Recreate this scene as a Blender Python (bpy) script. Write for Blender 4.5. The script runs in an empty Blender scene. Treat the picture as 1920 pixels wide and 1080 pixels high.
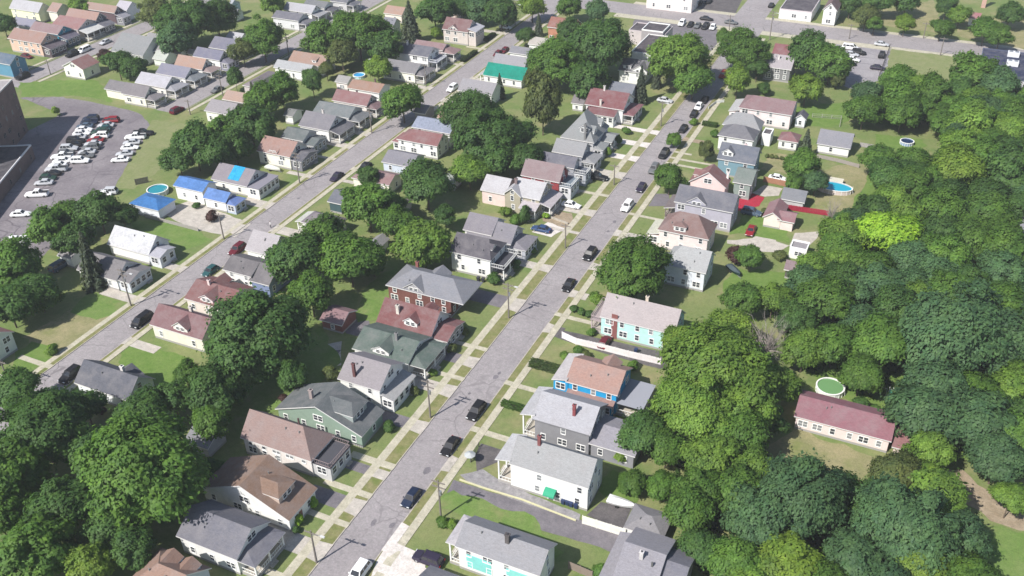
import bpy, math, random
from mathutils import Vector, Matrix
C = bpy.context.scene.collection
SC = bpy.context.scene
R_ = math.radians

# ---------------------------------------------------------------- camera, world, sun, exposure
cam = bpy.data.cameras.new('camera'); camo = bpy.data.objects.new('camera', cam); C.objects.link(camo)
CAM_H, PITCH, ROLL, YAW, FOC = 110.0, 33.613, 1.2758, -25.617, 1809.13
cy, sy = math.cos(R_(YAW)), math.sin(R_(YAW)); cp, sp = math.cos(R_(PITCH)), math.sin(R_(PITCH))
fw = Vector((sy*cp, cy*cp, -sp)); rt = Vector((cy, -sy, 0)); dn = fw.cross(rt)
cr, sr = math.cos(R_(ROLL)), math.sin(R_(ROLL))
rx, dx = rt*cr+dn*sr, dn*cr-rt*sr
m = Matrix((rx, -dx, -fw)).transposed().to_4x4(); m.translation = Vector((0, 0, CAM_H))
camo.matrix_world = m
cam.sensor_fit = 'HORIZONTAL'; cam.sensor_width = 36.0; cam.lens = FOC/1920*36
cam.clip_start = 1; cam.clip_end = 6000
SC.camera = camo

SUN_EL, SUN_AZ = 46.0, 203.0      # sun stands in the south-south-west, shadows fall to the north-north-east
w = bpy.data.worlds.new('World'); SC.world = w; w.use_nodes = True
wn = w.node_tree.nodes; wl = w.node_tree.links
bg = wn.get('Background') or wn.new('ShaderNodeBackground')
sky = wn.new('ShaderNodeTexSky'); sky.sky_type = 'NISHITA'; sky.sun_disc = False
sky.sun_elevation = R_(SUN_EL); sky.sun_rotation = R_(SUN_AZ); sky.dust_density = 1.0; sky.altitude = 200
wl.new(sky.outputs[0], bg.inputs[0]); bg.inputs[1].default_value = 0.085
ld = bpy.data.lights.new('sun', 'SUN'); ld.energy = 4.35; ld.angle = R_(0.55); ld.color = (1.0, 0.955, 0.9)
lo = bpy.data.objects.new('sun', ld); C.objects.link(lo)
sd = Vector((math.sin(R_(SUN_AZ))*math.cos(R_(SUN_EL)), math.cos(R_(SUN_AZ))*math.cos(R_(SUN_EL)), math.sin(R_(SUN_EL))))
lo.rotation_euler = sd.to_track_quat('Z', 'Y').to_euler(); lo.location = (0, 0, 300)
vs = SC.view_settings; vs.view_transform = 'Standard'; vs.look = 'None'; vs.exposure = 0.72; vs.gamma = 1; vs.use_curve_mapping = False
SC.cycles.filter_width = 1.55; SC.cycles.max_bounces = 5; SC.cycles.transparent_max_bounces = 4; SC.cycles.transmission_bounces = 2

# ---------------------------------------------------------------- helpers
class MB:
    """collects polygons and links them as ONE mesh object"""
    def __init__(s): s.v = []; s.f = []; s.mi = []; s.mats = []
    def mat(s, m):
        if m not in s.mats: s.mats.append(m)
        return s.mats.index(m)
    def poly(s, pts, m):
        b = len(s.v); s.v += [tuple(p) for p in pts]; s.f.append(tuple(range(b, b+len(pts)))); s.mi.append(s.mat(m))
    def box(s, x0, x1, y0, y1, z0, z1, m, top=None):
        b = len(s.v); s.v += [(x0,y0,z0),(x1,y0,z0),(x1,y1,z0),(x0,y1,z0),(x0,y0,z1),(x1,y0,z1),(x1,y1,z1),(x0,y1,z1)]
        k = s.mat(m); kt = s.mat(top) if top else k
        for q, kk in (((0,3,2,1),k),((4,5,6,7),kt),((0,1,5,4),k),((1,2,6,5),k),((2,3,7,6),k),((3,0,4,7),k)):
            s.f.append(tuple(b+i for i in q)); s.mi.append(kk)
    def tube(s, a, b_, r0, r1, m, n=6, cap=True):
        a, b_ = Vector(a), Vector(b_); d = (b_-a).normalized()
        u = d.orthogonal().normalized(); w_ = d.cross(u); b = len(s.v); k = s.mat(m)
        for (p, r) in ((a, r0), (b_, r1)):
            for i in range(n):
                t = 2*math.pi*i/n; s.v.append(tuple(p+u*(r*math.cos(t))+w_*(r*math.sin(t))))
        for i in range(n):
            j = (i+1) % n; s.f.append((b+i, b+j, b+n+j, b+n+i)); s.mi.append(k)
        if cap:
            s.f.append(tuple(b+n+i for i in range(n))); s.mi.append(k)
            s.f.append(tuple(b+n-1-i for i in range(n))); s.mi.append(k)
    def mesh(s, name):
        me = bpy.data.meshes.new(name); me.from_pydata(s.v, [], s.f)
        for m in s.mats: me.materials.append(m)
        if len(s.mats) > 1: me.polygons.foreach_set('material_index', s.mi)
        me.update(); return me
    def build(s, name, parent=None, loc=None):
        return link(name, s.mesh(name), parent, loc)

def link(name, data, parent=None, loc=None, rz=0.0):
    o = bpy.data.objects.new(name, data); C.objects.link(o)
    if parent: o.parent = parent
    if loc is not None: o.location = loc
    if rz: o.rotation_euler = (0, 0, rz)
    return o
def thing(name, label, cat, loc=(0,0,0), rz=0.0, group=None):
    o = link(name, None, None, loc, rz); return tag(o, label, cat, group)
def tag(o, label, cat, group=None):
    o['label'] = label; o['category'] = cat
    if group: o['group'] = group
    return o
def struct(o): o['kind'] = 'structure'; return o

MATS = {}
def base_mat(key, col, rough=0.8, spec=0.3, metal=0.0):
    m = bpy.data.materials.new(key); m.use_nodes = True
    b = m.node_tree.nodes['Principled BSDF']
    b.inputs['Base Color'].default_value = (*col, 1); b.inputs['Roughness'].default_value = rough
    b.inputs['Specular IOR Level'].default_value = spec; b.inputs['Metallic'].default_value = metal
    return m, b, m.node_tree.nodes, m.node_tree.links
def plain(name, col, rough=0.7, spec=0.3, metal=0.0):
    k = (name, tuple(col), rough)
    if k not in MATS: MATS[k] = base_mat(name, col, rough, spec, metal)[0]
    return MATS[k]
def noise(n, l, scale, detail=4, rough=0.6, vec=None):
    t = n.new('ShaderNodeTexNoise'); t.inputs['Scale'].default_value = scale; t.inputs['Detail'].default_value = detail
    t.inputs['Roughness'].default_value = rough
    if vec: l.new(vec, t.inputs['Vector'])
    return t.outputs[0]
def ramp(n, l, src, p0, p1, c0=(0,0,0,1), c1=(1,1,1,1)):
    r = n.new('ShaderNodeValToRGB'); e = r.color_ramp.elements
    e[0].position = p0; e[1].position = p1; e[0].color = c0; e[1].color = c1
    l.new(src, r.inputs[0]); return r.outputs[0]
def mix(n, l, fac, a, b, mode='MIX'):
    x = n.new('ShaderNodeMix'); x.data_type = 'RGBA'; x.blend_type = mode
    for s, v in ((0, fac), (6, a), (7, b)):
        if isinstance(v, (int, float)): x.inputs[s].default_value = v
        elif isinstance(v, tuple): x.inputs[s].default_value = (*v[:3], 1)
        else: l.new(v, x.inputs[s])
    return x.outputs[2]
def bump(n, l, b, h, strength=0.3, dist=0.05):
    k = n.new('ShaderNodeBump'); k.inputs['Strength'].default_value = strength; k.inputs['Distance'].default_value = dist
    l.new(h, k.inputs['Height']); l.new(k.outputs[0], b.inputs['Normal'])
def geo_pos(n): return n.new('ShaderNodeNewGeometry').outputs['Position']
def scaled(col, f): return tuple(min(1.0, c*f) for c in col)

def siding(col):
    k = ('siding', tuple(col))
    if k in MATS: return MATS[k]
    m, b, n, l = base_mat('siding', col, 0.65, 0.3)
    pos = geo_pos(n)
    wv = n.new('ShaderNodeTexWave'); wv.wave_type = 'BANDS'; wv.bands_direction = 'Z'; wv.wave_profile = 'SAW'
    wv.inputs['Scale'].default_value = 2.2; wv.inputs['Distortion'].default_value = 0; l.new(pos, wv.inputs['Vector'])
    c1 = mix(n, l, ramp(n, l, noise(n, l, 0.9, 5, 0.6, pos), 0.38, 0.72), col, scaled(col, 0.86))
    c2 = mix(n, l, ramp(n, l, wv.outputs[1], 0.0, 0.16), scaled(col, 0.80), c1)
    l.new(c2, b.inputs['Base Color']); bump(n, l, b, wv.outputs[1], 0.35, 0.03)
    MATS[k] = m; return m
def shingle(col):
    k = ('shingle', tuple(col))
    if k in MATS: return MATS[k]
    col0 = col; col = scaled(col, 0.70)
    m, b, n, l = base_mat('shingle', col, 0.95, 0.08)
    tc = n.new('ShaderNodeTexCoord').outputs['Object']
    pos = geo_pos(n)
    mp = n.new('ShaderNodeMapping'); mp.inputs['Scale'].default_value = (1.2, 1.2, 7.0); l.new(pos, mp.inputs[0])
    tabs = ramp(n, l, noise(n, l, 1.6, 3, 0.7, mp.outputs[0]), 0.32, 0.70)
    c1 = mix(n, l, tabs, scaled(col, 0.84), scaled(col, 1.12))
    stain = ramp(n, l, noise(n, l, 0.45, 6, 0.7, pos), 0.42, 0.70)
    c2 = mix(n, l, stain, c1, mix(n, l, 0.35, c1, (0.24, 0.225, 0.225)))
    fine = noise(n, l, 6.0, 2, 0.5, pos)
    c3 = mix(n, l, 0.35, c2, mix(n, l, 1.0, c2, ramp(n, l, fine, 0.25, 0.8, (0.72,0.72,0.72,1), (1.3,1.3,1.3,1)), 'MULTIPLY'))
    l.new(c3, b.inputs['Base Color']); bump(n, l, b, tabs, 0.25, 0.03)
    MATS[k] = m; return m
def brickmat(col):
    k = ('brickwall', tuple(col))
    if k in MATS: return MATS[k]
    m, b, n, l = base_mat('brickwall', col, 0.85, 0.2)
    pos = geo_pos(n)
    c1 = mix(n, l, ramp(n, l, noise(n, l, 5.0, 3, 0.7, pos), 0.3, 0.7), scaled(col, 0.75), scaled(col, 1.25))
    c2 = mix(n, l, ramp(n, l, noise(n, l, 0.5, 4, 0.6, pos), 0.45, 0.75), c1, scaled(col, 0.7))
    l.new(c2, b.inputs['Base Color']); MATS[k] = m; return m
def surface(name, c0, c1, s0=0.5, s1=6.0, rough=0.92, extra=None, amt=0.5, bumpd=0.0, cracks=0.0):
    k = ('surface', name)
    if k in MATS: return MATS[k]
    m, b, n, l = base_mat(name, c0, rough, 0.15)
    pos = geo_pos(n)
    a = mix(n, l, ramp(n, l, noise(n, l, s0, 6, 0.62, pos), 0.36, 0.66), c0, c1)
    f = ramp(n, l, noise(n, l, s1, 3, 0.7, pos), 0.28, 0.74, (0.78,0.78,0.78,1), (1.22,1.22,1.22,1))
    a = mix(n, l, 0.8, a, mix(n, l, 1.0, a, f, 'MULTIPLY'))
    if extra:
        e = ramp(n, l, noise(n, l, extra[1], 5, 0.65, pos), extra[2], extra[3])
        a = mix(n, l, e, a, extra[0])
    mott = ramp(n, l, noise(n, l, 1.3, 4, 0.7, pos), 0.30, 0.72, (0.84,0.86,0.84,1), (1.14,1.12,1.12,1))
    a = mix(n, l, 1.0, a, mott, 'MULTIPLY')
    if cracks:
        v = n.new('ShaderNodeTexVoronoi'); v.feature = 'DISTANCE_TO_EDGE'; v.inputs['Scale'].default_value = cracks
        wpos = n.new('ShaderNodeVectorMath'); wpos.operation = 'MULTIPLY_ADD'; wpos.inputs[1].default_value = (1.6,1.6,0); l.new(pos, wpos.inputs[2])
        nz = n.new('ShaderNodeTexNoise'); nz.inputs['Scale'].default_value = 0.5; nz.inputs['Detail'].default_value = 5; l.new(pos, nz.inputs['Vector']); l.new(nz.outputs[1], wpos.inputs[0]); l.new(wpos.outputs[0], v.inputs['Vector'])
        gate = ramp(n, l, noise(n, l, 0.06, 3, 0.6, pos), 0.42, 0.60)
        ck = ramp(n, l, v.outputs['Distance'], 0.006, 0.02, (1,1,1,1), (0,0,0,1))
        a = mix(n, l, mix(n, l, 1.0, ck, gate, 'MULTIPLY'), a, scaled(c0, 0.72))
    l.new(a, b.inputs['Base Color'])
    if bumpd: bump(n, l, b, noise(n, l, s1*0.7, 4, 0.7, pos), 0.8, bumpd)
    MATS[k] = m; return m

M_trim = plain('white_trim', (0.78, 0.78, 0.76), 0.6)
M_glass = plain('window_glass', (0.045, 0.05, 0.06), 0.12, 0.6)
M_curt = plain('window_glass_pale', (0.20, 0.21, 0.22), 0.25, 0.5)
M_dark = plain('dark_paint', (0.04, 0.04, 0.045), 0.7)
M_conc = surface('concrete_grey', (0.34,0.31,0.27), (0.42,0.385,0.325), 0.8, 5.0)
M_found = plain('foundation', (0.30, 0.29, 0.28), 0.9)
M_wood = plain('weathered_wood', (0.16, 0.13, 0.11), 0.85)
M_pole = plain('pole_wood', (0.17, 0.15, 0.135), 0.85)
M_metal = plain('grey_metal', (0.35, 0.36, 0.38), 0.45, 0.5, 0.6)
M_rubber = plain('rubber', (0.02, 0.02, 0.02), 0.85)
M_brickred = brickmat((0.30, 0.09, 0.075))
M_bark = plain('bark', (0.11, 0.085, 0.065), 0.95)
M_deadbark = plain('dead_bark', (0.26, 0.23, 0.21), 0.95)
M_asph = surface('asphalt_drive', (0.135,0.125,0.138), (0.175,0.162,0.175), 0.35, 4.0)
M_asphdark = surface('asphalt_dark', (0.085,0.078,0.082), (0.125,0.115,0.115), 0.5, 4.0)
M_road = surface('road_asphalt', (0.245,0.225,0.230), (0.290,0.268,0.272), 0.12, 3.0, extra=((0.195,0.178,0.188), 0.45, 0.56, 0.78), cracks=0.16)
M_walk = surface('sidewalk_concrete', (0.36,0.335,0.26), (0.45,0.42,0.335), 0.7, 5.0)
M_apron = surface('apron_concrete', (0.36,0.33,0.295), (0.455,0.42,0.375), 0.6, 5.0)
M_pad = surface('pale_concrete', (0.52,0.48,0.45), (0.60,0.56,0.53), 0.5, 4.0)
M_gravel = surface('gravel_drive', (0.20,0.19,0.20), (0.29,0.28,0.28), 0.9, 3.0)
M_dirt = surface('dry_earth', (0.24,0.19,0.13), (0.32,0.26,0.19), 0.6, 4.0)
M_lot = surface('parking_asphalt', (0.155,0.138,0.152), (0.225,0.205,0.215), 0.09, 2.5, extra=((0.12,0.11,0.125), 0.22, 0.55, 0.75), cracks=0.12)
M_lotpale = surface('pale_parking_asphalt', (0.235,0.22,0.235), (0.295,0.28,0.29), 0.12, 2.5, cracks=0.12)
M_red = surface('red_painted_ground', (0.34,0.022,0.045), (0.30,0.03,0.05), 0.8, 4.0)
M_verge = surface('verge_grass', (0.145,0.16,0.055), (0.225,0.205,0.105), 0.5, 5.0, extra=((0.125,0.16,0.045), 0.35, 0.5, 0.72))
M_lawn = surface('lawn_grass', (0.105,0.180,0.040), (0.150,0.205,0.065), 0.35, 5.0, extra=((0.19,0.195,0.085), 0.22, 0.55, 0.78))
M_drylawn = surface('dry_lawn', (0.19,0.19,0.09), (0.27,0.24,0.135), 0.25, 4.0, extra=((0.15,0.18,0.055), 0.15, 0.52, 0.72))
M_lush = surface('lush_grass', (0.10,0.172,0.036), (0.135,0.198,0.052), 0.4, 4.0)
M_mown = surface('mown_grass', (0.165,0.195,0.078), (0.205,0.215,0.105), 0.3, 4.0)
M_ground = surface('ground_grass', (0.118,0.172,0.052), (0.185,0.200,0.085), 0.11, 4.5, extra=((0.24,0.215,0.115), 0.10, 0.51, 0.74))

def sheet(name, pts, z, m, label=None):
    """a flat patch of ground, counter-clockwise or not"""
    a = sum(pts[i][0]*pts[(i+1) % len(pts)][1]-pts[(i+1) % len(pts)][0]*pts[i][1] for i in range(len(pts)))
    if a < 0: pts = pts[::-1]
    mb = MB(); mb.poly([(x, y, z) for x, y in pts], m)
    o = struct(mb.build(name))
    if label: o['label'] = label
    return o

# ---------------------------------------------------------------- windows and doors (shared meshes, built facing -Y)
WM = {}
def win_mesh(kind, wd, ht, trim, glass, whole):
    k = (kind, wd, ht, trim.name, glass.name, whole)
    if k in WM: return WM[k]
    f = MB(); t = 0.10; d = 0.07
    f.box(-wd/2-t, -wd/2, -d, 0.02, -t, ht+t, trim); f.box(wd/2, wd/2+t, -d, 0.02, -t, ht+t, trim)
    f.box(-wd/2, wd/2, -d, 0.02, ht, ht+t, trim); f.box(-wd/2, wd/2, -d-0.05, 0.02, -t, 0, trim)
    f.box(-wd/2, wd/2, -d*0.8, 0.01, ht*0.49, ht*0.53, trim)
    if wd > 1.3: f.box(-0.06, 0.06, -d*0.9, 0.015, 0, ht, trim)
    if whole: f.poly([(-wd/2,-0.03,0),(wd/2,-0.03,0),(wd/2,-0.03,ht),(-wd/2,-0.03,ht)], glass)
    g = None
    if not whole:
        p = MB(); p.poly([(-wd/2,-0.03,0),(wd/2,-0.03,0),(wd/2,-0.03,ht),(-wd/2,-0.03,ht)], glass); g = p.mesh('pane')
    WM[k] = (f.mesh('window'), g); return WM[k]
SIDE_ROT = {'S': 0.0, 'E': math.pi/2, 'N': math.pi, 'W': -math.pi/2}
def put_window(parent, side, a, z, plane, wd=0.85, ht=1.4, trim=None, glass=None, whole=False, name='window'):
    """a = coordinate along the wall, plane = the wall's own coordinate"""
    me, g = win_mesh('w', wd, ht, trim or M_trim, glass or M_glass, whole)
    loc = {'S': (a, plane, z), 'N': (a, plane, z), 'E': (plane, a, z), 'W': (plane, a, z)}[side]
    o = link(name, me, parent, loc, SIDE_ROT[side])
    if g: link('pane', g, o)
    return o
DOORM = {}
def put_door(parent, side, a, z, plane, col):
    k = tuple(col)
    if k not in DOORM:
        f = MB(); m = plain('door_paint', col, 0.5)
        f.box(-0.45, 0.45, -0.05, 0.02, 0, 2.05, m); f.box(-0.57, -0.45, -0.08, 0.02, 0, 2.17, M_trim); f.box(0.45, 0.57, -0.08, 0.02, 0, 2.17, M_trim)
        f.box(-0.45, 0.45, -0.08, 0.02, 2.05, 2.17, M_trim); f.box(-0.38, -0.3, -0.09, -0.05, 1.0, 1.1, M_metal)
        DOORM[k] = f.mesh('door')
    loc = {'S': (a, plane, z), 'N': (a, plane, z), 'E': (plane, a, z), 'W': (plane, a, z)}[side]
    return link('door', DOORM[k], parent, loc, SIDE_ROT[side])

# ---------------------------------------------------------------- roofs and walls
def roof_shell(mb, tops, t, mroof, mtrim):
    """closed roof skin: top polygons, lowered copies and fascia along every open edge"""
    key = lambda p: (round(p[0], 3), round(p[1], 3), round(p[2], 3))
    edges = {}
    for f in tops:
        mb.poly(f, mroof); mb.poly([(x, y, z-t) for x, y, z in f][::-1], mtrim)
        for i in range(len(f)):
            a, b = f[i], f[(i+1) % len(f)]; e = (key(a), key(b)); r = (e[1], e[0])
            if r in edges: del edges[r]
            else: edges[e] = (a, b)
    for a, b in edges.values():
        mb.poly([(a[0],a[1],a[2]-t), (b[0],b[1],b[2]-t), b, a], mtrim)
def gable_tops(ax, x0, x1, y0, y1, h, rise, i0, i1):
    if ax == 'x':
        ym = (y0+y1)/2; A = (x0+i0, ym, h+rise); B = (x1-i1, ym, h+rise)
        SW, SE, NE, NW = (x0,y0,h), (x1,y0,h), (x1,y1,h), (x0,y1,h)
        t = [[SW, SE, B, A] if B[0]-A[0] > 0.05 else [SW, SE, A], [NE, NW, A, B] if B[0]-A[0] > 0.05 else [NE, NW, A]]
        if B[0]-A[0] <= 0.05: B = A
        if i1 > 0: t.append([SE, NE, B])
        if i0 > 0: t.append([NW, SW, A])
    else:
        xm = (x0+x1)/2; A = (xm, y0+i0, h+rise); B = (xm, y1-i1, h+rise)
        SW, SE, NE, NW = (x0,y0,h), (x1,y0,h), (x1,y1,h), (x0,y1,h)
        if B[1]-A[1] <= 0.05: B = A
        t = [[SE, NE, B, A] if A != B else [SE, NE, A], [NW, SW, A, B] if A != B else [NW, SW, A]]
        if i0 > 0: t.append([SW, SE, A])
        if i1 > 0: t.append([NE, NW, B])
    return t
def gable_walls(mb, ax, x0, x1, y0, y1, z0, h, rise, i0, i1, t, m, found=None, tops=None):
    """walls up to the underside of the roof; x0..y1 is the wall rectangle"""
    zt = tops if tops is not None else h
    top = h+rise-t-0.03
    S, E, N, W = [[(x0,y0),(x1,y0)], [(x1,y0),(x1,y1)], [(x1,y1),(x0,y1)], [(x0,y1),(x0,y0)]]
    fz = z0+0.45 if found else z0
    for nm, (a, b) in (('S',S), ('E',E), ('N',N), ('W',W)):
        if found: mb.poly([(*a,z0), (*b,z0), (*b,fz), (*a,fz)], found)
        pts = [(*a,fz), (*b,fz), (*b,zt)]
        if ax == 'x' and ((nm == 'E' and i1 == 0) or (nm == 'W' and i0 == 0)): pts.append((a[0], (y0+y1)/2, top))
        if ax == 'y' and ((nm == 'S' and i0 == 0) or (nm == 'N' and i1 == 0)): pts.append(((x0+x1)/2, a[1], top))
        pts.append((*a,zt)); mb.poly(pts, m)
def rail(mb, pts, z0, h, m, step=0.35):
    for (a, b) in zip(pts, pts[1:]):
        L = math.hypot(b[0]-a[0], b[1]-a[1])
        if L < 0.2: continue
        ux, uy = (b[0]-a[0])/L, (b[1]-a[1])/L
        for zz in (z0+0.12, z0+h-0.06): mb.tube((a[0],a[1],zz), (b[0],b[1],zz), 0.05, 0.05, m, 4)
        k = max(2, int(L/step))
        for i in range(k+1):
            x, y = a[0]+ux*L*i/k, a[1]+uy*L*i/k; mb.tube((x,y,z0), (x,y,z0+h), 0.035, 0.035, m, 4)

def V(g, wall, roof, **k): return dict(g=g, wall=wall, roof=roof, **k)
def house(name, label, cat, org, vols, porches=(), dormers=(), chims=(), far=False, group=None, seed=0, door=None, panels=(), win=True, rz=0.0):
    """vols[0] is the main body; every number is in metres, local to org"""
    rng = random.Random(seed*7+13)
    H = thing(name, label, cat, (org[0], org[1], 0), rz, group)
    trim = M_trim; roofs = []
    for vi, v in enumerate(vols):
        ax, x0, x1, y0, y1, h, rise, i0, i1 = v['g']; z0 = v.get('z0', 0.0); t = 0.2; o = v.get('o', 0.35)
        wm = brickmat(v['wall']) if v.get('brick') else siding(v['wall']); rm = shingle(v['roof']) if not v.get('metal') else surface('sheet_roof_%.2f%.2f%.2f' % tuple(v['roof']), scaled(v['roof'], 0.62), scaled(v['roof'], 0.76), 0.4, 2.0, 0.55)
        ci = v.get('cut', (0,0,0,0))   # how far the walls stand back under the roof: W E S N
        wx0, wx1, wy0, wy1 = x0+o+ci[0], x1-o-ci[1], y0+o+ci[2], y1-o-ci[3]
        wmb = MB(); rmb = MB()
        if ax == 'f':
            zt = h; wmb.box(x0, x1, y0, y1, z0, h-0.25, wm)
            rmb.box(x0+0.25, x1-0.25, y0+0.25, y1-0.25, h-0.249, h-0.18, rm)
            pm = plain('parapet', v.get('par', scaled(v['wall'], 1.0)), 0.8)
            for bx in ((x0,x1,y0,y0+0.25), (x0,x1,y1-0.25,y1), (x0,x0+0.25,y0+0.25,y1-0.25), (x1-0.25,x1,y0+0.25,y1-0.25)):
                rmb.box(*bx, h-0.248, h+0.12, pm)
            wx0, wx1, wy0, wy1 = x0, x1, y0, y1
        else:
            half = ((y1-y0) if ax == 'x' else (x1-x0))/2
            sl = rise/max(half, 0.1)
            tops = gable_tops(ax, x0, x1, y0, y1, h, rise, i0, i1)
            roof_shell(rmb, tops, t, rm, plain('fascia', v.get('fas', (0.62,0.61,0.60)), 0.6))
            zt = h-t-0.02+min(sl, 1.2)*o*0.9
            gable_walls(wmb, ax, wx0, wx1, wy0, wy1, z0, h, rise, i0, i1, t, wm, M_found if (z0 == 0 and vi == 0) else None, zt)
        W = wmb.build('wall' if vi == 0 else v.get('wn', 'wing_wall'), H); RF = rmb.build('roof' if vi == 0 else v.get('rn', 'wing_roof'), H)
        roofs.append(RF)
        for (cx, cy_, ctop, cw, col) in [c for c in chims if c[5] == vi] and [c[:5] for c in chims if c[5] == vi]:
            cb = MB(); mm = plain('pipe', col, 0.6) if cw < 0.3 else brickmat(col)
            cb.box(cx-cw/2, cx+cw/2, cy_-cw*0.42, cy_+cw*0.42, h-0.3, ctop, mm)
            if cw >= 0.3:
                cb.box(cx-cw/2-0.07, cx+cw/2+0.07, cy_-cw*0.42-0.07, cy_+cw*0.42+0.07, ctop, ctop+0.14, mm)
                cb.box(cx-cw*0.22, cx+cw*0.22, cy_-cw*0.2, cy_+cw*0.2, ctop+0.13, ctop+0.3, M_dark)
            cb.build('chimney' if cw >= 0.3 else 'vent_pipe', RF)
        if not far and ax != 'f' and x1-x0 > 6 and vi == 0:
            for kq in range(rng.choice((1, 2))):
                u = rng.uniform(0.2, 0.8); q = rng.uniform(0.35, 0.8); pb_ = MB()
                if ax == 'x': vx, vy, vz = x0+u*(x1-x0), y0+q*half, h+rise*q
                else: vx, vy, vz = x1-q*half, y0+u*(y1-y0), h+rise*q
                pb_.tube((vx,vy,vz-0.1), (vx,vy,vz+0.45), 0.09, 0.09, plain('vent_metal', (0.2,0.2,0.2), 0.6), 6); pb_.build('vent_pipe', RF)
        # windows
        ws = v.get('win', 'SENW')
        if not win or not ws: continue
        st = v.get('st', 2 if zt-z0 > 3.75 else 1)
        for side in ws:
            lo_, hi, plane = {'S': (wx0,wx1,wy0), 'N': (wx0,wx1,wy1), 'E': (wy0,wy1,wx1), 'W': (wy0,wy1,wx0)}[side]
            L = hi-lo_
            if L < 2.0: continue
            dens = v.get('wd', 3.3); n = max(1, int(L/dens))
            if side in 'NW' and far: n = max(1, n//2)
            for k in range(st):
                zb = z0+(0.95 if zt-z0 > 2.5 else 0.7)+max(2.15, min(3.2, (zt-z0-0.2)/st))*k
                ht = 1.15 if zt-z0 > 2.6 else 0.9
                if zb+ht+0.15 > zt: zb = zt-ht-0.2
                for i in range(n):
                    if n > 2 and rng.random() < 0.13: continue
                    a = lo_+L*(i+0.5)/n+rng.uniform(-0.35, 0.35)*(L/n-1.2)*0.5
                    wd = rng.choice((0.72, 0.72, 0.72, 1.45)) if L/n > 2.4 else 0.65
                    put_window(H, side, a, zb, plane, wd, ht, plain('window_frame', v['trim'], 0.7) if 'trim' in v else trim, rng.choice((M_glass, M_glass, M_curt)), far)
            gab = (ax == 'x' and ((side == 'E' and i1 == 0) or (side == 'W' and i0 == 0))) or (ax == 'y' and ((side == 'S' and i0 == 0) or (side == 'N' and i1 == 0)))
            if gab and rise > 1.9 and ax != 'f' and v.get('gw', True):
                put_window(H, side, (lo_+hi)/2, zt+0.25, plane, 0.8 if L < 7 else 1.7, min(1.1, rise*0.4), trim, M_glass, far)
    v = vols[0]; ax, x0, x1, y0, y1, h, rise, i0, i1 = v['g']; o = v.get('o', 0.35)
    ci = v.get('cut', (0,0,0,0))
    wx0, wx1, wy0, wy1 = x0+o+ci[0], x1-o-ci[1], y0+o+ci[2], y1-o-ci[3]
    half = ((y1-y0) if ax == 'x' else (x1-x0))/2 if ax != 'f' else 1
    # ---- flat coloured siding panels (a second siding colour nailed on one wall)
    for (side, a0, a1, z0, z1, col) in panels:
        pb = MB(); pm = siding(col)
        bk = col[0] > 0.25 and col[1] < 0.12
        if bk: pm = brickmat(col)
        if side == 'S': pb.box(a0, a1, wy0-(0.4 if bk else 0.05), wy0+0.02, z0, z1, pm)
        if side == 'E': pb.box(wx1-0.02, wx1+0.05, a0, a1, z0, z1, pm)
        pb.build('chimney_breast' if bk else 'siding_panel', H)
    # ---- dormers
    for (side, f, wd, fr, dh, style, wcol) in dormers:
        sl = rise/half; db = MB(); dr = MB(); wm = siding(wcol); rm = shingle(v['roof'])
        # local frame: u along the wall, q distance up the slope from the eave (horizontal)
        q = fr*half
        zf = h+sl*q                      # roof surface at the dormer front
        ze = max(zf+dh, h+0.15)          # dormer eave
        drise = wd*0.36 if style == 'gable' else (wd*0.22 if style == 'hip' else 0.0)
        zr = min(ze+drise, h+rise-0.02)
        qe = min((ze-h)/sl+0.15, half-0.02); qr = min((zr-h)/sl+0.1, half-0.02)
        if side in 'SN': u0 = x0+f*(x1-x0)
        else: u0 = y0+f*(y1-y0)
        def P(u, qq, z):
            if side == 'S': return (u, y0+qq, z)
            if side == 'N': return (u, y1-qq, z)
            if side == 'E': return (x1-qq, u, z)
            return (x0+qq, u, z)
        fl = side in 'NE'
        flip = {'S': 1, 'N': -1, 'E': 1, 'W': -1}[side]
        def poly(mb, pts, m): mb.poly(pts if flip > 0 else pts[::-1], m)
        a, b = u0-wd/2, u0+wd/2; zb = zf-0.35 if fr > 0.02 else h-0.4
        qf = q if fr > 0.02 else o-0.06
        if style == 'gable':
            poly(db, [P(a,qf,zb), P(b,qf,zb), P(b,qf,ze), P(u0,qf,zr-0.1), P(a,qf,ze)], wm)
        else:
            poly(db, [P(a,qf,zb), P(b,qf,zb), P(b,qf,ze), P(a,qf,ze)], wm)
        poly(db, [P(b,qf,zb), P(b,qe,ze-0.05), P(b,qf,ze)], wm)
        poly(db, [P(a,qf,zb), P(a,qf,ze), P(a,qe,ze-0.05)], wm)
        e = 0.22; qo = qf-e; es = drise/(wd/2)*e if wd else 0
        if style == 'gable':
            tops = [[P(b+e,qo,ze-es), P(b+e,qe+0.1,ze-es), P(u0,qr,zr), P(u0,qo,zr)], [P(u0,qo,zr), P(u0,qr,zr), P(a-e,qe+0.1,ze-es), P(a-e,qo,ze-es)]]
        elif style == 'hip':
            ins = min(wd*0.45, 1.6)
            tops = [[P(b+e,qo,ze), P(b+e,qe+0.1,ze), P(u0,qr,zr), P(u0,qo+ins,zr)], [P(u0,qo+ins,zr), P(u0,qr,zr), P(a-e,qe+0.1,ze), P(a-e,qo,ze)], [P(a-e,qo,ze), P(b+e,qo,ze), P(u0,qo+ins,zr)]]
        else:
            zr2 = min(ze+0.5, h+rise-0.05); q2 = min((zr2-h)/sl, half-0.02)
            tops = [[P(a-e,qo,ze), P(b+e,qo,ze), P(b+e,q2,zr2), P(a-e,q2,zr2)]]
        if flip < 0: tops = [t_[::-1] for t_ in tops]
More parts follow.
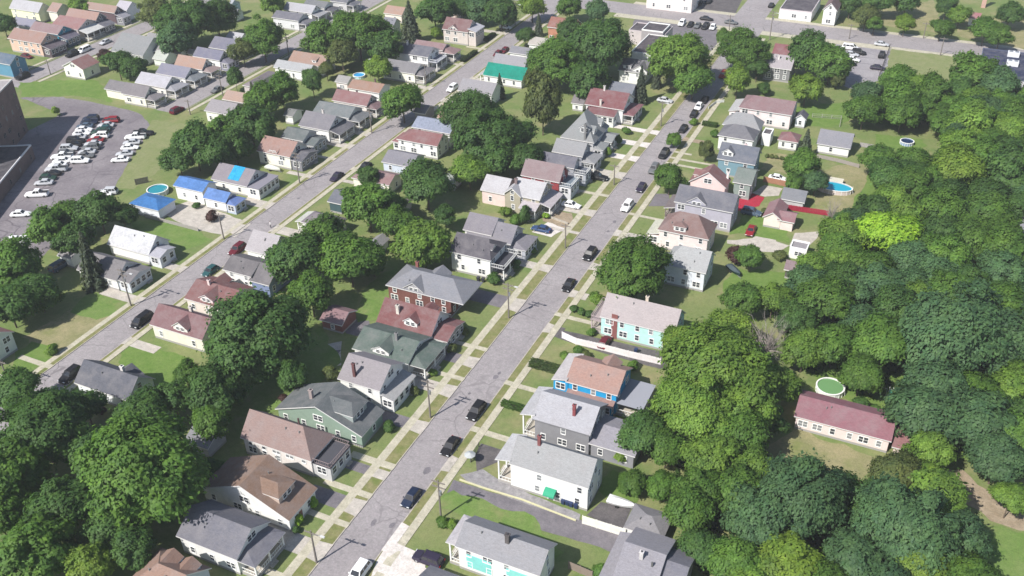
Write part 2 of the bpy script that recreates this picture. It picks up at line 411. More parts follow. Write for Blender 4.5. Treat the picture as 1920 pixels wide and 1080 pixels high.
        roof_shell(dr, tops, 0.13, rm, plain('fascia', v.get('fas', (0.62,0.61,0.60)), 0.6))
        D = db.build('dormer', H); dr.build('dormer_roof', D)
        nw = 1 if wd < 2.6 else 2; zz = max(zf+0.12, h+0.2) if fr > 0.02 else h+0.1
        for i in range(nw):
            u = u0+(0 if nw == 1 else (-0.55 if i == 0 else 0.55))
            pl = {'S': y0+qf, 'N': y1-qf, 'E': x1-qf, 'W': x0+qf}[side]
            put_window(D, side, u, zz, pl, 0.75, max(0.6, min(1.0, ze-zz-0.1)), trim, M_glass, True)
    # ---- porches
    for p in porches:
        side, d, ph, style, roofk = p['s'], p['d'], p['h'], p['style'], p['roof']; f0, f1 = p.get('f', (0.04, 0.96))
        wcol = siding(p.get('wall', v['wall'])); rm = shingle(p.get('rc', v['roof']))
        if side in 'EW': a0, a1, pl = wy0+f0*(wy1-wy0), wy0+f1*(wy1-wy0), (wx1 if side == 'E' else wx0)
        else: a0, a1, pl = wx0+f0*(wx1-wx0), wx0+f1*(wx1-wx0), (wy0 if side == 'S' else wy1)
        out = {'E': 1, 'W': -1, 'S': -1, 'N': 1}[side]
        def Q(a, dd, z): return (pl+out*dd, a, z) if side in 'EW' else (a, pl+out*dd, z)
        def qbox(mb, a0_, a1_, d0, d1, z0, z1, m, top=None):
            A, B = Q(a0_, d0, z0), Q(a1_, d1, z1)
            mb.box(min(A[0],B[0]), max(A[0],B[0]), min(A[1],B[1]), max(A[1],B[1]), z0, z1, m, top)
        pb = MB()
        if style == 'open':
            qbox(pb, a0, a1, -0.04, d, 0, 0.5, M_found, M_conc)
            PO = pb.build('porch', H)
            n = max(2, int((a1-a0)/2.6)+1)
            cb = MB(); qbox(cb, -0.11, 0.11, -0.11, 0.11, 0.5, ph-0.02, plain('column_paint', p.get('cc', (0.72,0.72,0.70)), 0.6))
            for vtx in range(len(cb.v)):     # columns share one mesh centred on their own foot
                x, y, z = cb.v[vtx]; cb.v[vtx] = (x-(pl if side in 'EW' else 0), y-(0 if side in 'EW' else pl), z)
            cme = cb.mesh('column')
            for i in range(n):
                a = a0+0.15+(a1-a0-0.3)*i/(n-1); q_ = Q(a, d-0.15, 0); link('column', cme, PO, (q_[0], q_[1], 0))
            rb = MB(); rail(rb, [Q(a0+0.12, 0.1, 0)[:2], Q(a0+0.12, d-0.15, 0)[:2], Q(a1-0.12, d-0.15, 0)[:2], Q(a1-0.12, 0.1, 0)[:2]], 0.5, 0.85, plain('rail_paint', p.get('cc', (0.72,0.72,0.70)), 0.6), 0.45)
            rb.build('railing', PO)
            sb = MB(); am = (a0+a1)/2; qbox(sb, am-0.7, am+0.7, d, d+0.35, 0, 0.34, M_conc); qbox(sb, am-0.7, am+0.7, d+0.35, d+0.7, 0, 0.17, M_conc); sb.build('step', PO)
        else:
            qbox(pb, a0, a1, -0.04, d, 0, ph-0.1, wcol); PO = pb.build('porch', H)
            side_n = max(2, int((a1-a0)/1.5))
            for i in range(side_n):
                a = a0+(a1-a0)*(i+0.5)/side_n; q_ = Q(a, d, 0)
                put_window(PO, side, a, ph-1.75, q_[0] if side in 'EW' else q_[1], min(1.0, (a1-a0)/side_n-0.4), 1.25, trim, M_glass, True)
            es = 'S' if side in 'EW' else 'E'; q_ = Q(a0 if es == 'S' else a1, d/2, 0)
            put_window(PO, es, q_[0] if es == 'S' else q_[1], ph-1.75, q_[1] if es == 'S' else q_[0], min(1.6, d-0.7), 1.25, trim, M_glass, True)
            if side in 'EW': sb = MB(); am = a0+(a1-a0)*0.8; qbox(sb, am-0.6, am+0.6, d, d+0.6, 0, 0.3, M_conc); sb.build('step', PO)
        ro = 0.3; rb = MB(); fm = plain('fascia', p.get('fas', (0.62,0.61,0.60)), 0.6)
        rr = p.get('rise', 0.28*d); A0, A1 = a0-ro, a1+ro
        if roofk == 'shed': tops = [[Q(A0,d+ro,ph), Q(A1,d+ro,ph), Q(A1,0.0,ph+rr), Q(A0,0.0,ph+rr)]]
        elif roofk == 'hip':
            ins = min(d*0.8, (A1-A0)*0.3)
            tops = [[Q(A0,d+ro,ph), Q(A1,d+ro,ph), Q(A1-ins,0.0,ph+rr), Q(A0+ins,0.0,ph+rr)], [Q(A0,0.0,ph), Q(A0,d+ro,ph), Q(A0+ins,0.0,ph+rr)], [Q(A1,d+ro,ph), Q(A1,0.0,ph), Q(A1-ins,0.0,ph+rr)]]
        elif roofk == 'gable':
            am = (A0+A1)/2; rr = p.get('rise', 0.3*(A1-A0)/2)
            tops = [[Q(A0,0,ph), Q(A0,d+ro,ph), Q(am,d+ro,ph+rr), Q(am,0,ph+rr)], [Q(am,0,ph+rr), Q(am,d+ro,ph+rr), Q(A1,d+ro,ph), Q(A1,0,ph)]]
            gb = MB(); g = [Q(a0+0.1,d-0.02,ph-0.12), Q(a1-0.1,d-0.02,ph-0.12), Q(am,d-0.02,ph+rr-0.25)]
            gb.poly(g if side in 'ES' else g[::-1], wcol); gb.build('porch_gable', PO)
        else: tops = None
        if tops:
            if side in 'WN':
                pass
            nz = tops[0]; e1 = Vector(nz[1])-Vector(nz[0]); e2 = Vector(nz[2])-Vector(nz[0])
            if e1.cross(e2).z < 0: tops = [t_[::-1] for t_ in tops]
            roof_shell(rb, tops, 0.14, rm, fm); rb.build('porch_roof', PO)
        else:            # flat deck with a railing round it
            qbox(rb, a0-0.15, a1+0.15, 0.0, d+0.15, ph-0.098, ph, plain('deck', p.get('rc', (0.07,0.07,0.08)), 0.8)); rb.build('porch_roof', PO)
            if roofk == 'deck':
                kb = MB(); rail(kb, [Q(a0, 0.1, 0)[:2], Q(a0, d, 0)[:2], Q(a1, d, 0)[:2], Q(a1, 0.1, 0)[:2]], ph, 0.95, plain('rail_paint', p.get('cc', (0.72,0.72,0.70)), 0.6), 0.4); kb.build('railing', PO)
    if door:
        side, f, col = door
        lo_, hi, plane = {'S': (wx0,wx1,wy0), 'N': (wx0,wx1,wy1), 'E': (wy0,wy1,wx1), 'W': (wy0,wy1,wx0)}[side]
        put_door(H, side, lo_+f*(hi-lo_), 0.05, plane, col)
    return H

# ---------------------------------------------------------------- vegetation
import numpy as np
def leafmat(name='leaves', trans=0.46, vary=0.30):
    m, b, n, l = base_mat(name, (0.06,0.1,0.03), 0.6, 0.3)
    oi = n.new('ShaderNodeObjectInfo'); at = n.new('ShaderNodeAttribute'); at.attribute_name = 'tint'
    r = ramp(n, l, at.outputs['Fac'], 0.0, 1.0, (1-vary, 1-vary, 1-vary*0.8, 1), (1+vary*1.1, 1+vary, 1+vary*0.55, 1))
    pos = geo_pos(n)
    big = ramp(n, l, noise(n, l, 0.42, 5, 0.68, pos), 0.3, 0.72, (0.68,0.78,0.84,1), (1.34,1.2,1.0,1))
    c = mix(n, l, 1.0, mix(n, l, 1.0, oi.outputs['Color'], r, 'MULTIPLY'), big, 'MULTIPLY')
    l.new(c, b.inputs['Base Color'])
    t = n.new('ShaderNodeBsdfTranslucent'); l.new(mix(n, l, 1.0, c, (1.15,1.25,0.55), 'MULTIPLY'), t.inputs[0])
    mx = n.new('ShaderNodeMixShader'); mx.inputs[0].default_value = trans
    out = n['Material Output']; l.new(b.outputs[0], mx.inputs[1]); l.new(t.outputs[0], mx.inputs[2]); l.new(mx.outputs[0], out.inputs[0])
    return m
M_leaf = leafmat()
def cards(P, N, S, rng, elong=1.4, tint=None, droop=0.0, lean=None, VN=None):
    """leaf clumps: one bent four-sided leaf spray per point"""
    n = len(P); N = N/np.linalg.norm(N, axis=1, keepdims=True)
    A = rng.normal(size=(n,3)); A[:,2] -= droop
    if lean is not None: A = A*0.7+lean*0.8
    U = A-(A*N).sum(1)[:,None]*N; U /= np.linalg.norm(U, axis=1, keepdims=True)
    V = np.cross(N, U); s = S[:,None]
    v = np.empty((n,4,3)); k = 0.30
    v[:,0] = P-U*s*elong*0.5; v[:,1] = P-V*s*0.5+N*s*k*0.3; v[:,2] = P+U*s*elong*0.5-N*s*k; v[:,3] = P+V*s*0.5+N*s*k*0.3
    me = bpy.data.meshes.new('leaves'); me.vertices.add(n*4); me.loops.add(n*4); me.polygons.add(n)
    me.vertices.foreach_set('co', v.ravel()); me.loops.foreach_set('vertex_index', np.arange(n*4, dtype=np.int32))
    me.polygons.foreach_set('loop_start', np.arange(0, n*4, 4, dtype=np.int32)); me.polygons.foreach_set('loop_total', np.full(n, 4, dtype=np.int32))
    at = me.attributes.new('tint', 'FLOAT', 'FACE'); at.data.foreach_set('value', (rng.random(n) if tint is None else tint).astype(np.float32))
    me.materials.append(M_leaf); me.update(calc_edges=True)
    if VN is not None:      # leaf sprays shade as soft boughs: normals follow the bough they grow on
        VN = VN/np.linalg.norm(VN, axis=1, keepdims=True); me.polygons.foreach_set('use_smooth', np.ones(n, dtype=bool))
        me.normals_split_custom_set_from_vertices(np.repeat(VN, 4, axis=0).tolist())
    return me
def crown_mesh(seed, n=10000, lobes=54, size=0.068, tall=0.92, spread=0.74, r0=0.18, r1=0.33):
    """an irregular crown: many overlapping boughs of leaf sprays round a looser core"""
    rng = np.random.default_rng(seed); L = []
    ph = rng.uniform(0, 6.28, 6)
    while len(L) < lobes:
        p = rng.normal(size=3); p /= np.linalg.norm(p)
        if p[2] < -0.62: continue
        th = math.atan2(p[1], p[0]); out = 1+0.13*math.sin(2*th+ph[0])+0.09*math.sin(3*th+ph[1]+p[2]*3)+0.07*math.sin(5*th+ph[2])
        f = spread*out*(rng.uniform(0.90, 1.06) if len(L) % 4 else rng.uniform(0.55, 0.85))
        L.append((p*f*np.array([1,1,tall*(1.0 if p[2] > 0 else 0.8)]), rng.uniform(r0, r1)))
    for q in ((0,0,0.1),(0.2,0.1,-0.2),(-0.2,-0.1,0.25)): L.append((np.array(q), 0.46))
    C_ = np.array([a for a, b in L]); Rr = np.array([b for a, b in L]); lt = rng.uniform(-0.24, 0.24, len(L))
    w_ = Rr**2; idx = rng.choice(len(L), size=n*4, p=w_/w_.sum())
    D = rng.normal(size=(n*4,3)); D[:,2] += 0.25; D /= np.linalg.norm(D, axis=1, keepdims=True)
    wob = 1+0.22*np.sin(D[:,0]*7+idx)*np.sin(D[:,1]*6+idx*2)+0.1*rng.normal(size=n*4)
    P = C_[idx]+D*(Rr[idx]*rng.uniform(0.72, 1.08, n*4)*wob)[:,None]*np.array([1.08,1.08,0.86])
    dist = np.linalg.norm(P[:,None,:]-C_[None], axis=2)/Rr[None]
    dist[np.arange(n*4), idx] = 9
    keep = np.where(dist.min(1) > 0.74)[0][:n]
    P, D, idx = P[keep], D[keep], idx[keep]
    st = rng.random(len(P)) < 0.08; P[st] *= rng.uniform(1.03, 1.17, (st.sum(), 1))      # stray twigs beyond the outline
    out = P/np.linalg.norm(P, axis=1, keepdims=True)
    N = 0.45*D+0.35*out+rng.normal(scale=0.42, size=D.shape)+np.array([0,0,0.62])
    S = size*rng.uniform(0.6, 1.4, len(P))
    return cards(P, N, S, rng, elong=1.75, tint=np.clip(rng.random(len(P))*0.7+0.15+lt[idx], 0, 1), droop=0.6, lean=out, VN=0.42*D+0.50*out+rng.normal(scale=0.20, size=D.shape)+np.array([0,0,0.42]))
def conifer_mesh(seed, n=3600, tiers=13):
    rng = np.random.default_rng(seed); P = []; N = []; S = []
    for i in range(n):
        t = rng.random()**0.7; t = 1-t                    # 0 bottom .. 1 top
        tier = (int(t*tiers)+rng.uniform(0, 0.55))/tiers
        r = (1-tier)**0.85*rng.uniform(0.25, 1.0)**0.6; th = rng.uniform(0, 2*math.pi)
        k = int(t*tiers); arm = math.cos(th*(6+k % 3)+k*1.7); r *= 0.78+0.26*arm
        P.append((r*math.cos(th), r*math.sin(th), tier*2.0-1.0-0.16*r)); N.append((math.cos(th)*0.45+rng.normal()*0.3, math.sin(th)*0.45+rng.normal()*0.3, 0.9)); S.append(0.13*rng.uniform(0.6, 1.3)*(1.1-0.5*tier))
    return cards(np.array(P), np.array(N), np.array(S), rng, elong=2.0, droop=1.0)
def hedge_mesh(seed, n=1500):
    rng = np.random.default_rng(seed); P = rng.uniform(-1, 1, (n,3)); f = rng.integers(0, 5, n); N = np.zeros((n,3))
    for i in range(n):
        k = f[i]; a = (0,0,1,1,2)[k]; sg = (1,-1,1,-1,1)[k]; P[i,a] = sg*rng.uniform(0.86, 1.05); N[i,a] = sg
    N += rng.normal(scale=0.6, size=N.shape)+np.array([0,0,0.3])
    return cards(P, N, 0.17*rng.uniform(0.6, 1.4, n), rng)
CROWNS = [crown_mesh(11), crown_mesh(12, lobes=36, r0=0.18, r1=0.36), crown_mesh(13, lobes=60, r0=0.13, r1=0.27, spread=0.78),
          crown_mesh(14, tall=1.05), crown_mesh(15, lobes=32, r0=0.18, r1=0.38, spread=0.7), crown_mesh(16, lobes=52, tall=0.85, spread=0.78), crown_mesh(17, lobes=42, tall=1.0)]
BIGCROWNS = [crown_mesh(21, 26000, 90, size=0.043, r0=0.11, r1=0.25, spread=0.8), crown_mesh(22, 26000, 80, size=0.043, r0=0.12, r1=0.27, spread=0.78), crown_mesh(23, 26000, 100, size=0.043, r0=0.1, r1=0.24, spread=0.8, tall=0.85)]
SMALLCROWNS = [crown_mesh(31, 1700, 16, size=0.14, r0=0.24, r1=0.42, spread=0.62), crown_mesh(32, 1700, 13, size=0.14, r0=0.26, r1=0.45, spread=0.58)]
CONIFERS = [conifer_mesh(41), conifer_mesh(42)]
HEDGES = [hedge_mesh(51), hedge_mesh(52)]
def branch_mesh(seed, levels=4, mat=None, spread=0.75, name='trunk', dead=False):
    """tapered trunk and limbs inside the unit crown; z from 0 (ground) to about 2.6"""
    rng = random.Random(seed); mb = MB()
    def grow(p, d, L, r, k):
        q = p+d*L; mb.tube(p, q, r, r*0.66, mat, 6 if k > 2 else 4, False)
        if k == 0: return
        for i in range(rng.choice((2,3)) if k < levels else 4):
            nd = (d+Vector((rng.uniform(-1,1), rng.uniform(-1,1), rng.uniform(-0.25 if dead else -0.1, 0.6)))*spread).normalized()
            grow(q-d*L*0.12*rng.random(), nd, L*rng.uniform(0.58, 0.82), r*0.6, k-1)
    grow(Vector((0,0,-0.05)), Vector((rng.uniform(-0.05,0.05), rng.uniform(-0.05,0.05), 1)).normalized(), 0.85, 0.075, levels)
    return mb.mesh(name)
TRUNKS = [branch_mesh(61, 2, M_bark), branch_mesh(62, 2, M_bark), branch_mesh(63, 2, M_bark)]
def bare_mesh(seed, n=30):
    """a bare dead crown: a short bole and many long forked limbs fanning up and out"""
    rng = random.Random(seed); mb = MB(); mb.tube((0,0,-0.05), (0.02,0,0.8), 0.07, 0.05, M_deadbark, 7, False)
    for i in range(n):
        th = rng.uniform(0, 6.28); el = rng.uniform(0.25, 1.35); p = Vector((0.02, 0, rng.uniform(0.55, 0.85)))
        d = Vector((math.cos(th)*math.cos(el), math.sin(th)*math.cos(el), math.sin(el))); r = 0.026
        for k in range(4):
            q = p+d*rng.uniform(0.32, 0.46); mb.tube(p, q, r, r*0.66, M_deadbark, 4, False)
            for j in range(3):
                s = p+(q-p)*rng.random(); e = (d+Vector((rng.uniform(-1,1), rng.uniform(-1,1), rng.uniform(-.6,.5)))*0.8).normalized(); m_ = s+e*rng.uniform(0.2, 0.42)
                mb.tube(s, m_, r*0.5, r*0.25, M_deadbark, 3, False)
                e2 = (e+Vector((rng.uniform(-1,1), rng.uniform(-1,1), rng.uniform(-.7,.4)))*0.7).normalized(); mb.tube(s+(m_-s)*0.5, s+(m_-s)*0.5+e2*0.24, r*0.3, r*0.15, M_deadbark, 3, False)
            p = q; r *= 0.66; d = (d+Vector((rng.uniform(-.3,.3), rng.uniform(-.3,.3), rng.uniform(-.3,.12)))).normalized()
    return mb.mesh('branches')
DEADS = [bare_mesh(71), bare_mesh(72)]
def polemesh(mat, taper=0.4):
    mb = MB(); mb.tube((0,0,-0.02), (0,0,1), 1.0, taper, mat, 7); return mb.mesh('trunk')
STEM = polemesh(M_bark, 0.25)
TREEN = [0]
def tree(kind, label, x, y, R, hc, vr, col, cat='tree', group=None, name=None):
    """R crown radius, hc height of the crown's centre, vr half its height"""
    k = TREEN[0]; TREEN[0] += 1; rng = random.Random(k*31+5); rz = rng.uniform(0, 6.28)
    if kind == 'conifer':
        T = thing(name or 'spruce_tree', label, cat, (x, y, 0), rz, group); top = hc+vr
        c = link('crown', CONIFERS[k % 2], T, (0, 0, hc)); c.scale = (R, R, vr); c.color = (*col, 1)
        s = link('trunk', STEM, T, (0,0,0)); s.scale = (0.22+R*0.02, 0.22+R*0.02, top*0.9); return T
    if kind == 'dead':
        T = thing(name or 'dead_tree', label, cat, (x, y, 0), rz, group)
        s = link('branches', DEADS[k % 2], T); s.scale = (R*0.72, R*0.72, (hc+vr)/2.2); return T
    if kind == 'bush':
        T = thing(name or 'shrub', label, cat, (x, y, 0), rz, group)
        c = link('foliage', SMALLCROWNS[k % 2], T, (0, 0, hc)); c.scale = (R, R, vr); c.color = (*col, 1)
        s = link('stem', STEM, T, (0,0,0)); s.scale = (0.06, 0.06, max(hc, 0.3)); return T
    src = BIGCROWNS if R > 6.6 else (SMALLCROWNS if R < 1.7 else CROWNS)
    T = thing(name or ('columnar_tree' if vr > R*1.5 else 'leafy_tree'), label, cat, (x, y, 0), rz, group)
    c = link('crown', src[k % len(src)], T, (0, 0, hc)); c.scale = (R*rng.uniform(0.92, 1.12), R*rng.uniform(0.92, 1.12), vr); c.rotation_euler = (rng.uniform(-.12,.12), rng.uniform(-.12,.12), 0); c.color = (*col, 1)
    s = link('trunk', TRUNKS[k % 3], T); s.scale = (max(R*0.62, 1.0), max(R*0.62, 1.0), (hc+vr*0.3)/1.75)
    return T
def hedge(label, x, y, lx, ly, h, col, rz=0.0, group=None):
    T = thing('hedge', label, 'hedge', (x, y, 0), rz, group)
    c = link('foliage', HEDGES[TREEN[0] % 2], T, (0,0,h/2)); c.scale = (lx/2, ly/2, h/2); c.color = (*col, 1)
    s = MB(); s.box(-lx*0.46, lx*0.46, -ly*0.3, ly*0.3, 0, h*0.5, plain('hedge_twigs', (0.04,0.035,0.025), 0.95)); s.build('stem', T); TREEN[0] += 1
    return T

# ---------------------------------------------------------------- vehicles
CARM = {}
def car_parts(kind, col):
    k = (kind, tuple(col))
    if k in CARM: return CARM[k]
    pm = plain('car_paint', col, 0.5, 0.25); gl = plain('car_glass', (0.02,0.022,0.026), 0.06, 0.7)
    D = {  # length, width, belt height, roof height, cabin stations (front base, front top, rear top, rear base), hood height front
        'sedan': (4.65, 1.82, 0.88, 1.44, (0.95, 0.25, -1.05, -1.75), 0.66),
        'hatch': (4.15, 1.76, 0.92, 1.50, (0.95, 0.30, -1.45, -1.95), 0.70),
        'suv':   (4.75, 1.92, 1.08, 1.76, (1.05, 0.45, -1.85, -2.25), 0.86),
        'van':   (5.10, 1.98, 1.10, 1.80, (1.75, 0.85, -2.20, -2.48), 0.84),
        'pickup':(5.60, 1.98, 1.08, 1.82, (0.95, 0.35, -0.85, -1.10), 0.90),
    }[kind]
    L, W, zb, zr, (a, b, c, d), zh = D; h = L/2; w_ = W/2
    mb = MB(); dk = plain('car_trim', (0.025,0.025,0.027), 0.6)
    st = [(h, 0.72, zh*0.62), (h-0.10, 0.90, zh*0.84), (h-0.55, 0.985, zh), (a, 1.0, zb-0.03), (0, 1.0, zb), (d, 1.0, zb), (-h+0.45, 0.985, zb-0.02 if kind != 'sedan' else zb-0.04), (-h+0.08, 0.93, zb*0.86), (-h, 0.78, zb*0.60)]
    rings = []
    for (x, f, zt) in st:
        ww = w_*f; low = 0.24 if abs(x) < h-0.3 else 0.34
        rings.append([(x,-ww*0.94,low), (x,-ww,low+0.18), (x,-ww,zt*0.78), (x,-ww*0.86,zt), (x,0,zt+0.03), (x,ww*0.86,zt), (x,ww,zt*0.78), (x,ww,low+0.18), (x,ww*0.94,low)])
    for r0_, r1_ in zip(rings, rings[1:]):
        for i in range(8): mb.poly([r0_[i+1], r0_[i], r1_[i], r1_[i+1]][::-1], pm)
        mb.poly([r0_[0], r0_[8], r1_[8], r1_[0]][::-1], dk)
    mb.poly(rings[0], pm); mb.poly(rings[-1][::-1], pm)
    wb, wt = w_*0.90, w_*0.70
    base = [(a,-wb,zb-0.04), (d,-wb,zb-0.04), (d,wb,zb-0.04), (a,wb,zb-0.04)]; top = [(b,-wt,zr-0.05), (c,-wt,zr-0.05), (c,wt,zr-0.05), (b,wt,zr-0.05)]
    for i in range(4):
        j = (i+1) % 4; mb.poly([base[j], base[i], top[i], top[j]], pm)
    cx = (b+c)/2; rt_ = [(b-0.16,-wt+0.2,zr), (c+0.2,-wt+0.2,zr-0.02), (c+0.2,wt-0.2,zr-0.02), (b-0.16,wt-0.2,zr)]
    for i in range(4):
        j = (i+1) % 4; mb.poly([top[j], top[i], rt_[i], rt_[j]], pm)
    mb.poly(rt_[::-1], pm)
    if kind == 'pickup':
        mb.box(-h+0.12, d-0.1, -w_*0.78, w_*0.78, zb-0.02, zb+0.04, dk)
        mb.box(-h+0.05, d-0.05, -w_*0.95, -w_*0.8, zb-0.1, zb+0.12, pm); mb.box(-h+0.05, d-0.05, w_*0.8, w_*0.95, zb-0.1, zb+0.12, pm)
    mb.box(h-0.09, h+0.02, -w_*0.55, w_*0.55, 0.36, zh*0.66, dk)
    body = mb.mesh('body')
    def lerp(p, q, t): return tuple(p[i]+(q[i]-p[i])*t for i in range(3))
    def pane(p0, p1, q1, q0, off, m0=0.08, m1=0.9, s=0.08):
        A, B = lerp(p0, q0, m0), lerp(p1, q1, m0); Cc, Dd = lerp(p1, q1, m1), lerp(p0, q0, m1)
        pts = [lerp(A,B,s), lerp(B,A,s), lerp(Cc,Dd,s), lerp(Dd,Cc,s)]; g = MB()
        g.poly([tuple(p[i]+off[i] for i in range(3)) for p in pts], gl); return g
    ws = pane(base[0], base[3], top[3], top[0], (0.012,0,0.012)).mesh('windshield')
    rw = pane(base[2], base[1], top[1], top[2], (-0.012,0,0.012)).mesh('rear_window')
    def sidew(sgn):
        i0_, i1_ = (0,1) if sgn < 0 else (3,2); g = MB()
        cuts = [(0.05,0.36),(0.40,0.70),(0.74,0.95)] if kind in ('suv','van','hatch') else ([(0.06,0.50),(0.55,0.95)])
        for (s0, s1) in cuts:
            A, B = lerp(base[i0_], base[i1_], s0), lerp(base[i0_], base[i1_], s1); T0, T1 = lerp(top[i0_], top[i1_], s0), lerp(top[i0_], top[i1_], s1)
            q = [lerp(A,T0,0.12), lerp(B,T1,0.12), lerp(B,T1,0.88), lerp(A,T0,0.88)]; q = [(x, y+0.012*sgn, z+0.004) for x, y, z in q]
            g.poly(q if sgn < 0 else q[::-1], gl)
        return g.mesh('side_window')
    sw = [sidew(-1), sidew(1)]
    wh = MB(); wh.tube((0,-0.11,0), (0,0.11,0), 0.33, 0.33, M_rubber, 14); wheel = wh.mesh('wheel')
    rm_ = MB(); rm_.tube((0,-0.118,0), (0,0.118,0), 0.20, 0.20, plain('wheel_rim', (0.45,0.46,0.48), 0.35, 0.5, 0.7), 10); rim = rm_.mesh('rim')
    hl = MB(); hl.box(-0.05, 0.02, -0.19, 0.19, -0.07, 0.07, plain('headlight_lens', (0.75,0.77,0.78), 0.15)); hlm = hl.mesh('headlight')
    tl = MB(); tl.box(-0.02, 0.05, -0.15, 0.15, -0.09, 0.09, plain('tail_lens', (0.30,0.015,0.015), 0.25)); tlm = tl.mesh('tail_light')
    mi = MB(); mi.box(-0.08, 0.08, -0.09, 0.09, -0.06, 0.06, pm); mim = mi.mesh('wing_mirror')
    CARM[k] = dict(body=body, ws=ws, rw=rw, sw=sw, wheel=wheel, rim=rim, hl=hlm, tl=tlm, mi=mim, L=L, W=W, a=a, zb=zb, zh=zh); return CARM[k]
def vehicle(kind, label, x, y, rz, col, group=None, z=0.006, far=False):
    """rz: heading of the bonnet, 0 = +X"""
    p = car_parts(kind, col)
    cat = {'van': 'van', 'pickup': 'pickup truck', 'suv': 'car', 'sedan': 'car', 'hatch': 'car'}[kind]
    T = thing({'van': 'parked_van', 'pickup': 'pickup_truck'}.get(kind, 'parked_car'), label, cat, (x, y, z), rz, group)
    link('body', p['body'], T); link('windshield', p['ws'], T); link('rear_window', p['rw'], T)
    for g in p['sw']: link('side_window', g, T)
    xw = p['L']/2-0.88; yw = p['W']/2-0.12
    for sx in (1,-1):
        for s2 in (1,-1):
            o = link('wheel', p['wheel'], T, (sx*xw, s2*yw, 0.33))
            if not far: link('rim', p['rim'], o)
    if not far:
        for s2 in (1,-1):
            link('headlight', p['hl'], T, (p['L']/2-0.05, s2*p['W']*0.34, p['zh']*0.78)); link('tail_light', p['tl'], T, (-p['L']/2+0.02, s2*p['W']*0.38, p['zb']*0.74))
            link('wing_mirror', p['mi'], T, (p['a']-0.25, s2*(p['W']/2+0.05), p['zb']+0.02))
    return T

# ---------------------------------------------------------------- street furniture, fences, pools and small things
POLEM = {}
def utility_pole(label, x, y, h, arm=0.0, lamp=None, metal=False, group=None):
    T = thing('street_lamp' if metal else 'utility_pole', label, 'street lamp' if metal else 'utility pole', (x, y, 0), 0, group)
    mt = M_metal if metal else M_pole
    mb = MB(); mb.tube((0,0,-0.05), (0,0,h), 0.17 if not metal else 0.11, 0.11 if not metal else 0.07, mt, 8); mb.build('pole', T)
    if not metal:
        for zz in ((h-0.5, h-1.5) if h > 7.5 else (h-0.5,)):
            cb = MB(); cb.box(-1.15, 1.15, -0.07, 0.07, zz-0.07, zz+0.07, M_pole); c = cb.build('crossarm', T)
            ib = MB()
            for xx in (-1.0, -0.4, 0.4, 1.0): ib.tube((xx,0,zz+0.07), (xx,0,zz+0.27), 0.05, 0.035, plain('insulator', (0.3,0.27,0.25), 0.3), 6)
            ib.build('insulators', c)
        if h > 7:
            tb = MB(); tb.tube((0.28,0,h-3.0), (0.28,0,h-2.2), 0.2, 0.2, M_metal, 8); tb.build('transformer', T)
    if lamp:
        lb = MB(); lb.tube((0,0,h*0.86), (lamp*0.6,0,h*0.9+0.3), 0.045, 0.04, M_metal, 5); lb.tube((lamp*0.6,0,h*0.9+0.3), (lamp,0,h*0.9+0.3), 0.04, 0.04, M_metal, 5); A = lb.build('lamp_arm', T)
        hb = MB(); sgn = 1 if lamp > 0 else -1; hb.box(min(lamp,lamp+sgn*0.7), max(lamp,lamp+sgn*0.7), -0.14, 0.14, h*0.9+0.22, h*0.9+0.4, plain('lamp_head', (0.5,0.5,0.5), 0.4)); hb.build('lamp_head', A)
    return T
def fence(label, pts, h, col, step=2.4, name='fence', solid=True, z=0.0, th=0.06):
    T = thing(name, label, 'fence', (pts[0][0], pts[0][1], z)); m = siding(col) if solid else plain('fence_wire', col, 0.6); pmt = plain('fence_post', scaled(col, 0.92), 0.7)
    px, py = pts[0]; pm_ = MB(); pm_.box(-0.06, 0.06, -0.06, 0.06, 0, h+0.1, pmt); pme = pm_.mesh('post')
    for (a, b) in zip(pts, pts[1:]):
        L = math.hypot(b[0]-a[0], b[1]-a[1]); n = max(1, round(L/step)); rz = math.atan2(b[1]-a[1], b[0]-a[0]); s = L/n
        pb = MB()
        if solid:
            k = 8
            for i in range(k):
                pb.box(0.07+(s-0.14)*i/k, 0.07+(s-0.14)*(i+0.93)/k, -th/2, th/2, 0.06, h+(0.03 if i % 2 else 0), m)
            pb.box(0.06, s-0.06, -th/2-0.02, th/2+0.02, h*0.8, h*0.86, m); pb.box(0.06, s-0.06, -th/2-0.02, th/2+0.02, h*0.18, h*0.24, m)
        else:
            for zz in (0.1, h*0.5, h): pb.tube((0.05,0,zz), (s-0.05,0,zz), 0.025, 0.025, m, 4)
            for i in range(12): pb.tube((0.05+(s-0.1)*i/11,0,0.1), (0.05+(s-0.1)*i/11,0,h), 0.012, 0.012, m, 3, False)
        pme2 = pb.mesh('panel')
        for i in range(n):
            x, y = a[0]+(b[0]-a[0])*i/n-px, a[1]+(b[1]-a[1])*i/n-py
            link('panel', pme2, T, (x, y, 0), rz); link('post', pme, T, (x, y, 0), rz)
        link('post', pme, T, (b[0]-px, b[1]-py, 0), rz)
    return T
def low_wall(label, pts, h, w_, m, name='low_wall'):
    T = thing(name, label, 'wall', (pts[0][0], pts[0][1], 0))
    for (a, b) in zip(pts, pts[1:]):
        L = math.hypot(b[0]-a[0], b[1]-a[1]); n = max(1, round(L/1.5)); bb = MB(); bb.box(0, L/n-0.02, -w_/2, w_/2, 0, h, m); me = bb.mesh('block')
        for i in range(n): link('block', me, T, (a[0]+(b[0]-a[0])*i/n-pts[0][0], a[1]+(b[1]-a[1])*i/n-pts[0][1], 0), math.atan2(b[1]-a[1], b[0]-a[0]))
    return T
